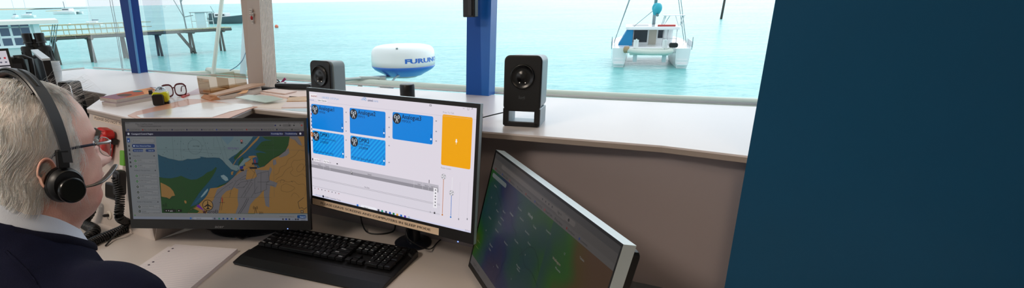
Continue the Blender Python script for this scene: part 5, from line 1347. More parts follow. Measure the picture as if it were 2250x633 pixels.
p0, p1 = G(1112, 263, SHELF), G(1020, 268, SHELF)
tag(MB().tube(catmull([(p0.x, p0.y + .04, SHELF + .012), (p0.x - .03, p0.y + .02, SHELF + .010), (p1.x + .02, p1.y + .01, SHELF + .004), (p1.x - .06, p1.y, SHELF + .004)], 6), .0016, 6).build('speaker_cable', m_black, None, True), 'thin black cable running from the right speaker across the shelf', 'cable')
c_ = G(896, 222, SHELF)
t = thing('canister', 'short black cylinder with a grey lid on the shelf behind the bright monitor', 'canister', (c_.x, c_.y, SHELF))
MB().lathe([(.022, 0), (.0235, .004), (.0235, .050), (.0225, .052), (0, .052)], n=32).build('body', m_black, t, True, angle=40); MB().lathe([(.0215, .052), (.0215, .0535), (.019, .0545), (0, .0545)], n=32).build('lid', mat('lid_grey', (110, 120, 122), .4), t, True, angle=40)

# ------------------------------------------------------------------ things on the left peninsula of the shelf
Z = SHELF
def sheet(name, label, cat, pts, z0, th, m_, cat2=None, lift=0, parent=None):
    P = [G(u, v, Z) for u, v in pts]; c_ = sum(P, Vector()) / len(P)
    mb = MB(); mb.prism([(p.x - c_.x, p.y - c_.y) for p in P], z0, z0 + th)
    o = mb.build(name, m_, parent); o.location = (c_.x, c_.y, Z)
    if parent is None: tag(o, label, cat)
    return o
m_paper = mat('white_paper', (226, 218, 216), .6, var=.02); m_pink = mat('pinkish_paper', (232, 206, 196), .55, var=.03); m_kraft = mat('kraft_card', (196, 156, 128), .45, var=.06)
m_glos = mat('glossy_poster', (226, 216, 212), .22, spec=.8, var=.14, vscale=16, coat=.5)
m_brgl = mat('glossy_brown', (206, 146, 116), .4, spec=.6, var=.06, coat=.3)
# big glossy sheets at the front
sheet('poster_sheet', 'large brown-edged glossy sheet spread along the shelf above the chart monitor', 'sheet', [(281, 254.5), (300, 246), (412, 218.5), (440, 219), (566, 236), (552, 240), (500, 262), (300, 262)], .0005, .0012, m_brgl)
sheet('glossy_photo_sheet', 'shiny white laminated sheet catching the window light on top of the brown sheet', 'sheet', [(300, 256), (345, 246), (452, 226), (552, 231), (556, 236), (505, 247), (465, 260), (310, 261)], .0018, .0008, m_glos)  # white colour stands in for window glare on tan glossy paper
# two magazines
A_, B_, C_, D_ = G(226, 231, Z), G(338, 214, Z), G(352, 220, Z), G(255, 236, Z)
mv = Vector((0, 0, 0))
A_ = G(224, 228, Z); D_ = G(256, 232.5, Z); B_ = G(337, 204, Z); C_ = G(357, 214, Z)
ux = (D_ - A_).normalized(); 
def mag(label, pts, z0, th, cover):
    P = [G(u, v, Z) for u, v in pts]; c_ = sum(P, Vector()) / 4; t = thing('magazine', label, 'magazine', (c_.x, c_.y, Z + z0), 0)
    Q = [(p.x - c_.x, p.y - c_.y) for p in P]
    mb = MB(); mb.prism(Q, 0, th); mb.build('pages', mat('magazine_pages', (186, 176, 172), .6, var=.12, vscale=60), t)
    cv = MB(); cv.prism(Q, th, th + .0008, col=cover); 
    o_, e1, e2 = Vector(Q[0]), Vector(Q[3]) - Vector(Q[0]), Vector(Q[1]) - Vector(Q[0])
    def loc_(a, b): p = o_ + e1 * a + e2 * b; return (p.x, p.y)
    def blob(L, c__, k): cv.add([(*loc_(a, b), th + .0008 + .0002 * k) for a, b in L], [tuple(range(len(L)))], col=c__)
    return t, cv, blob, loc_
low = [(225, 231), (337, 208.5), (356, 217), (256, 235)]
t, cvm, blob, _ = mag('lower magazine of the pair, mostly covered, grey page edges showing', low, 0, .010, (170, 150, 160)); cvm.build('cover', m_print, t)
top = [(222, 228.5), (335, 205.5), (355, 215), (259, 234)]
t, cvm, blob, _ = mag('glossy magazine with a peach and brown cover lying on top of the pair', top, .0112, .010, (236, 160, 104))
blob([(0, 0), (0, .34), (1, .22), (1, 0)], (150, 104, 124), 1); blob([(0, .3), (0, .62), (.5, .66), (1, .52), (1, .22), (.5, .2)], (190, 84, 40), 2)
blob([(.15 + .38 + .3 * math.cos(a), .30 + .10 * math.sin(a)) for a in [k * PI / 8 for k in range(16)]], (92, 60, 44), 3)
blob([(.5 + .5 * math.cos(a) * .85, .40 + .06 * math.sin(a)) for a in [k * PI / 8 for k in range(16)]], (240, 160, 70), 3) if False else None
blob([(.30 + .22 * math.cos(a), .62 + .07 * math.sin(a)) for a in [k * PI / 8 for k in range(16)]], (50, 130, 140), 4)
for k in range(5): blob([(.30 + k * .08, .78), (.33 + k * .08, .78), (.33 + k * .08, .93 - .02 * k), (.30 + k * .08, .93 - .02 * k)], (150, 96, 80), 4)
blob([(.0, .96), (0, 1), (.9, 1), (.9, .97)], (110, 50, 90), 5)
cvm.build('cover', print_mat('glossy_print', .6, .2), t)
# yellow headlamp
c_ = G(356, 230, Z); t = thing('headlamp', 'small yellow and black headlamp torch with a clear lens beside the magazines', 'torch', (c_.x, c_.y, Z), .35)
m_yel = mat('hi_vis_yellow', (206, 208, 24), .35)
MB().rbox((0, .012, .024), (.046, .036, .032), .008, axis='y').build('body', m_yel, t)
MB().rbox((-.006, -.012, .018), (.032, .020, .034), .006, axis='y').build('battery_clip', m_black, t)
MB().rbox((.0, .012, .004), (.044, .030, .008), .002).build('foot', m_black, t)
MB().lathe([(.016, 0), (.016, .004), (.013, .011), (.007, .015), (0, .016)], (.002, .012, .040), 20).build('lens', glass_mat('lens_clear', (225, 232, 235), .3), t, True)
MB().lathe([(.017, 0), (.018, .003), (.017, .006)], (.002, .012, .037), 20).build('lens_ring', mat('lens_ring_white', (220, 226, 228), .3), t, True)
MB().box((-.026, .008, .040), (.010, .014, .012)).build('strap_loop', m_black, t)
# red spectacles standing folded open
c_ = G(385, 213, Z); t = thing('spectacles', 'dark red reading glasses standing on the shelf by the headlamp', 'glasses', (c_.x, c_.y, Z), .62); t.scale = (.64, .64, .95)
m_red = mat('tortoise_red', (84, 10, 28), .3, coat=.3)
def lens_loop(cx, cz, w_, h_, n=20): return [(cx + w_ / 2 * math.copysign(abs(math.cos(a)) ** .7, math.cos(a)), 0, cz + h_ / 2 * math.copysign(abs(math.sin(a)) ** .7, math.sin(a))) for a in [k * 2 * PI / n for k in range(n + 1)]]
mb = MB()
for s_ in (-1, 1): mb.tube(lens_loop(s_ * .033, .024, .056, .042), .0034, 6)
mb.tube([(-.006, 0, .03), (0, 0, .034), (.006, 0, .03)], .0026, 6)
mb.build('frame_front', m_red, t, True, M=Matrix.Rotation(-.15, 4, 'X'))
for s_ in (-1, 1): MB().tube(catmull([(s_ * .061, 0, .036), (s_ * .060, .03, .033), (s_ * .056, .09, .026), (s_ * .055, .125, .006)], 5), [.003] * 11 + [.003] * 5, 6, flat=.7).build('temple', m_red, t, True)
mb = MB()
for s_ in (-1, 1): mb.prism([(p[0], p[2]) for p in lens_loop(s_ * .033, .024, .052, .038)[:-1]], -.0006, .0006, R=Rx(PI / 2))
mb.build('lenses', glass_mat('spec_lens', (245, 245, 245), .1), t, M=Matrix.Rotation(-.15, 4, 'X'))
sheet('red_booklet', 'small red booklet under the reading glasses', 'booklet', [(398, 214), (414, 206), (417, 209.5), (404, 215)], 0, .004, mat('red_card', (196, 60, 60), .4))
sheet('pink_paper', 'pale pink sheet with printing lying left of the card holder', 'paper', [(404, 209), (436, 194), (464, 196), (466, 203), (416, 210)], 0, .0008, mat('pale_pink_paper', (226, 206, 216), .6))
# smoky acrylic card holder
m_smoke = glass_mat('smoky_acrylic', (236, 228, 218), .02)
ca, cb2, cc = G(470, 202, Z), G(505, 201, Z), G(548, 190, Z)
c0 = G(505, 203, Z); uxx = (G(549, 192, Z) - G(470, 204, Z)).normalized()
t = thing('card_holder', 'smoky see-through acrylic card holder standing in front of the pillar', 'holder', (c0.x, c0.y, Z), math.atan2(uxx.y, uxx.x) + .02)
Lh = (G(549, 192, Z) - G(470, 204, Z)).length * .5; hh = .062
mb = MB(); g = .0025
mb.box((0, .07, hh / 2), (Lh * 2, g, hh)); mb.box((-Lh, .035, hh * .45), (g, .07, hh * .9)); mb.box((Lh, .035, hh * .45), (g, .07, hh * .9)); mb.box((0, .035, g / 2), (Lh * 2, .07, g))
mb.box((0, 0, hh * .22), (Lh * 2, g, hh * .44)); mb.box((0, .035, hh * .4), (g, .07, hh * .8))
mb.build('tray', m_smoke, t)
for s_ in (-1, 1): MB().box((s_ * Lh * .5, .032, .0085), (Lh * .85, .05, .011)).build('cards', mat('tan_cards', (236, 200, 160), .6, var=.05), t)  # orange light reflected low in the holder is put into this colour
# pile of folders
def slab(name, label, cat, pts, zs, th, m_):
    """sheet whose corners rest at different heights (zs above the shelf)"""
    P = [G(u, v, Z) for u, v in pts]; c_ = sum(P, Vector()) / len(P); n = len(P)
    # corner seen at u,v but raised: move along the ray
    Q = []
    for (u, v), zz in zip(pts, zs): Q.append(G(u, v, Z + zz) - c_)
    c2 = Vector((c_.x, c_.y, 0)); vs = [Vector((q_.x, q_.y, zz)) for q_, zz in zip(Q, zs)] + [Vector((q_.x, q_.y, zz + th)) for q_, zz in zip(Q, zs)]
    A2 = sum(vs[i].x * vs[(i + 1) % n].y - vs[(i + 1) % n].x * vs[i].y for i in range(n))
    fs = [tuple(range(n))[::-1], tuple(range(n, 2 * n))] + [(i, (i + 1) % n, n + (i + 1) % n, n + i) for i in range(n)]
    if A2 < 0: fs = [f[::-1] for f in fs]
    o = MB().add(vs, fs).build(name, m_); o.location = (c_.x, c_.y, Z); return tag(o, label, cat)
slab('document_wallet', 'long tan cardboard wallet on top of the paper pile', 'folder', [(458, 211), (552, 186.5), (583, 187), (476, 212.5)], [.012, .020, .020, .012], .006, m_kraft)
slab('envelope', 'crumpled brown envelope at the left end of the paper pile', 'envelope', [(442, 216), (449, 209), (476, 214), (484, 219), (462, 222)], [.001, .010, .010, .001, .001], .003, mat('brown_envelope', (190, 130, 88), .6, var=.15, vscale=40))
slab('plastic_pack', 'wrinkled clear plastic packet of papers under the tan wallet', 'packet', [(482, 219), (492, 212), (545, 199), (574, 194), (576, 205), (530, 214)], [.001, .003, .003, .003, .001, .001], .010, mat('wrinkled_plastic', (196, 182, 172), .25, var=.2, vscale=60, bump=.8, bscale=80))
slab('orange_card', 'orange card poking out of the paper pile', 'card', [(520, 208), (534, 200), (546, 198), (542, 204)], [.0155, .0155, .0155, .0155], .0015, mat('orange_card', (226, 160, 96), .5))
slab('teal_leaflet', 'pale teal leaflet bending off the front of the paper pile', 'leaflet', [(517, 215), (545, 209), (598, 212), (622, 218.5), (584, 226)], [.010, .013, .013, .011, .006], .0015, mat('teal_leaflet', (196, 214, 206), .3, var=.1, vscale=20))
sheet('paper_sheet', 'cream sheet with a torn edge at the inner corner of the shelf', 'paper', [(556, 236), (600, 222), (630, 214), (632, 221), (618, 240)], 0, .0008, mat('cream_sheet', (230, 214, 202), .5))
slab('paper_stack', 'upper stack of pinkish papers left of the small speaker', 'papers', [(575, 201), (602, 196.5), (652, 201.5), (626, 207.5)], [.006] * 4, .003, m_pink)
slab('paper_stack', 'lower broad stack of pinkish papers reaching behind the bright monitor', 'papers', [(572, 206), (600, 201), (690, 204), (690, 214), (632, 217)], [.0] * 4 + [0], .005, mat('pinkish_paper'))
slab('banknote_like_slip', 'orange and brown printed slip beside the bright monitor', 'leaflet', [(630, 225), (636, 214), (690, 217), (690, 224)], [.001] * 4, .004, mat('printed_slip', (206, 164, 120), .5, var=.35, vscale=60))
slab('envelope', 'pale pink envelope at the shelf edge beside the bright monitor', 'envelope', [(618, 238), (628, 226), (690, 225), (690, 237)], [.0] * 4, .003, mat('pink_envelope', (226, 206, 202), .5))
sheet('blue_paper', 'pale blue paper at the very edge of the shelf beside the bright monitor', 'paper', [(618, 240), (690, 238.5), (690, 247), (640, 243.5)], 0, .0008, mat('pale_blue_paper', (196, 216, 226), .5))
# black hand-held lying flat and a hair clip
a_, b_ = G(610, 193.5, Z), G(690, 196, Z); ux = (b_ - a_).normalized(); c_ = (a_ + b_) / 2
t = thing('radio_handset', 'flat black handset lying on the shelf left of the small speaker', 'handset', (c_.x, c_.y, Z), math.atan2(ux.y, ux.x))
MB().rbox((.0, 0, .010), ((b_ - a_).length, .05, .018), .012).build('body', m_black, t, bevel=.002); MB().rbox((.0, 0, .0195), ((b_ - a_).length * .8, .036, .002), .008).build('face', m_blackg, t)
a_ = G(585, 198, Z); t = thing('pen_tray', 'small black tray by the foot of the pillar', 'tray', (a_.x, a_.y, Z), -.5)
MB().rbox((0, 0, .004), (.09, .035, .008), .006).build('base', m_black, t); MB().rbox((0, 0, .009), (.075, .024, .002), .005).build('inset', mat('dark_grey_plastic'), t)
a_ = G(606, 188, Z); t = thing('scissors', 'small scissors with a purple handle resting by the pillar foot', 'scissors', (a_.x, a_.y, Z + .0), -.3)
MB().tube(lens_loop(0, 0, .03, .02), .0025, 6).build('handle_loop', m_black, t, True, M=TR((0, 0, .018), Rx(.9)))
MB().tube([(.012, 0, .012), (.03, .0, .014)], .003, 6).build('blade', m_chrome, t, True); MB().tube([(.030, 0, .014), (.046, .0, .028)], [.004, .005], 8).build('handle', mat('purple_plastic', (150, 30, 96), .35), t, True)
MB().box((-.006, 0, .005), (.03, .02, .01)).build('foot', m_black, t)

# ------------------------------------------------------------------ on the side panel: label, red handset, black handset, socket
PN = PAN[1]
if PN.dot(Vector((0, 0, CAMZ)) - PAN[0]) < 0: PN = -PN
def panM(u, v, off=0.0):
    p = onplane(u, v, PAN[0], PN) + PN * off
    ex = (PAN_R).normalized(); ey = PN.cross(ex).normalized()
    return TR(p, Matrix((ex, -PN, ey)).transposed())
PAN_R = (vs_pan[1] - vs_pan[0]).normalized()
M_ = panM(236, 256, .0006); e_ = (onplane(276, 274, PAN[0], PN) - onplane(205, 257, PAN[0], PN)); ll = e_.length
tx = e_.normalized(); M_ = TR(onplane(241, 266, PAN[0], PN) + PN * .0015, Matrix((tx, -PN, PN.cross(tx))).transposed())
if (M_.to_3x3() @ Vector((0, 0, 1))).z < 0: M_ = TR(M_.translation, Matrix((tx, -PN, -(PN.cross(tx)))).transposed())
cv = Canvas(.0003); cv.rect(-ll / 2, -.0075, ll / 2 + .05, .0075, (214, 196, 176), 0); tt = 'PLEASE DO NOT TURN OFF'; vs_, fs_, wd = text2d(tt, 1, bold=.02); cv.text(tt, -ll / 2 + .006, -.0038, .0105, (84, 70, 64), 1, sx=(ll + .04) * .98 / (wd * .0105), bold=.02)
tag(cv.mb.build('notice_label', m_print, None, M=M_), 'cream strip label reading PLEASE DO NOT TURN on the side panel below the shelf', 'label')
# red cased handset
pr_ = onplane(245, 317, PAN[0], PN); 
t = thing('red_handset', 'red rugged handset with a grey display hanging on the side panel', 'handset', M=TR(pr_, Matrix((PAN_R, -PN, PN.cross(PAN_R) * (1 if PN.cross(PAN_R).z > 0 else -1))).transposed()) @ Matrix.Rotation(.22, 4, 'Y'))
m_redp = mat('red_case', (196, 22, 20), .35, coat=.3)
MB().rbox((0, -.022, 0), (.052, .036, .098), .014, axis='y', n=5, e=.006).build('case', m_redp, t, bevel=.002)
MB().rbox((-.010, -.041, .022), (.026, .003, .034), .003, axis='y').build('display', mat('lcd_grey', (96, 104, 108), .2), t)
MB().rbox((-.010, -.0405, .020), (.034, .002, .048), .004, axis='y').build('display_bezel', m_black, t)
MB().rbox((.0, -.002, 0), (.03, .006, .05), .004, axis='y').build('wall_clip', m_black, t); MB().box((.034, -.012, .02), (.012, .014, .016)).build('hook', m_black, t)
pb_ = onplane(256, 420, PAN[0], PN)
t = thing('black_handset', 'flat black phone mounted low on the side panel by the chin', 'handset', M=TR(pb_, Matrix((PAN_R, -PN, PN.cross(PAN_R) * (1 if PN.cross(PAN_R).z > 0 else -1))).transposed()))
MB().rbox((-.008, -.008, 0), (.062, .012, .050), .008, axis='y', n=4).build('case', m_black, t, bevel=.001); MB().rbox((-.008, -.0148, 0), (.050, .0012, .038), .005, axis='y').build('display', m_blackg, t)
ps_ = onplane(241, 473, PAN[0], PN); Ms = TR(ps_, Matrix((PAN_R, PN.cross(PAN_R), PN)).transposed())
t = thing('cable_socket', 'round cream cable socket with a black plug near the bottom of the side panel', 'socket', M=Ms)
MB().lathe([(.014, 0), (.014, .003), (.009, .006), (.006, .004), (0, .004)], n=24).build('grommet', mat('grommet_cream', (206, 196, 184), .5), t, True, angle=40); MB().lathe([(.005, .003), (.005, .016), (.003, .02), (0, .02)], n=12).build('plug', m_black, t, True, angle=40)
# green tag behind the monitor edge
pg_ = onplane(279, 356, PAN[0], PN) + PN * .012
t = thing('key_tag', 'green and white tag hanging beside the left edge of the chart monitor', 'tag', M=TR(pg_, Matrix((PAN_R, -PN, PN.cross(PAN_R) * (1 if PN.cross(PAN_R).z > 0 else -1))).transposed()))
MB().rbox((0, 0, .012), (.022, .008, .045), .004, axis='y').build('fob', mat('green_plastic', (96, 160, 40), .4), t); MB().rbox((0, -.001, -.016), (.018, .010, .012), .002, axis='y').build('label', m_paper, t)
# coiled cords
def coil(P, R_, turns, r_w, n=14):
    pts = catmull(P, 20); L = [0]
    for a, b in zip(pts, pts[1:]): L.append(L[-1] + (b - a).length)
    tot = L[-1]; out = []; N = int(turns * n)
    k = 0
    for i in range(N + 1):
        s_ = tot * i / N
        while k < len(L) - 2 and L[k + 1] < s_: k += 1
        f = (s_ - L[k]) / max(1e-9, L[k + 1] - L[k]); p = pts[k].lerp(pts[k + 1], f); d = (pts[k + 1] - pts[k]).normalized()
        a = d.cross(Vector((.31, .2, 1))).normalized(); b = d.cross(a); an = 2 * PI * i / n
        out.append(p + a * (R_ * math.cos(an)) + b * (R_ * math.sin(an)))
    return out
def on(u, v, h=.012): return G(u, v, DESK + h)
def pn(u, v, o_): return onplane(u + 14, v, PAN[0], PN) + PN * o_
P = [pn(275, 388, .045), pn(279, 420, .04), pn(283, 448, .045), pn(286, 474, .05), on(284, 492, .016), on(270, 503, .014), on(245, 514, .014), on(215, 526, .014), on(190, 538, .014), on(160, 548, .014)]
mb = MB(); mb.tube(coil(P, .0105, 60, .002), .0030, 5); 
t = thing('fist_microphone', 'black fist microphone hanging beside the chart monitor with its coiled cord', 'microphone', M=TR(pn(275, 400, .035), Matrix((PAN_R, -PN, PN.cross(PAN_R) * (1 if PN.cross(PAN_R).z > 0 else -1))).transposed()))
Mi = t.matrix_world.inverted()
mb.build('coiled_cord', m_black, t, True, M=Mi); MB().rbox((0, 0, 0), (.034, .024, .075), .010, axis='y', n=4).build('body', m_black, t, bevel=.002); MB().rbox((0, -.013, .012), (.022, .004, .03), .005, axis='y').build('grille', mat('dark_grey_plastic'), t)
P = [pn(212, 440, .03), pn(210, 462, .035), pn(204, 486, .045), on(208, 505, .02), on(196, 520, .018), on(176, 532, .018)]
tag(MB().tube(coil(P, .0125, 26, .003), .0040, 6).build('coiled_cable', m_black, None, True), 'thick black ribbed coiled cable on the desk below the chin', 'cable')
P = [pn(240, 473, .02), pn(248, 474, .03)]
tag(MB().tube(catmull([on(288, 490, .03), on(272, 499, .03), on(258, 510, .027), on(246, 524, .01), on(232, 540, .004)], 6), .0026, 8).build('black_cable', m_black, None, True), 'thin black cable crossing over the coiled cord on the desk', 'cable')
# cables behind the bright monitor
def cab(label, P, r_=.0022): return tag(MB().tube(catmull(P, 8), r_, 8).build('monitor_cable', m_black, None, True), label, 'cable')
cab('black cable looping on the desk left of the bright monitor foot', [G(792, 470, DESK + .06), G(796, 492, DESK + .02), G(808, 511, DESK + .003), G(838, 514, DESK + .003), G(864, 508, DESK + .003), G(869, 492, DESK + .03)])
cab('thin cable trailing in front of the bright monitor foot', [G(893, 505, DESK + .07), G(897, 524, DESK + .05), G(915, 537, DESK + .035), G(938, 547, DESK + .016), G(950, 545, DESK + .004), G(962, 532, DESK + .003), G(972, 524, DESK + .003)], .0018)

# ------------------------------------------------------------------ far left work place
a_ = D(18, 106, 2.0); 
ly3 = -.95
Mx = panel_frame(0, 0, 0, math.radians(66), .06); Rm3 = Mx.to_3x3()
wl, hl = .50, .24
yaw4 = math.radians(40); Mx = panel_frame(0, 0, 0, yaw4, .12); Rm3 = Mx.to_3x3()
TRp = D(17.5, 106, 1.95); cl4 = TRp - Rm3 @ Vector((wl / 2, 0, hl / 2)); Mx.translation = cl4
bb = cl4 + Rm3 @ Vector((0, .10, 0))
DSAVE = DESK
t, loc, (i0, i1, k0, k1) = monitor('partly seen monitor with a white document screen at the far left edge', Mx, wl, hl, (bb.x, bb.y), (.008, .008, .012), side=mat('casing_silver_blue'))
MB().lathe([(.09, 0), (.09, .006), (.03, .012), (0, .012)], n=32).build('stand_base', m_neck, t, True, angle=40)
cv = Canvas(.0001); cv.rect(i0, k0, i1, k1, (214, 208, 218), 1); cv.rect(i0, k1 - .055, i1, k1 - .05, (40, 40, 50), 2); cv.rect(i0, k0, i1, k0 + .008, (50, 50, 60), 2)
for k in range(9): cv.rect(i0 + .01, k1 - .07 - k * .018, i1 - .01, k1 - .0705 - k * .018, (170, 166, 176), 2)
for k in range(5): cv.rect(i1 - .012 - k * .014, k1 - .028, i1 - .006 - k * .014, k1 - .022, [(200, 40, 50), (90, 90, 100)][k % 2], 2, .001, 2); cv.rect(i1 - .012 - k * .014, k1 - .042, i1 - .006 - k * .014, k1 - .037, (90, 90, 110), 2, .001, 2)
cv.mb.build('screen', screen_mat('screen_light_doc', .8), t, M=loc @ Matrix.Translation((0, .0015, 0)), label='white document screen')
# binoculars standing on their objective lenses
c_ = G(99, 176, Z); t = thing('binoculars', 'large black binoculars standing on end at the window left of the jetty', 'binoculars', (c_.x, c_.y, Z), .35)
t.scale = (.72, .72, .84)
m_rub = mat('black_rubber', (16, 16, 17), .55, bump=.3, bscale=200)
Hb = .232
for k, s_ in enumerate((-1, 1)):
    mb = MB(); x_ = s_ * .040
    mb.lathe([(.045, 0), (.047, .006), (.046, .02), (.042, .075), (.038, .10), (.036, .145), (.038, .150), (.037, .166), (.030, .172)], (x_, 0, 0), 28)
    o = mb.build('barrel', m_rub, t, True, angle=35)
    rb = MB()
    for a in range(10):
        an = a * 2 * PI / 10; rb.tube([(x_ + .0375 * math.cos(an), .0375 * math.sin(an), .105), (x_ + .0385 * math.cos(an), .0385 * math.sin(an), .145)], .0022, 4)
    rb.build('grip_rib', m_rub, o)
    x2 = s_ * .030
    MB().lathe([(.020, .165), (.020, .185), (.024, .190), (.026, .228), (.0255, .234), (.022, .234), (.02, .226), (0, .226)], (x2, 0, 0), 24).build('eyepiece', m_black, t, True, angle=35)
MB().rbox((0, 0, .150), (.035, .022, .07), .005).build('hinge', m_black, t); MB().lathe([(.010, .185), (.010, .205), (0, .206)], n=16).build('focus_wheel', m_black, t, True, angle=40)
MB().lathe([(.0285, 0), (.0285, .006), (.025, .008)], (-.031, 0, .186), 20).lathe([(.0285, 0), (.0285, .006), (.025, .008)], (.031, 0, .186), 20).build('eye_cup_rings', mat('dark_grey_plastic'), t, True)
# thin upright display turned away, silver top and black side
pA = D(68, 110, 2.62); pB = D(97, 130, 2.36); pC = D(116, 128.5, 2.42)
exd = (pB - pA); exd.z = 0; wdv = exd.length; exd.normalize(); dep = Vector((-exd.y, exd.x, 0)) * -1
if dep.dot(Vector((1, .3, 0))) < 0: dep = -dep
bot = D(97, 186, 2.36); hD = .155; zb = SHELF
org = Vector((pA.x, pA.y, 0)); 
zt4 = SHELF + hD
pA2 = G(68, 109, zt4); pB2 = G(92, 129, zt4); pC2 = G(107, 128.5, zt4)
exd = (pB2 - pA2); wdv = exd.length; exd.normalize(); dep = Vector((exd.y, -exd.x, 0)); 
if dep.dot(pC2 - pB2) < 0: dep = -dep
tk = .020
Ru = Matrix((exd, dep, Vector((0, 0, 1)))).transposed()
if Ru.determinant() < 0: Ru = Matrix((exd, -dep, Vector((0, 0, 1)))).transposed(); tk = -tk
t = thing('small_display', 'slim upright display with a silver top edge and black side in front of the binoculars', 'display', M=TR((pA2.x, pA2.y, SHELF), Ru))
MB().box((wdv / 2, tk / 2, hD / 2), (wdv, abs(tk), hD - .006)).build('casing', m_black, t, bevel=.002); MB().box((wdv / 2, tk / 2, hD - .003), (wdv + .001, abs(tk) + .001, .006)).build('top_trim', mat('pale_silver_trim', (196, 204, 210), .3, metal=.3), t)
MB().box((wdv / 2, -.0006 * (1 if tk > 0 else -1), hD / 2), (wdv * .94, .001, hD * .9)).build('display_face', mat('display_glass_grey', (70, 84, 96), .08, coat=.5), t)
# black base unit beside it and stack of pale cups
c_ = G(52, 192, Z); t = thing('radio_base_unit', 'black boxy radio unit below the binoculars', 'radio', (c_.x, c_.y, Z), .5)
MB().rbox((-.01, 0, .06), (.085, .07, .12), .012, axis='y').build('body', m_black, t, bevel=.002); MB().tube([(.04, -.02, 0), (.05, -.02, .11), (.03, -.02, .118), (.0, -.03, .118)], .009, 8).build('cradle_arm', m_black, t, True); MB().box((-.01, -.037, .07), (.06, .004, .05)).build('front_plate', mat('dark_grey_plastic'), t)
c_ = G(122, 189, Z); t = thing('cup_stack', 'stack of pale ribbed plastic cups behind the operator head', 'cups', (c_.x, c_.y, Z))
for k in range(6): MB().lathe([(.024 + .0, .0), (.034, .058), (.036, .060), (.0335, .060), (.0235, .002), (0, .002)], (0, 0, k * .007), 28).build('cup', mat('pale_cup', (206, 212, 216), .35, var=.03), t, True, angle=50)
c_ = G(45, 162, Z); tag(MB().add([(-.04, -.02, 0), (.04, -.03, 0), (.05, .03, 0), (-.03, .04, 0), (-.02, -.005, .05), (.02, .0, .062)], [(0, 1, 5, 4), (1, 2, 5), (2, 3, 4, 5), (3, 0, 4), (3, 2, 1, 0)]).build('tissue', m_paper, None, M=TR((c_.x, c_.y, Z))), 'crumpled white tissue left of the binoculars', 'tissue')
# black desk telephone in the corner gap
c_ = G(160, 240, DESK); 
hz_ = DESK
cp = D(158, 205, 2.02)
t = thing('black_scanner', 'black box with a chrome corner edge standing in the gap behind the forehead', 'radio', (cp.x, cp.y, DESK), -.35)
hs = cp.z + .045 - DESK
MB().rbox((0, 0, hs / 2), (.062, .05, hs), .010, axis='y').build('body', m_black, t, bevel=.002); MB().tube([(.032, -.024, .02), (.032, -.024, hs - .015), (.022, -.024, hs - .003)], .003, 6).build('chrome_edge', m_chrome, t, True)
# ------------------------------------------------------------------ the operator
HC = D(92, 331, .93)                    # centre of the head
HYAW = math.radians(-27)                 # turned to the right of straight ahead
HPITCH = .16
TH = TR(HC, Rz(HYAW) @ Rx(-HPITCH))
unp = lambda p: Rx(HPITCH) @ Vector(p)      # upright head axes to the bowed head
# rows: z, front, back, half width
ROWS = [(.1165, -.012, -.034, .003), (.1155, .004, -.052, .022), (.1115, .020, -.070, .038), (.103, .037, -.086, .052), (.088, .053, -.101, .064), (.068, .0655, -.112, .0725),
        (.048, .0725, -.118, .0765), (.030, .0775, -.1185, .0775), (.016, .0765, -.118, .0770), (.000, .0780, -.115, .0755), (-.020, .0815, -.110, .0730), (-.036, .0860, -.105, .0715),
        (-.050, .0880, -.100, .0700), (-.066, .0870, -.096, .0680), (-.085, .0840, -.092, .0650), (-.100, .0780, -.090, .0620), (-.113, .0680, -.089, .0600), (-.130, .0480, -.090, .0560),
        (-.155, .0360, -.093, .0540), (-.18, .030, -.095, .054), (-.21, .028, -.098, .056), (-.24, .022, -.080, .052), (-.26, .015, -.070, .045)]
YC = -.022
def rowf(i):
    i = max(0, min(len(ROWS) - 1.0001, i)); k = int(i); t_ = i - k
    P = [ROWS[max(k - 1, 0)], ROWS[k], ROWS[min(k + 1, len(ROWS) - 1)], ROWS[min(k + 2, len(ROWS) - 1)]]
    return [.5 * (2 * P[1][j] + (P[2][j] - P[0][j]) * t_ + (2 * P[0][j] - 5 * P[1][j] + 4 * P[2][j] - P[3][j]) * t_ * t_ + (P[3][j] - 3 * P[2][j] + 3 * P[1][j] - P[0][j]) * t_ ** 3) for j in range(4)]
def gs(x, s_): return math.exp(-(x / s_) ** 2)
def lerpt(T, z):
    if z >= T[0][0]: return T[0][1]
    for (a, b), (c_, d) in zip(T, T[1:]):
        if z >= c_: t_ = (a - z) / (a - c_); t_ = t_ * t_ * (3 - 2 * t_); return b + (d - b) * t_
    return T[-1][1]
NOSE = [(.030, 0), (.018, .001), (.008, .010), (-.006, .021), (-.016, .031), (-.023, .036), (-.029, .031), (-.036, .012), (-.041, .0)]
NW = [(.030, .006), (.010, .0075), (-.010, .0105), (-.024, .0150), (-.034, .0165), (-.041, .012)]
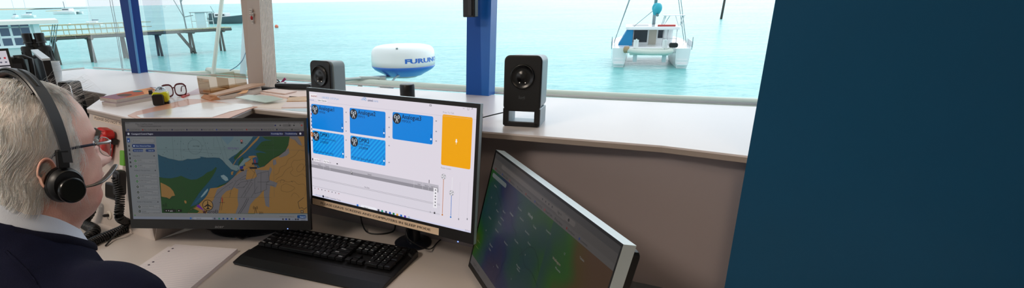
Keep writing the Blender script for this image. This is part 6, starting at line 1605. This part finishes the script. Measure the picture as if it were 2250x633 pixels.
def skull(phi, i):
    """surface of head and neck: phi 0 = nose, +90 deg = his right ear; i counts rows downwards"""
    z, f, b, w = rowf(i)
    s_, c_ = math.sin(phi), math.cos(phi)
    top = max(0, min(1, (z - .02) / .09))
    px = .92; x = w * math.copysign(abs(s_) ** px, s_)
    if c_ > 0:
        p_ = .80 + .2 * top; y = YC + (f - YC) * c_ ** p_
    else: y = YC + (b - YC) * -(-c_) ** .95 * -1 if False else YC - (YC - b) * abs(c_) ** .92
    dy = 0; dx = 0; dz = 0
    if c_ > 0.05 and z < .06:
        ax = abs(x)
        dy += lerpt(NOSE, z) * gs(x, lerpt(NW, z)) * (1 if ax < .045 else 0)
        dy += .006 * gs(ax - .013, .007) * gs(z + .030, .008)             # alae
        dy += .0050 * gs(z - .029, .009) * gs(ax - .026, .020)           # brow
        dy -= .0095 * gs(z - .010, .011) * gs(ax - .031, .015)           # sockets
        dy += .0035 * gs(z - .006, .008) * gs(ax - .031, .012)           # lids over the ball
        dy -= .0022 * gs(z + .006, .004) * gs(ax - .032, .014)           # crease below the eye
        dy += .0045 * gs(z + .020, .015) * gs(ax - .043, .018)           # cheek
        fold = ax - (.022 + (-.030 - z) * .42)
        if -.075 < z < -.026: dy -= .0026 * gs(fold, .0045) * (1 - abs((z + .05) / .03) ** 2 if abs(z + .05) < .03 else 0)
        mouth = gs(ax, .024)
        dy += .0085 * gs(z + .0500, .0050) * mouth + .0075 * gs(z + .0640, .0055) * mouth - .0045 * gs(z + .0572, .0028) * mouth + .0035 * gs(z + .043, .01) * gs(ax, .03)
        dy -= .0030 * gs(z + .0735, .0045) * gs(ax, .022)
        dy += .0075 * gs(z + .088, .012) * gs(ax, .024)                  # chin
        jow = gs(z + .098, .014) * gs(ax - .040, .018); dy += .004 * jow; dx += math.copysign(.003, x) * jow
        dy -= .0028 * gs(z + .084, .02) * gs(ax - .031, .004)            # marionette crease
    if z < -.10:
        w2 = gs(z + .118, .010) * max(0, c_); dy += .006 * w2
        for zz in (-.133, -.150): dy -= .0018 * gs(z - zz - .01 * abs(s_), .0022) * (.4 + .6 * abs(c_)); 
    if abs(s_) > .3 and c_ < .75:
        t2 = gs(z + .065, .03) * gs(phi % (2 * PI) - 1.05, .5)
        dx += math.copysign(.002, x) * t2
    n_ = noise.noise(Vector((x * 60, y * 60, z * 60))) * .0006 + noise.noise(Vector((x * 22, y * 22, z * 22 + 5))) * .0010
    k = 1 + n_ / .08
    return Vector((x * k + dx, YC + (y - YC) * k + dy, z + dz))
NP, NR = 176, 190
IM = len(ROWS) - 1
def ri(j): 
    # more rows through the face
    t_ = j / NR
    return t_ * IM
phis = []
for j in range(NP):
    a = -PI + 2 * PI * j / NP
    phis.append(a - .42 * math.sin(a))     # denser at the front
mb = MB(); vs = []
for i in range(NR + 1):
    for a in phis: vs.append(skull(a, ri(i)))
fs = []
for i in range(NR):
    for j in range(NP): fs.append((i * NP + j, i * NP + (j + 1) % NP, (i + 1) * NP + (j + 1) % NP, (i + 1) * NP + j))
fs = [f[::-1] for f in fs]
fs.append(tuple(range(NP)))
# ears
def ear(mb, side):
    n, m_ = 20, 28; E_ = []
    for i in range(n + 1):
        r_i = i / n
        for j in range(m_):
            a = 2 * PI * j / m_
            ex = .0145 * r_i * math.cos(a) * (1.12 if math.sin(a) > 0 else .82); ez = .027 * r_i * math.sin(a)
            h = .006 + .012 * max(0, (r_i)) ** 1.2 * (.55 + .45 * (-math.cos(a) * .5 + .5)) + .0045 * gs(r_i - .88, .1) - .009 * gs(r_i - .45, .25) * (1 if math.sin(a) > -.6 else .3)
            E_.append(Vector((side * (.0725 + h * .8), -.038 + ex, -.026 + ez)))
    for j in range(m_):
        a = 2 * PI * j / m_; E_.append(Vector((side * .068, -.034 + .012 * math.cos(a), -.028 + .024 * math.sin(a))))
    f_ = []
    for i in range(n + 1):
        for j in range(m_): f_.append((i * m_ + j, i * m_ + (j + 1) % m_, (i + 1) * m_ + (j + 1) % m_, (i + 1) * m_ + j))
    if side < 0: f_ = [f[::-1] for f in f_]
    mb.add(E_, f_)
mb.add(vs, fs)
ear(mb, 1); ear(mb, -1)
m_skin = mat('skin_ruddy', (232, 184, 166), .42, var=.12, vscale=38, bump=.25, bscale=420, sss=.12)
# ruddier patches and age spots come from the skin itself
nt = m_skin.node_tree; bs = nt.nodes['Principled BSDF']
src_ = bs.inputs['Base Color'].links[0].from_socket
n_ = nt.nodes.new('ShaderNodeTexNoise'); n_.inputs['Scale'].default_value = 16; n_.inputs['Detail'].default_value = 6
tcn = nt.nodes.new('ShaderNodeTexCoord'); nt.links.new(tcn.outputs['Object'], n_.inputs['Vector'])
rpn = nt.nodes.new('ShaderNodeValToRGB'); rpn.color_ramp.elements[0].position = .42; rpn.color_ramp.elements[1].position = .70
rpn.color_ramp.elements[0].color = (0, 0, 0, 1); rpn.color_ramp.elements[1].color = (1, 1, 1, 1); nt.links.new(n_.outputs['Fac'], rpn.inputs[0])
mxx_ = nt.nodes.new('ShaderNodeMix'); mxx_.data_type = 'RGBA'; nt.links.new(rpn.outputs[0], mxx_.inputs[0]); nt.links.new(src_, mxx_.inputs[6]); mxx_.inputs[7].default_value = lin((214, 146, 130)); nt.links.new(mxx_.outputs[2], bs.inputs['Base Color'])
m_lip = mat('lip_tone', (190, 112, 104), .45, var=.06)

# hidden rest of the body, arms and hands: tapered limbs in the same mesh
BT = HC.copy(); BYAW = math.radians(-22)
RbH = (Rz(HYAW) @ Rx(-HPITCH)).inverted() @ Rz(BYAW)      # body axes expressed in the head frame
def bl_(x, y, z): return RbH @ Vector((x, y - .020, z))     # body-local relative to the head centre, in head frame
FL = -HC.z
SEAT = FL + .46
shR, shL = bl_(.168, -.022, -.258), bl_(-.168, -.022, -.258)
elR, elL = bl_(.245, .03, -.52), bl_(-.245, .03, -.52)
haR, haL = bl_(.10, .245, -.560), bl_(-.10, .245, -.560)
hipR, hipL = bl_(.09, -.06, SEAT + .06), bl_(-.09, -.06, SEAT + .06)
knR, knL = bl_(.13, .40, SEAT + .05), bl_(-.13, .40, SEAT + .05)
anR, anL = bl_(.13, .36, FL + .09), bl_(-.13, .36, FL + .09)
def limb(mb, pts, rad, n=18): mb.tube(catmull(pts, 6), [rad[min(len(rad) - 2, int(k / 6))] * (1 - (k % 6) / 6) + rad[min(len(rad) - 1, int(k / 6) + 1)] * ((k % 6) / 6) for k in range((len(pts) - 1) * 6)] + [rad[-1]], n)
skin_extra = MB()
def hand(mb, wr, fwd, up, side):
    fwd = fwd.normalized(); sd_v = fwd.cross(up).normalized() * side
    up = sd_v.cross(fwd) * side; up.normalize()
    P = lambda f, s_, u: wr + fwd * f + sd_v * s_ + up * u
    # palm: a flattened tapering block
    mb.tube([P(-.02, 0, 0), P(.01, 0, .0), P(.04, .002, .004), P(.075, .002, .003), P(.092, .002, 0)], [.024, .027, .036, .040, .034], 16, flat=.42)
    for k, (o, L_) in enumerate(((-.030, .066), (-.010, .075), (.011, .070), (.031, .054))):
        b = P(.086, o, .002); mb.tube([b, b + fwd * L_ * .45 + up * .002, b + fwd * L_ * .8 - up * .010, b + fwd * L_ * .98 - up * .024], [.0095, .0088, .008, .0062], 10)
    b = P(.025, -.034, -.004); mb.tube([b, P(.055, -.054, -.010), P(.080, -.058, -.018), P(.095, -.053, -.024)], [.0125, .0105, .0098, .0075], 10)
hand(skin_extra, haR + (haR - elR).normalized() * .0, (haR - elR), Vector((0, 0, 1)), 1)
hand(skin_extra, haL + (haL - elL).normalized() * .0, (haL - elL), Vector((0, 0, 1)), -1)
limb(skin_extra, [elR.lerp(haR, .6), haR], [.03, .026]); limb(skin_extra, [elL.lerp(haL, .6), haL], [.03, .026])
limb(skin_extra, [bl_(0, -.01, -.14), bl_(0, -.01, -.25), bl_(0, -.02, -.45), bl_(0, -.02, -.60)], [.030, .040, .06, .06])
for sh_, el_, ha_ in ((shR, elR, haR), (shL, elL, haL)): limb(skin_extra, [bl_(0, -.02, -.30), sh_ + bl_(0, 0, -.02) - bl_(0, 0, 0), el_, el_.lerp(ha_, .7)], [.03, .028, .026, .026])
mb.add(skin_extra.v, skin_extra.f)
body = mb.build('person', [m_skin, m_lip], None, True, M=TH, merge=False)
tag(body, 'seated white-haired person in navy sweater and headset facing the monitors', 'person')
for p in body.data.polygons:
    c_ = p.center
    if c_.y > .05 and abs(c_.x) < .024 * (1 - abs((c_.z + .0572) / .014) * .3) and abs(c_.z + .0572) < .0105: p.material_index = 1
# eyes
for s_ in (-1, 1):
    e = MB().ell((s_ * .031, .0590, .009), (.0115, .0110, .0115), 20, 14).build('eye', mat('eye_white', (226, 214, 208), .15), body, True)
    MB().ell((s_ * .031, .0687, .009), (.0052, .0024, .0052), 14, 8).build('iris', mat('iris_grey', (70, 84, 96), .1), e, True)
# ---- hair
m_hair = mat('white_hair', (255, 253, 250), .5, var=.03, vscale=90, sss=.25)
m_hair2 = mat('hair_underlayer', (252, 240, 234), .7, var=.08, vscale=120, bump=.8, bscale=260)
def hairline(phi, z):
    """+1 well inside the hair, 0 at its edge"""
    a = abs(((phi + PI) % (2 * PI)) - PI)           # 0 front .. PI back
    # receding front: edge angle moves forward towards the top
    edge = 1.18 + .20 * max(0, min(1, (.06 - z) / .10)) - .25 * max(0, min(1, (z - .070) / .035))
    if -.052 < z < .022 and a < 1.62: edge = 1.20                                                        # sideburn in front of the ear
    if z < -.052: edge = 1.80
    bottom = -.102
    return min((a - edge) / .12, (z - bottom) / .012)
def surf_n(phi, i):
    p = skull(phi, i); a = skull(phi + .01, i) - p; b = skull(phi, i + .05) - p
    n = a.cross(b); n.normalize()
    if n.dot(p - Vector((0, YC, min(.05, p.z)))) < 0: n = -n
    return p, n
rr = random.Random(11)
# under layer
ul = MB(); NU, NV = 120, 90; grid = {}; UV = []
for i in range(NV + 1):
    for j in range(NU):
        a = 2 * PI * j / NU; ii = .0 + 17.0 * i / NV; z = rowf(ii)[0]; h = hairline(a, z)
        p, n = surf_n(a, ii); th_ = .0045 * max(0, min(1, h)) * (.35 if z > .085 else 1)
        th_ += .0018 * noise.noise(Vector((a * 14, ii * 1.2, 3))) * max(0, min(1, h))
        UV.append((p + n * (th_ - .0008), h, z))
vv = [u[0] for u in UV]; ff = []
for i in range(NV):
    for j in range(NU):
        idx = (i * NU + j, i * NU + (j + 1) % NU, (i + 1) * NU + (j + 1) % NU, (i + 1) * NU + j)
        if min(UV[k][1] for k in idx) > .15 and max(UV[k][2] for k in idx) < .098: ff.append(idx[::-1])
ul.add(vv, ff); hair = ul.build('hair', m_hair2, body, True)
st = MB(); cnt = 0
def strand(path, w0):
    n = len(path); V = []; 
    for k, p in enumerate(path):
        d = (path[min(k + 1, n - 1)] - path[max(k - 1, 0)]).normalized(); a = d.orthogonal().normalized(); b = d.cross(a); w_ = w0 * (1 - .75 * (k / (n - 1)) ** 2)
        for q_ in range(3): V.append(p + a * (w_ * math.cos(q_ * 2.094)) + b * (w_ * math.sin(q_ * 2.094)))
    st.add(V, [(k * 3 + q_, k * 3 + (q_ + 1) % 3, (k + 1) * 3 + (q_ + 1) % 3, (k + 1) * 3 + q_) for k in range(n - 1) for q_ in range(3)])
while cnt < 9000:
    a = rr.uniform(-PI, PI); ii = rr.uniform(.3, 15.2) if rr.random() < .93 else rr.uniform(.1, 4)
    if a < 0 and rr.random() < .45: a = -a            # more of them on the side that is seen
    z = rowf(ii)[0]; h = hairline(a, z)
    if h < 0: continue
    if z > .075 and rr.random() < .5 + .35 * noise.noise(Vector((a * 2, ii * .6, 2))): continue
    sg = 1 if a > 0 else -1
    L_ = rr.uniform(.030, .058) * (1 if z < .08 else 1.3); steps = 6; path = []; wob = rr.uniform(-.5, .5); lift = rr.uniform(.0015, .0065)
    cl_ = noise.noise(Vector((a * 3, ii * .8, 9)))
    aa, jj = a, ii
    for k in range(steps):
        t_ = k / (steps - 1); zz, f_, b_, w_ = rowf(jj)
        p, n = surf_n(aa, jj); hh_ = lift * math.sin(min(1, t_ * 1.4) * PI * .62) + .0014
        path.append(p + n * hh_)
        rad_ = max(.03, math.hypot(p.x, p.y - YC))
        drz = .010 if z < .08 else .008
        # mostly downwards, swept back, waving in clumps
        back = .35 + .5 * cl_ + wob * .3 + .35 * math.sin(jj * 1.1 + a * 2)
        if z > .070: back = .1 + .7 * cl_
        dzs = L_ / steps; slope_ = max(.004, abs(rowf(jj)[0] - rowf(jj + .5)[0]) * 2)
        jj += dzs / max(slope_, .009) * (.9 if z < .08 else .6); aa += sg * back * dzs / rad_
        if jj > 16.6: break
    if len(path) > 2:
        if path[-1].z < -.112: continue
        strand(path, rr.uniform(.00017, .00034)); cnt += 1
# wisps lifting off the front and crown
for k in range(34):
    a = rr.uniform(-.9, 1.5); ii = rr.uniform(1.2, 4.5); p, n = surf_n(a, ii); d = (Vector((rr.uniform(-.2, .6), rr.uniform(.3, 1), rr.uniform(-.1, .5)))).normalized(); L_ = rr.uniform(.02, .05)
    strand([p, p + n * .006 + d * L_ * .3, p + n * .010 + d * L_ * .7 - Vector((0, 0, .003)), p + n * .010 + d * L_ - Vector((0, 0, .012))], .00010)
for k in range(40):
    a = rr.uniform(.2, .9) ; ii = rr.uniform(2.6, 4.2); p, n = surf_n(a, ii); L_ = rr.uniform(.03, .055); d = Vector((.15, 1, rr.uniform(.25, .75))).normalized()
    strand([p, p + n * .004 + d * L_ * .35, p + d * L_ * .75 + n * .008 + Vector((0, 0, -.001)), p + d * L_ + n * .006 + Vector((0, 0, -.014))], .00011)
hs_ = st.build('hair', m_hair, body, True)
# eyebrows
eb = MB(); st = eb
st = MB()
for s_ in (-1, 1):
    for k in range(120):
        x = s_ * rr.uniform(.014, .050); z = .027 + .004 * gs(abs(x) - .03, .014) + rr.uniform(-.0035, .0035)
        y = None; best = 1e9
        for q_ in range(60):
            ph_ = (q_ / 60) * 1.2 * s_; p = skull(ph_, 7.1 + (.030 - z) / .014)
            if abs(p.x - x) < best: best = abs(p.x - x); y = p.y
        p = Vector((x, y, z)); d = Vector((s_ * rr.uniform(.4, 1), rr.uniform(.3, .9), rr.uniform(-.2, .5))).normalized(); L_ = rr.uniform(.006, .012)
        strand([p - d * .001, p + d * L_ * .5, p + d * L_ + Vector((s_ * .001, 0, -.002))], .00028)
st.build('eyebrows', mat('grey_brow_hair', (120, 112, 104), .6), body, True)
# ---- clothes
m_navyk = mat('navy_knit', (15, 18, 42), .9, var=.14, vscale=60, bump=.6, bscale=700, spec=.2)
m_shirt = mat('white_shirt', (214, 222, 236), .75, var=.03, bump=.3, bscale=500)
sw = MB()
torso = [(-.124, .040, -.108, .064), (-.140, .046, -.114, .074), (-.166, .054, -.120, .096), (-.20, .066, -.127, .128), (-.235, .085, -.134, .165), (-.28, .103, -.138, .190), (-.35, .125, -.140, .188), (-.45, .142, -.138, .188), (-.56, .150, -.135, .182), (-.66, .145, -.13, .185)]
def torso_ring(r_, n=56):
    z, f, b, w_ = r_; out = []
    for j in range(n):
        a = 2 * PI * j / n; c_, s_ = math.cos(a), math.sin(a)
        x = w_ * math.copysign(abs(s_) ** .85, s_); y = -.025 + ((f + .025) * abs(c_) ** .85 if c_ > 0 else -(-.025 - b) * abs(c_) ** .85)
        # shoulders sit lower than the neck line
        dz = -.030 * abs(s_) ** 3 * max(0, min(1, (z + .30) / .12)) * min(1, max(0, (-.14 - z) / .05))
        lift_b = -.056 * c_ * max(0, min(1, (z + .31) / .09))
        p = bl_(x, y, z + dz + lift_b); out.append(p)
    return out
R_ = []
fine = []
for (a, b) in zip(torso, torso[1:]):
    for k in range(4): t_ = k / 4; fine.append(tuple(a[q_] + (b[q_] - a[q_]) * t_ for q_ in range(4)))
fine.append(torso[-1])
vs = []
for r_ in fine: vs += torso_ring(r_)
n = 56; fs = [tuple(range(n))] + [(i * n + j, (i + 1) * n + j, (i + 1) * n + (j + 1) % n, i * n + (j + 1) % n) for i in range(len(fine) - 1) for j in range(n)] + [tuple(range((len(fine) - 1) * n, len(fine) * n))[::-1]]
sw.add(vs, fs)
limb(sw, [bl_(.08, -.038, -.226), shR, shR.lerp(elR, .5) + bl_(.02, -.01, 0), elR, elR.lerp(haR, .5), haR - (haR - elR).normalized() * .03], [.05, .078, .064, .055, .047, .038], 24)
limb(sw, [bl_(-.08, -.038, -.226), shL, shL.lerp(elL, .5) + bl_(-.02, -.01, 0), elL, elL.lerp(haL, .5), haL - (haL - elL).normalized() * .03], [.05, .078, .064, .055, .047, .038], 24)
swo = sw.build('sweater', m_navyk, body, True)
rm = swo.modifiers.new('r', 'REMESH'); rm.mode = 'VOXEL'; rm.voxel_size = .0075; rm.use_smooth_shade = True
sm = swo.modifiers.new('s', 'SMOOTH'); sm.factor = .6; sm.iterations = 9
tx_ = bpy.data.textures.new('folds', 'CLOUDS'); tx_.noise_scale = .09
dm = swo.modifiers.new('d', 'DISPLACE'); dm.texture = tx_; dm.strength = .012; dm.mid_level = .5
sm_ = MB()
for s_ in (1, -1):
    P = catmull([bl_(s_ * .058, -.105, -.125), bl_(s_ * .095, -.100, -.175), bl_(s_ * .128, -.112, -.235), bl_(s_ * .150, -.115, -.30), bl_(s_ * .155, -.10, -.37)], 10)
    sm_.tube(P, .0022, 6)
so_ = sm_.build('shoulder_seam', m_navyk, body, True)
sw_m = so_.modifiers.new('w', 'SHRINKWRAP'); sw_m.target = swo; sw_m.wrap_method = 'NEAREST_SURFACEPOINT'; sw_m.wrap_mode = 'ABOVE_SURFACE'; sw_m.offset = .0012
# neckband of the sweater and shirt collar as tilted loops round the neck
def neckloop(r0, z_f, z_b, wx, yf, yb, n=48):
    out = []
    for j in range(n):
        a = 2 * PI * j / n; c_, s_ = math.cos(a), math.sin(a)
        y = -.02 + (yf + .02) * c_ if c_ > 0 else -.02 + (-.02 - yb) * c_
        zz = z_b + (z_f - z_b) * (.5 + .5 * c_)
        out.append(bl_(wx * s_, y, zz))
    return out
def bandmesh(loops, closed=True):
    n = len(loops[0]); vs = [p for l in loops for p in l]; K = len(loops)
    return vs, [(i * n + j, i * n + (j + 1) % n, ((i + 1) % K) * n + (j + 1) % n, ((i + 1) % K) * n + j) for i in range(K) for j in range(n)]
cl1 = neckloop(0, -.180, -.066, .0630, .044, -.104); cl2 = neckloop(0, -.156, -.046, .0585, .038, -.099); cl3 = neckloop(0, -.155, -.045, .0560, .035, -.096); cl4 = neckloop(0, -.19, -.09, .060, .040, -.100); cl5 = neckloop(0, -.196, -.080, .070, .050, -.112); 
mbc = MB(); v_, f_ = bandmesh([cl2, cl1, cl5, cl4, cl3]); mbc.add(v_, f_); o = mbc.build('shirt_collar', m_shirt, body, True)
sb_ = o.modifiers.new('s', 'SUBSURF'); sb_.levels = 1; sb_.render_levels = 2
L1 = neckloop(0, -.183, -.080, .0660, .047, -.108); L2 = neckloop(0, -.182, -.077, .0700, .051, -.113); L3 = neckloop(0, -.194, -.089, .0770, .058, -.122); L4 = neckloop(0, -.208, -.110, .074, .052, -.114)
mbc = MB(); v_, f_ = bandmesh([L1, L2, L3, L4]); mbc.add(v_, f_); o = mbc.build('sweater_neckband', mat('navy_rib', (13, 15, 35), .9, var=.1, vscale=200, bump=.8, bscale=900, spec=.2), body, True)
sb_ = o.modifiers.new('s', 'SUBSURF'); sb_.levels = 1; sb_.render_levels = 2
tr = MB(); m_tr = mat('dark_trousers', (34, 36, 44), .85, bump=.4, bscale=300)
for hp, kn, an in ((hipR, knR, anR), (hipL, knL, anL)): limb(tr, [hp + bl_(0, -.05, 0), hp.lerp(kn, .5), kn, kn.lerp(an, .5) + bl_(0, .01, 0), an + bl_(0, 0, -.02)], [.095, .088, .070, .060, .055], 20)
tr.ell(bl_(0, -.06, SEAT + .08), (.17, .13, .11), 24, 14)
o = tr.build('trousers', m_tr, body, True)
for an in (anR, anL):
    sh = MB(); f0 = an + bl_(0, 0, -.055); sh.tube([f0 + bl_(0, -.06, 0), f0 + bl_(0, 0, .0), f0 + bl_(0, .08, -.008), f0 + bl_(0, .17, -.012), f0 + bl_(0, .20, -.016)], [.028, .040, .042, .036, .018], 16, flat=.8); sh.build('shoe', m_black, body, True)
# ---- headset
t = thing('headset', 'black over-ear headset with a silver boom microphone worn by the seated person', 'headset', M=TH)
m_hs = mat('headset_black', (17, 18, 20), .42, var=.05); m_hsg = mat('headset_grey', (66, 68, 72), .35, var=.05); m_pad = mat('leatherette', (12, 13, 15), .4, bump=.3, bscale=300)
CY, CZ = -.018, -.045
KC = .80
Rc = Ry(PI / 2)
for s_ in (1, -1):
    Rs = Ry(PI / 2 * s_)
    MB().lathe([(.012 * KC, .0), (.026 * KC, .0), (.033 * KC, .004), (.038 * KC, .010), (.036 * KC, .015), (.028 * KC, .016), (0, .016)], (s_ * .0765, CY, CZ), 36, Rs, sy=.92).build('ear_cushion', m_pad, t, True, angle=60)
    MB().lathe([(0, .014), (.033 * KC, .014), (.036 * KC, .018), (.0345 * KC, .025), (.030 * KC, .029), (.0285 * KC, .028), (0, .028)], (s_ * .0765, CY, CZ), 40, Rs, sy=.95).build('ear_cup', m_hs, t, True, angle=35)
    MB().lathe([(0, .027), (.0245 * KC, .027), (.0262 * KC, .030), (.0262 * KC, .036), (.0245 * KC, .038), (.0225 * KC, .0385), (.022 * KC, .0377), (0, .0377)], (s_ * .0765, CY + .001, CZ - .007), 40, Rs).build('cup_cap', mat('cap_gloss_black', (12, 13, 15), .25, var=.03), t, True, angle=35)
    MB().box((s_ * .1010, CY - .004, CZ + .044), (.008, .018, .030)).build('slider', m_hs, t, bevel=.002)
def bandpt(a):
    """a from 0 right cup over the top to PI left cup"""
    x = .103 * math.cos(a); zt_ = .002 + .133 * math.sin(a); return Vector((x, CY + .001 - .012 * math.sin(a), zt_))
def ribbon(name, aa, w0, th, off, m_, slot=False):
    N_ = 40; mb = MB(); V = []
    for k in range(N_ + 1):
        a = aa[0] + (aa[1] - aa[0]) * k / N_; p = bandpt(a); tn = (bandpt(a + .01) - bandpt(a - .01)).normalized(); wd_ = Vector((0, 1, -.10)).normalized(); nn = tn.cross(wd_).normalized()
        if nn.dot(p - Vector((0, CY, -.02))) < 0: nn = -nn
        w_ = w0(a) if callable(w0) else w0
        for (sx_, sn_) in ((-1, 0), (-.85, 1), (.85, 1), (1, 0), (.85, -.6), (-.85, -.6)): V.append(p + wd_ * (w_ / 2 * sx_) + nn * (off + th / 2 * sn_))
    f_ = [(k * 6 + j, k * 6 + (j + 1) % 6, (k + 1) * 6 + (j + 1) % 6, (k + 1) * 6 + j) for k in range(N_) for j in range(6)] + [(0, 1, 2, 3, 4, 5), tuple(N_ * 6 + j for j in range(6))[::-1]]
    return mb.add(V, f_).build(name, m_, t, True, angle=50)
ribbon('headband', (-.07, PI + .07), lambda a: .017 + .007 * math.sin(max(0, min(PI, a))), .0045, 0, m_hsg)
ribbon('band_pad', (.85, PI - .85), .026, .007, -.006, m_pad)
ribbon('band_slot', (.95, 1.42), .006, .001, .0027, m_hs); ribbon('band_slot', (PI - 1.42, PI - .95), .006, .001, .0027, m_hs)
# boom
P = catmull([unp(p) for p in ((.109, -.004, -.050), (.110, .012, -.0505), (.106, .030, -.0480), (.098, .049, -.041), (.088, .066, -.034))], 6)
bm_ = MB(); N_ = len(P)
bm_.tube(P, [.0026 + (.0026 if k > 7 else .0003 * k) * (1 if k < N_ - 2 else .7) for k in range(N_)], 10, flat=.55)
bm_.build('microphone_boom', mat('boom_steel', (120, 118, 116), .25, metal=.85, var=.04), t, True)
# ---- glasses
t = thing('eyeglasses', 'thin silver-rimmed eyeglasses with dark arms worn by the seated person', 'glasses', M=TH)
m_rim = mat('silver_rim', (176, 172, 168), .22, metal=.9)
GY = .090; GZ = .006
for s_ in (-1, 1):
    lp = [(s_ * .034 + p[0], GY - .25 * max(0, abs(s_ * .034 + p[0]) - .03) , p[2]) for p in lens_loop(0, GZ - .003, .046, .034, 28)]
    MB().tube(lp, .0009, 6).build('rim', m_rim, t, True)
    MB().add([Vector(p) for p in lp[:-1]], [tuple(range(28))]).build('lens', glass_mat('eyeglass_lens', (232, 238, 234), .16), t)
    MB().tube(catmull([(s_ * .056, GY - .008, GZ + .010), (s_ * .066, GY - .012, GZ + .011), (s_ * .0725, GY - .020, GZ + .0105), (s_ * .0755, GY - .045, GZ + .009)], 6), .0019, 8, flat=1.4).build('hinge', m_rim, t, True)
    MB().tube(catmull([(s_ * .0755, GY - .045, GZ + .009), (s_ * .0790, GY - .08, GZ + .006), (s_ * .0800, GY - .105, GZ + .003), (s_ * .079, GY - .118, GZ - .008)], 6), .0018, 8, flat=1.3).build('temple', mat('navy_temple', (26, 28, 52), .3), t, True)
MB().tube(catmull([(-.012, GY - .001, GZ + .003), (0, GY + .004, GZ + .007), (.012, GY - .001, GZ + .003)], 5), .001, 6).build('bridge', m_rim, t, True)
# ---- swivel chair
ch = TH @ bl_(0, -.05, FL); t = thing('office_chair', 'black swivel chair under the seated person', 'chair', M=TR((ch.x, ch.y, 0), Rz(BYAW)))
m_fab = mat('chair_fabric', (30, 32, 38), .9, bump=.5, bscale=300)
MB().rbox((0, 0, .425), (.46, .44, .07), .08, n=5).build('seat', m_fab, t); MB().rbox((0, -.25, .70), (.42, .05, .40), .08, axis='y', n=5).build('backrest', m_fab, t)
MB().box((0, -.24, .46), (.06, .02, .2)).build('back_bracket', m_black, t); MB().lathe([(.03, .09), (.03, .3), (.022, .3), (.022, .39)], n=16).build('column', m_chrome, t, True, angle=40)
for k in range(5):
    a = k * 2 * PI / 5 + .3; MB().tube([(0, 0, .10), (.27 * math.cos(a), .27 * math.sin(a), .06)], [.026, .016], 8).build('base_arm', m_black, t)
    MB().lathe([(.024, -.011), (.025, .011)], (.27 * math.cos(a), .27 * math.sin(a), .026), 14, Ry(PI / 2)).build('caster', m_black, t)
# ------------------------------------------------------------------ shared group phrases for repeats
GROUPS = {'desktop_speaker': 'desktop speakers on the shelf', 'monitor': 'monitors on the work places', 'ceiling_light': 'ceiling light panels', 'label_sticker': 'labels on the pillar',
          'halyard_rope': 'ropes hanging outside the left pane', 'magazine': 'magazines on the shelf corner', 'paper_stack': 'paper stacks on the shelf', 'envelope': 'envelopes on the shelf',
          'sailing_yacht': 'yachts moored far out', 'distant_boat': 'distant boats near the top edge', 'mooring_buoy': 'mooring buoys', 'monitor_cable': 'cables behind the bright monitor'}
for o in list(bpy.data.objects):
    if o.parent is None and 'category' in o:
        g = GROUPS.get(o.name.split('.')[0])
        if g: o['group'] = g
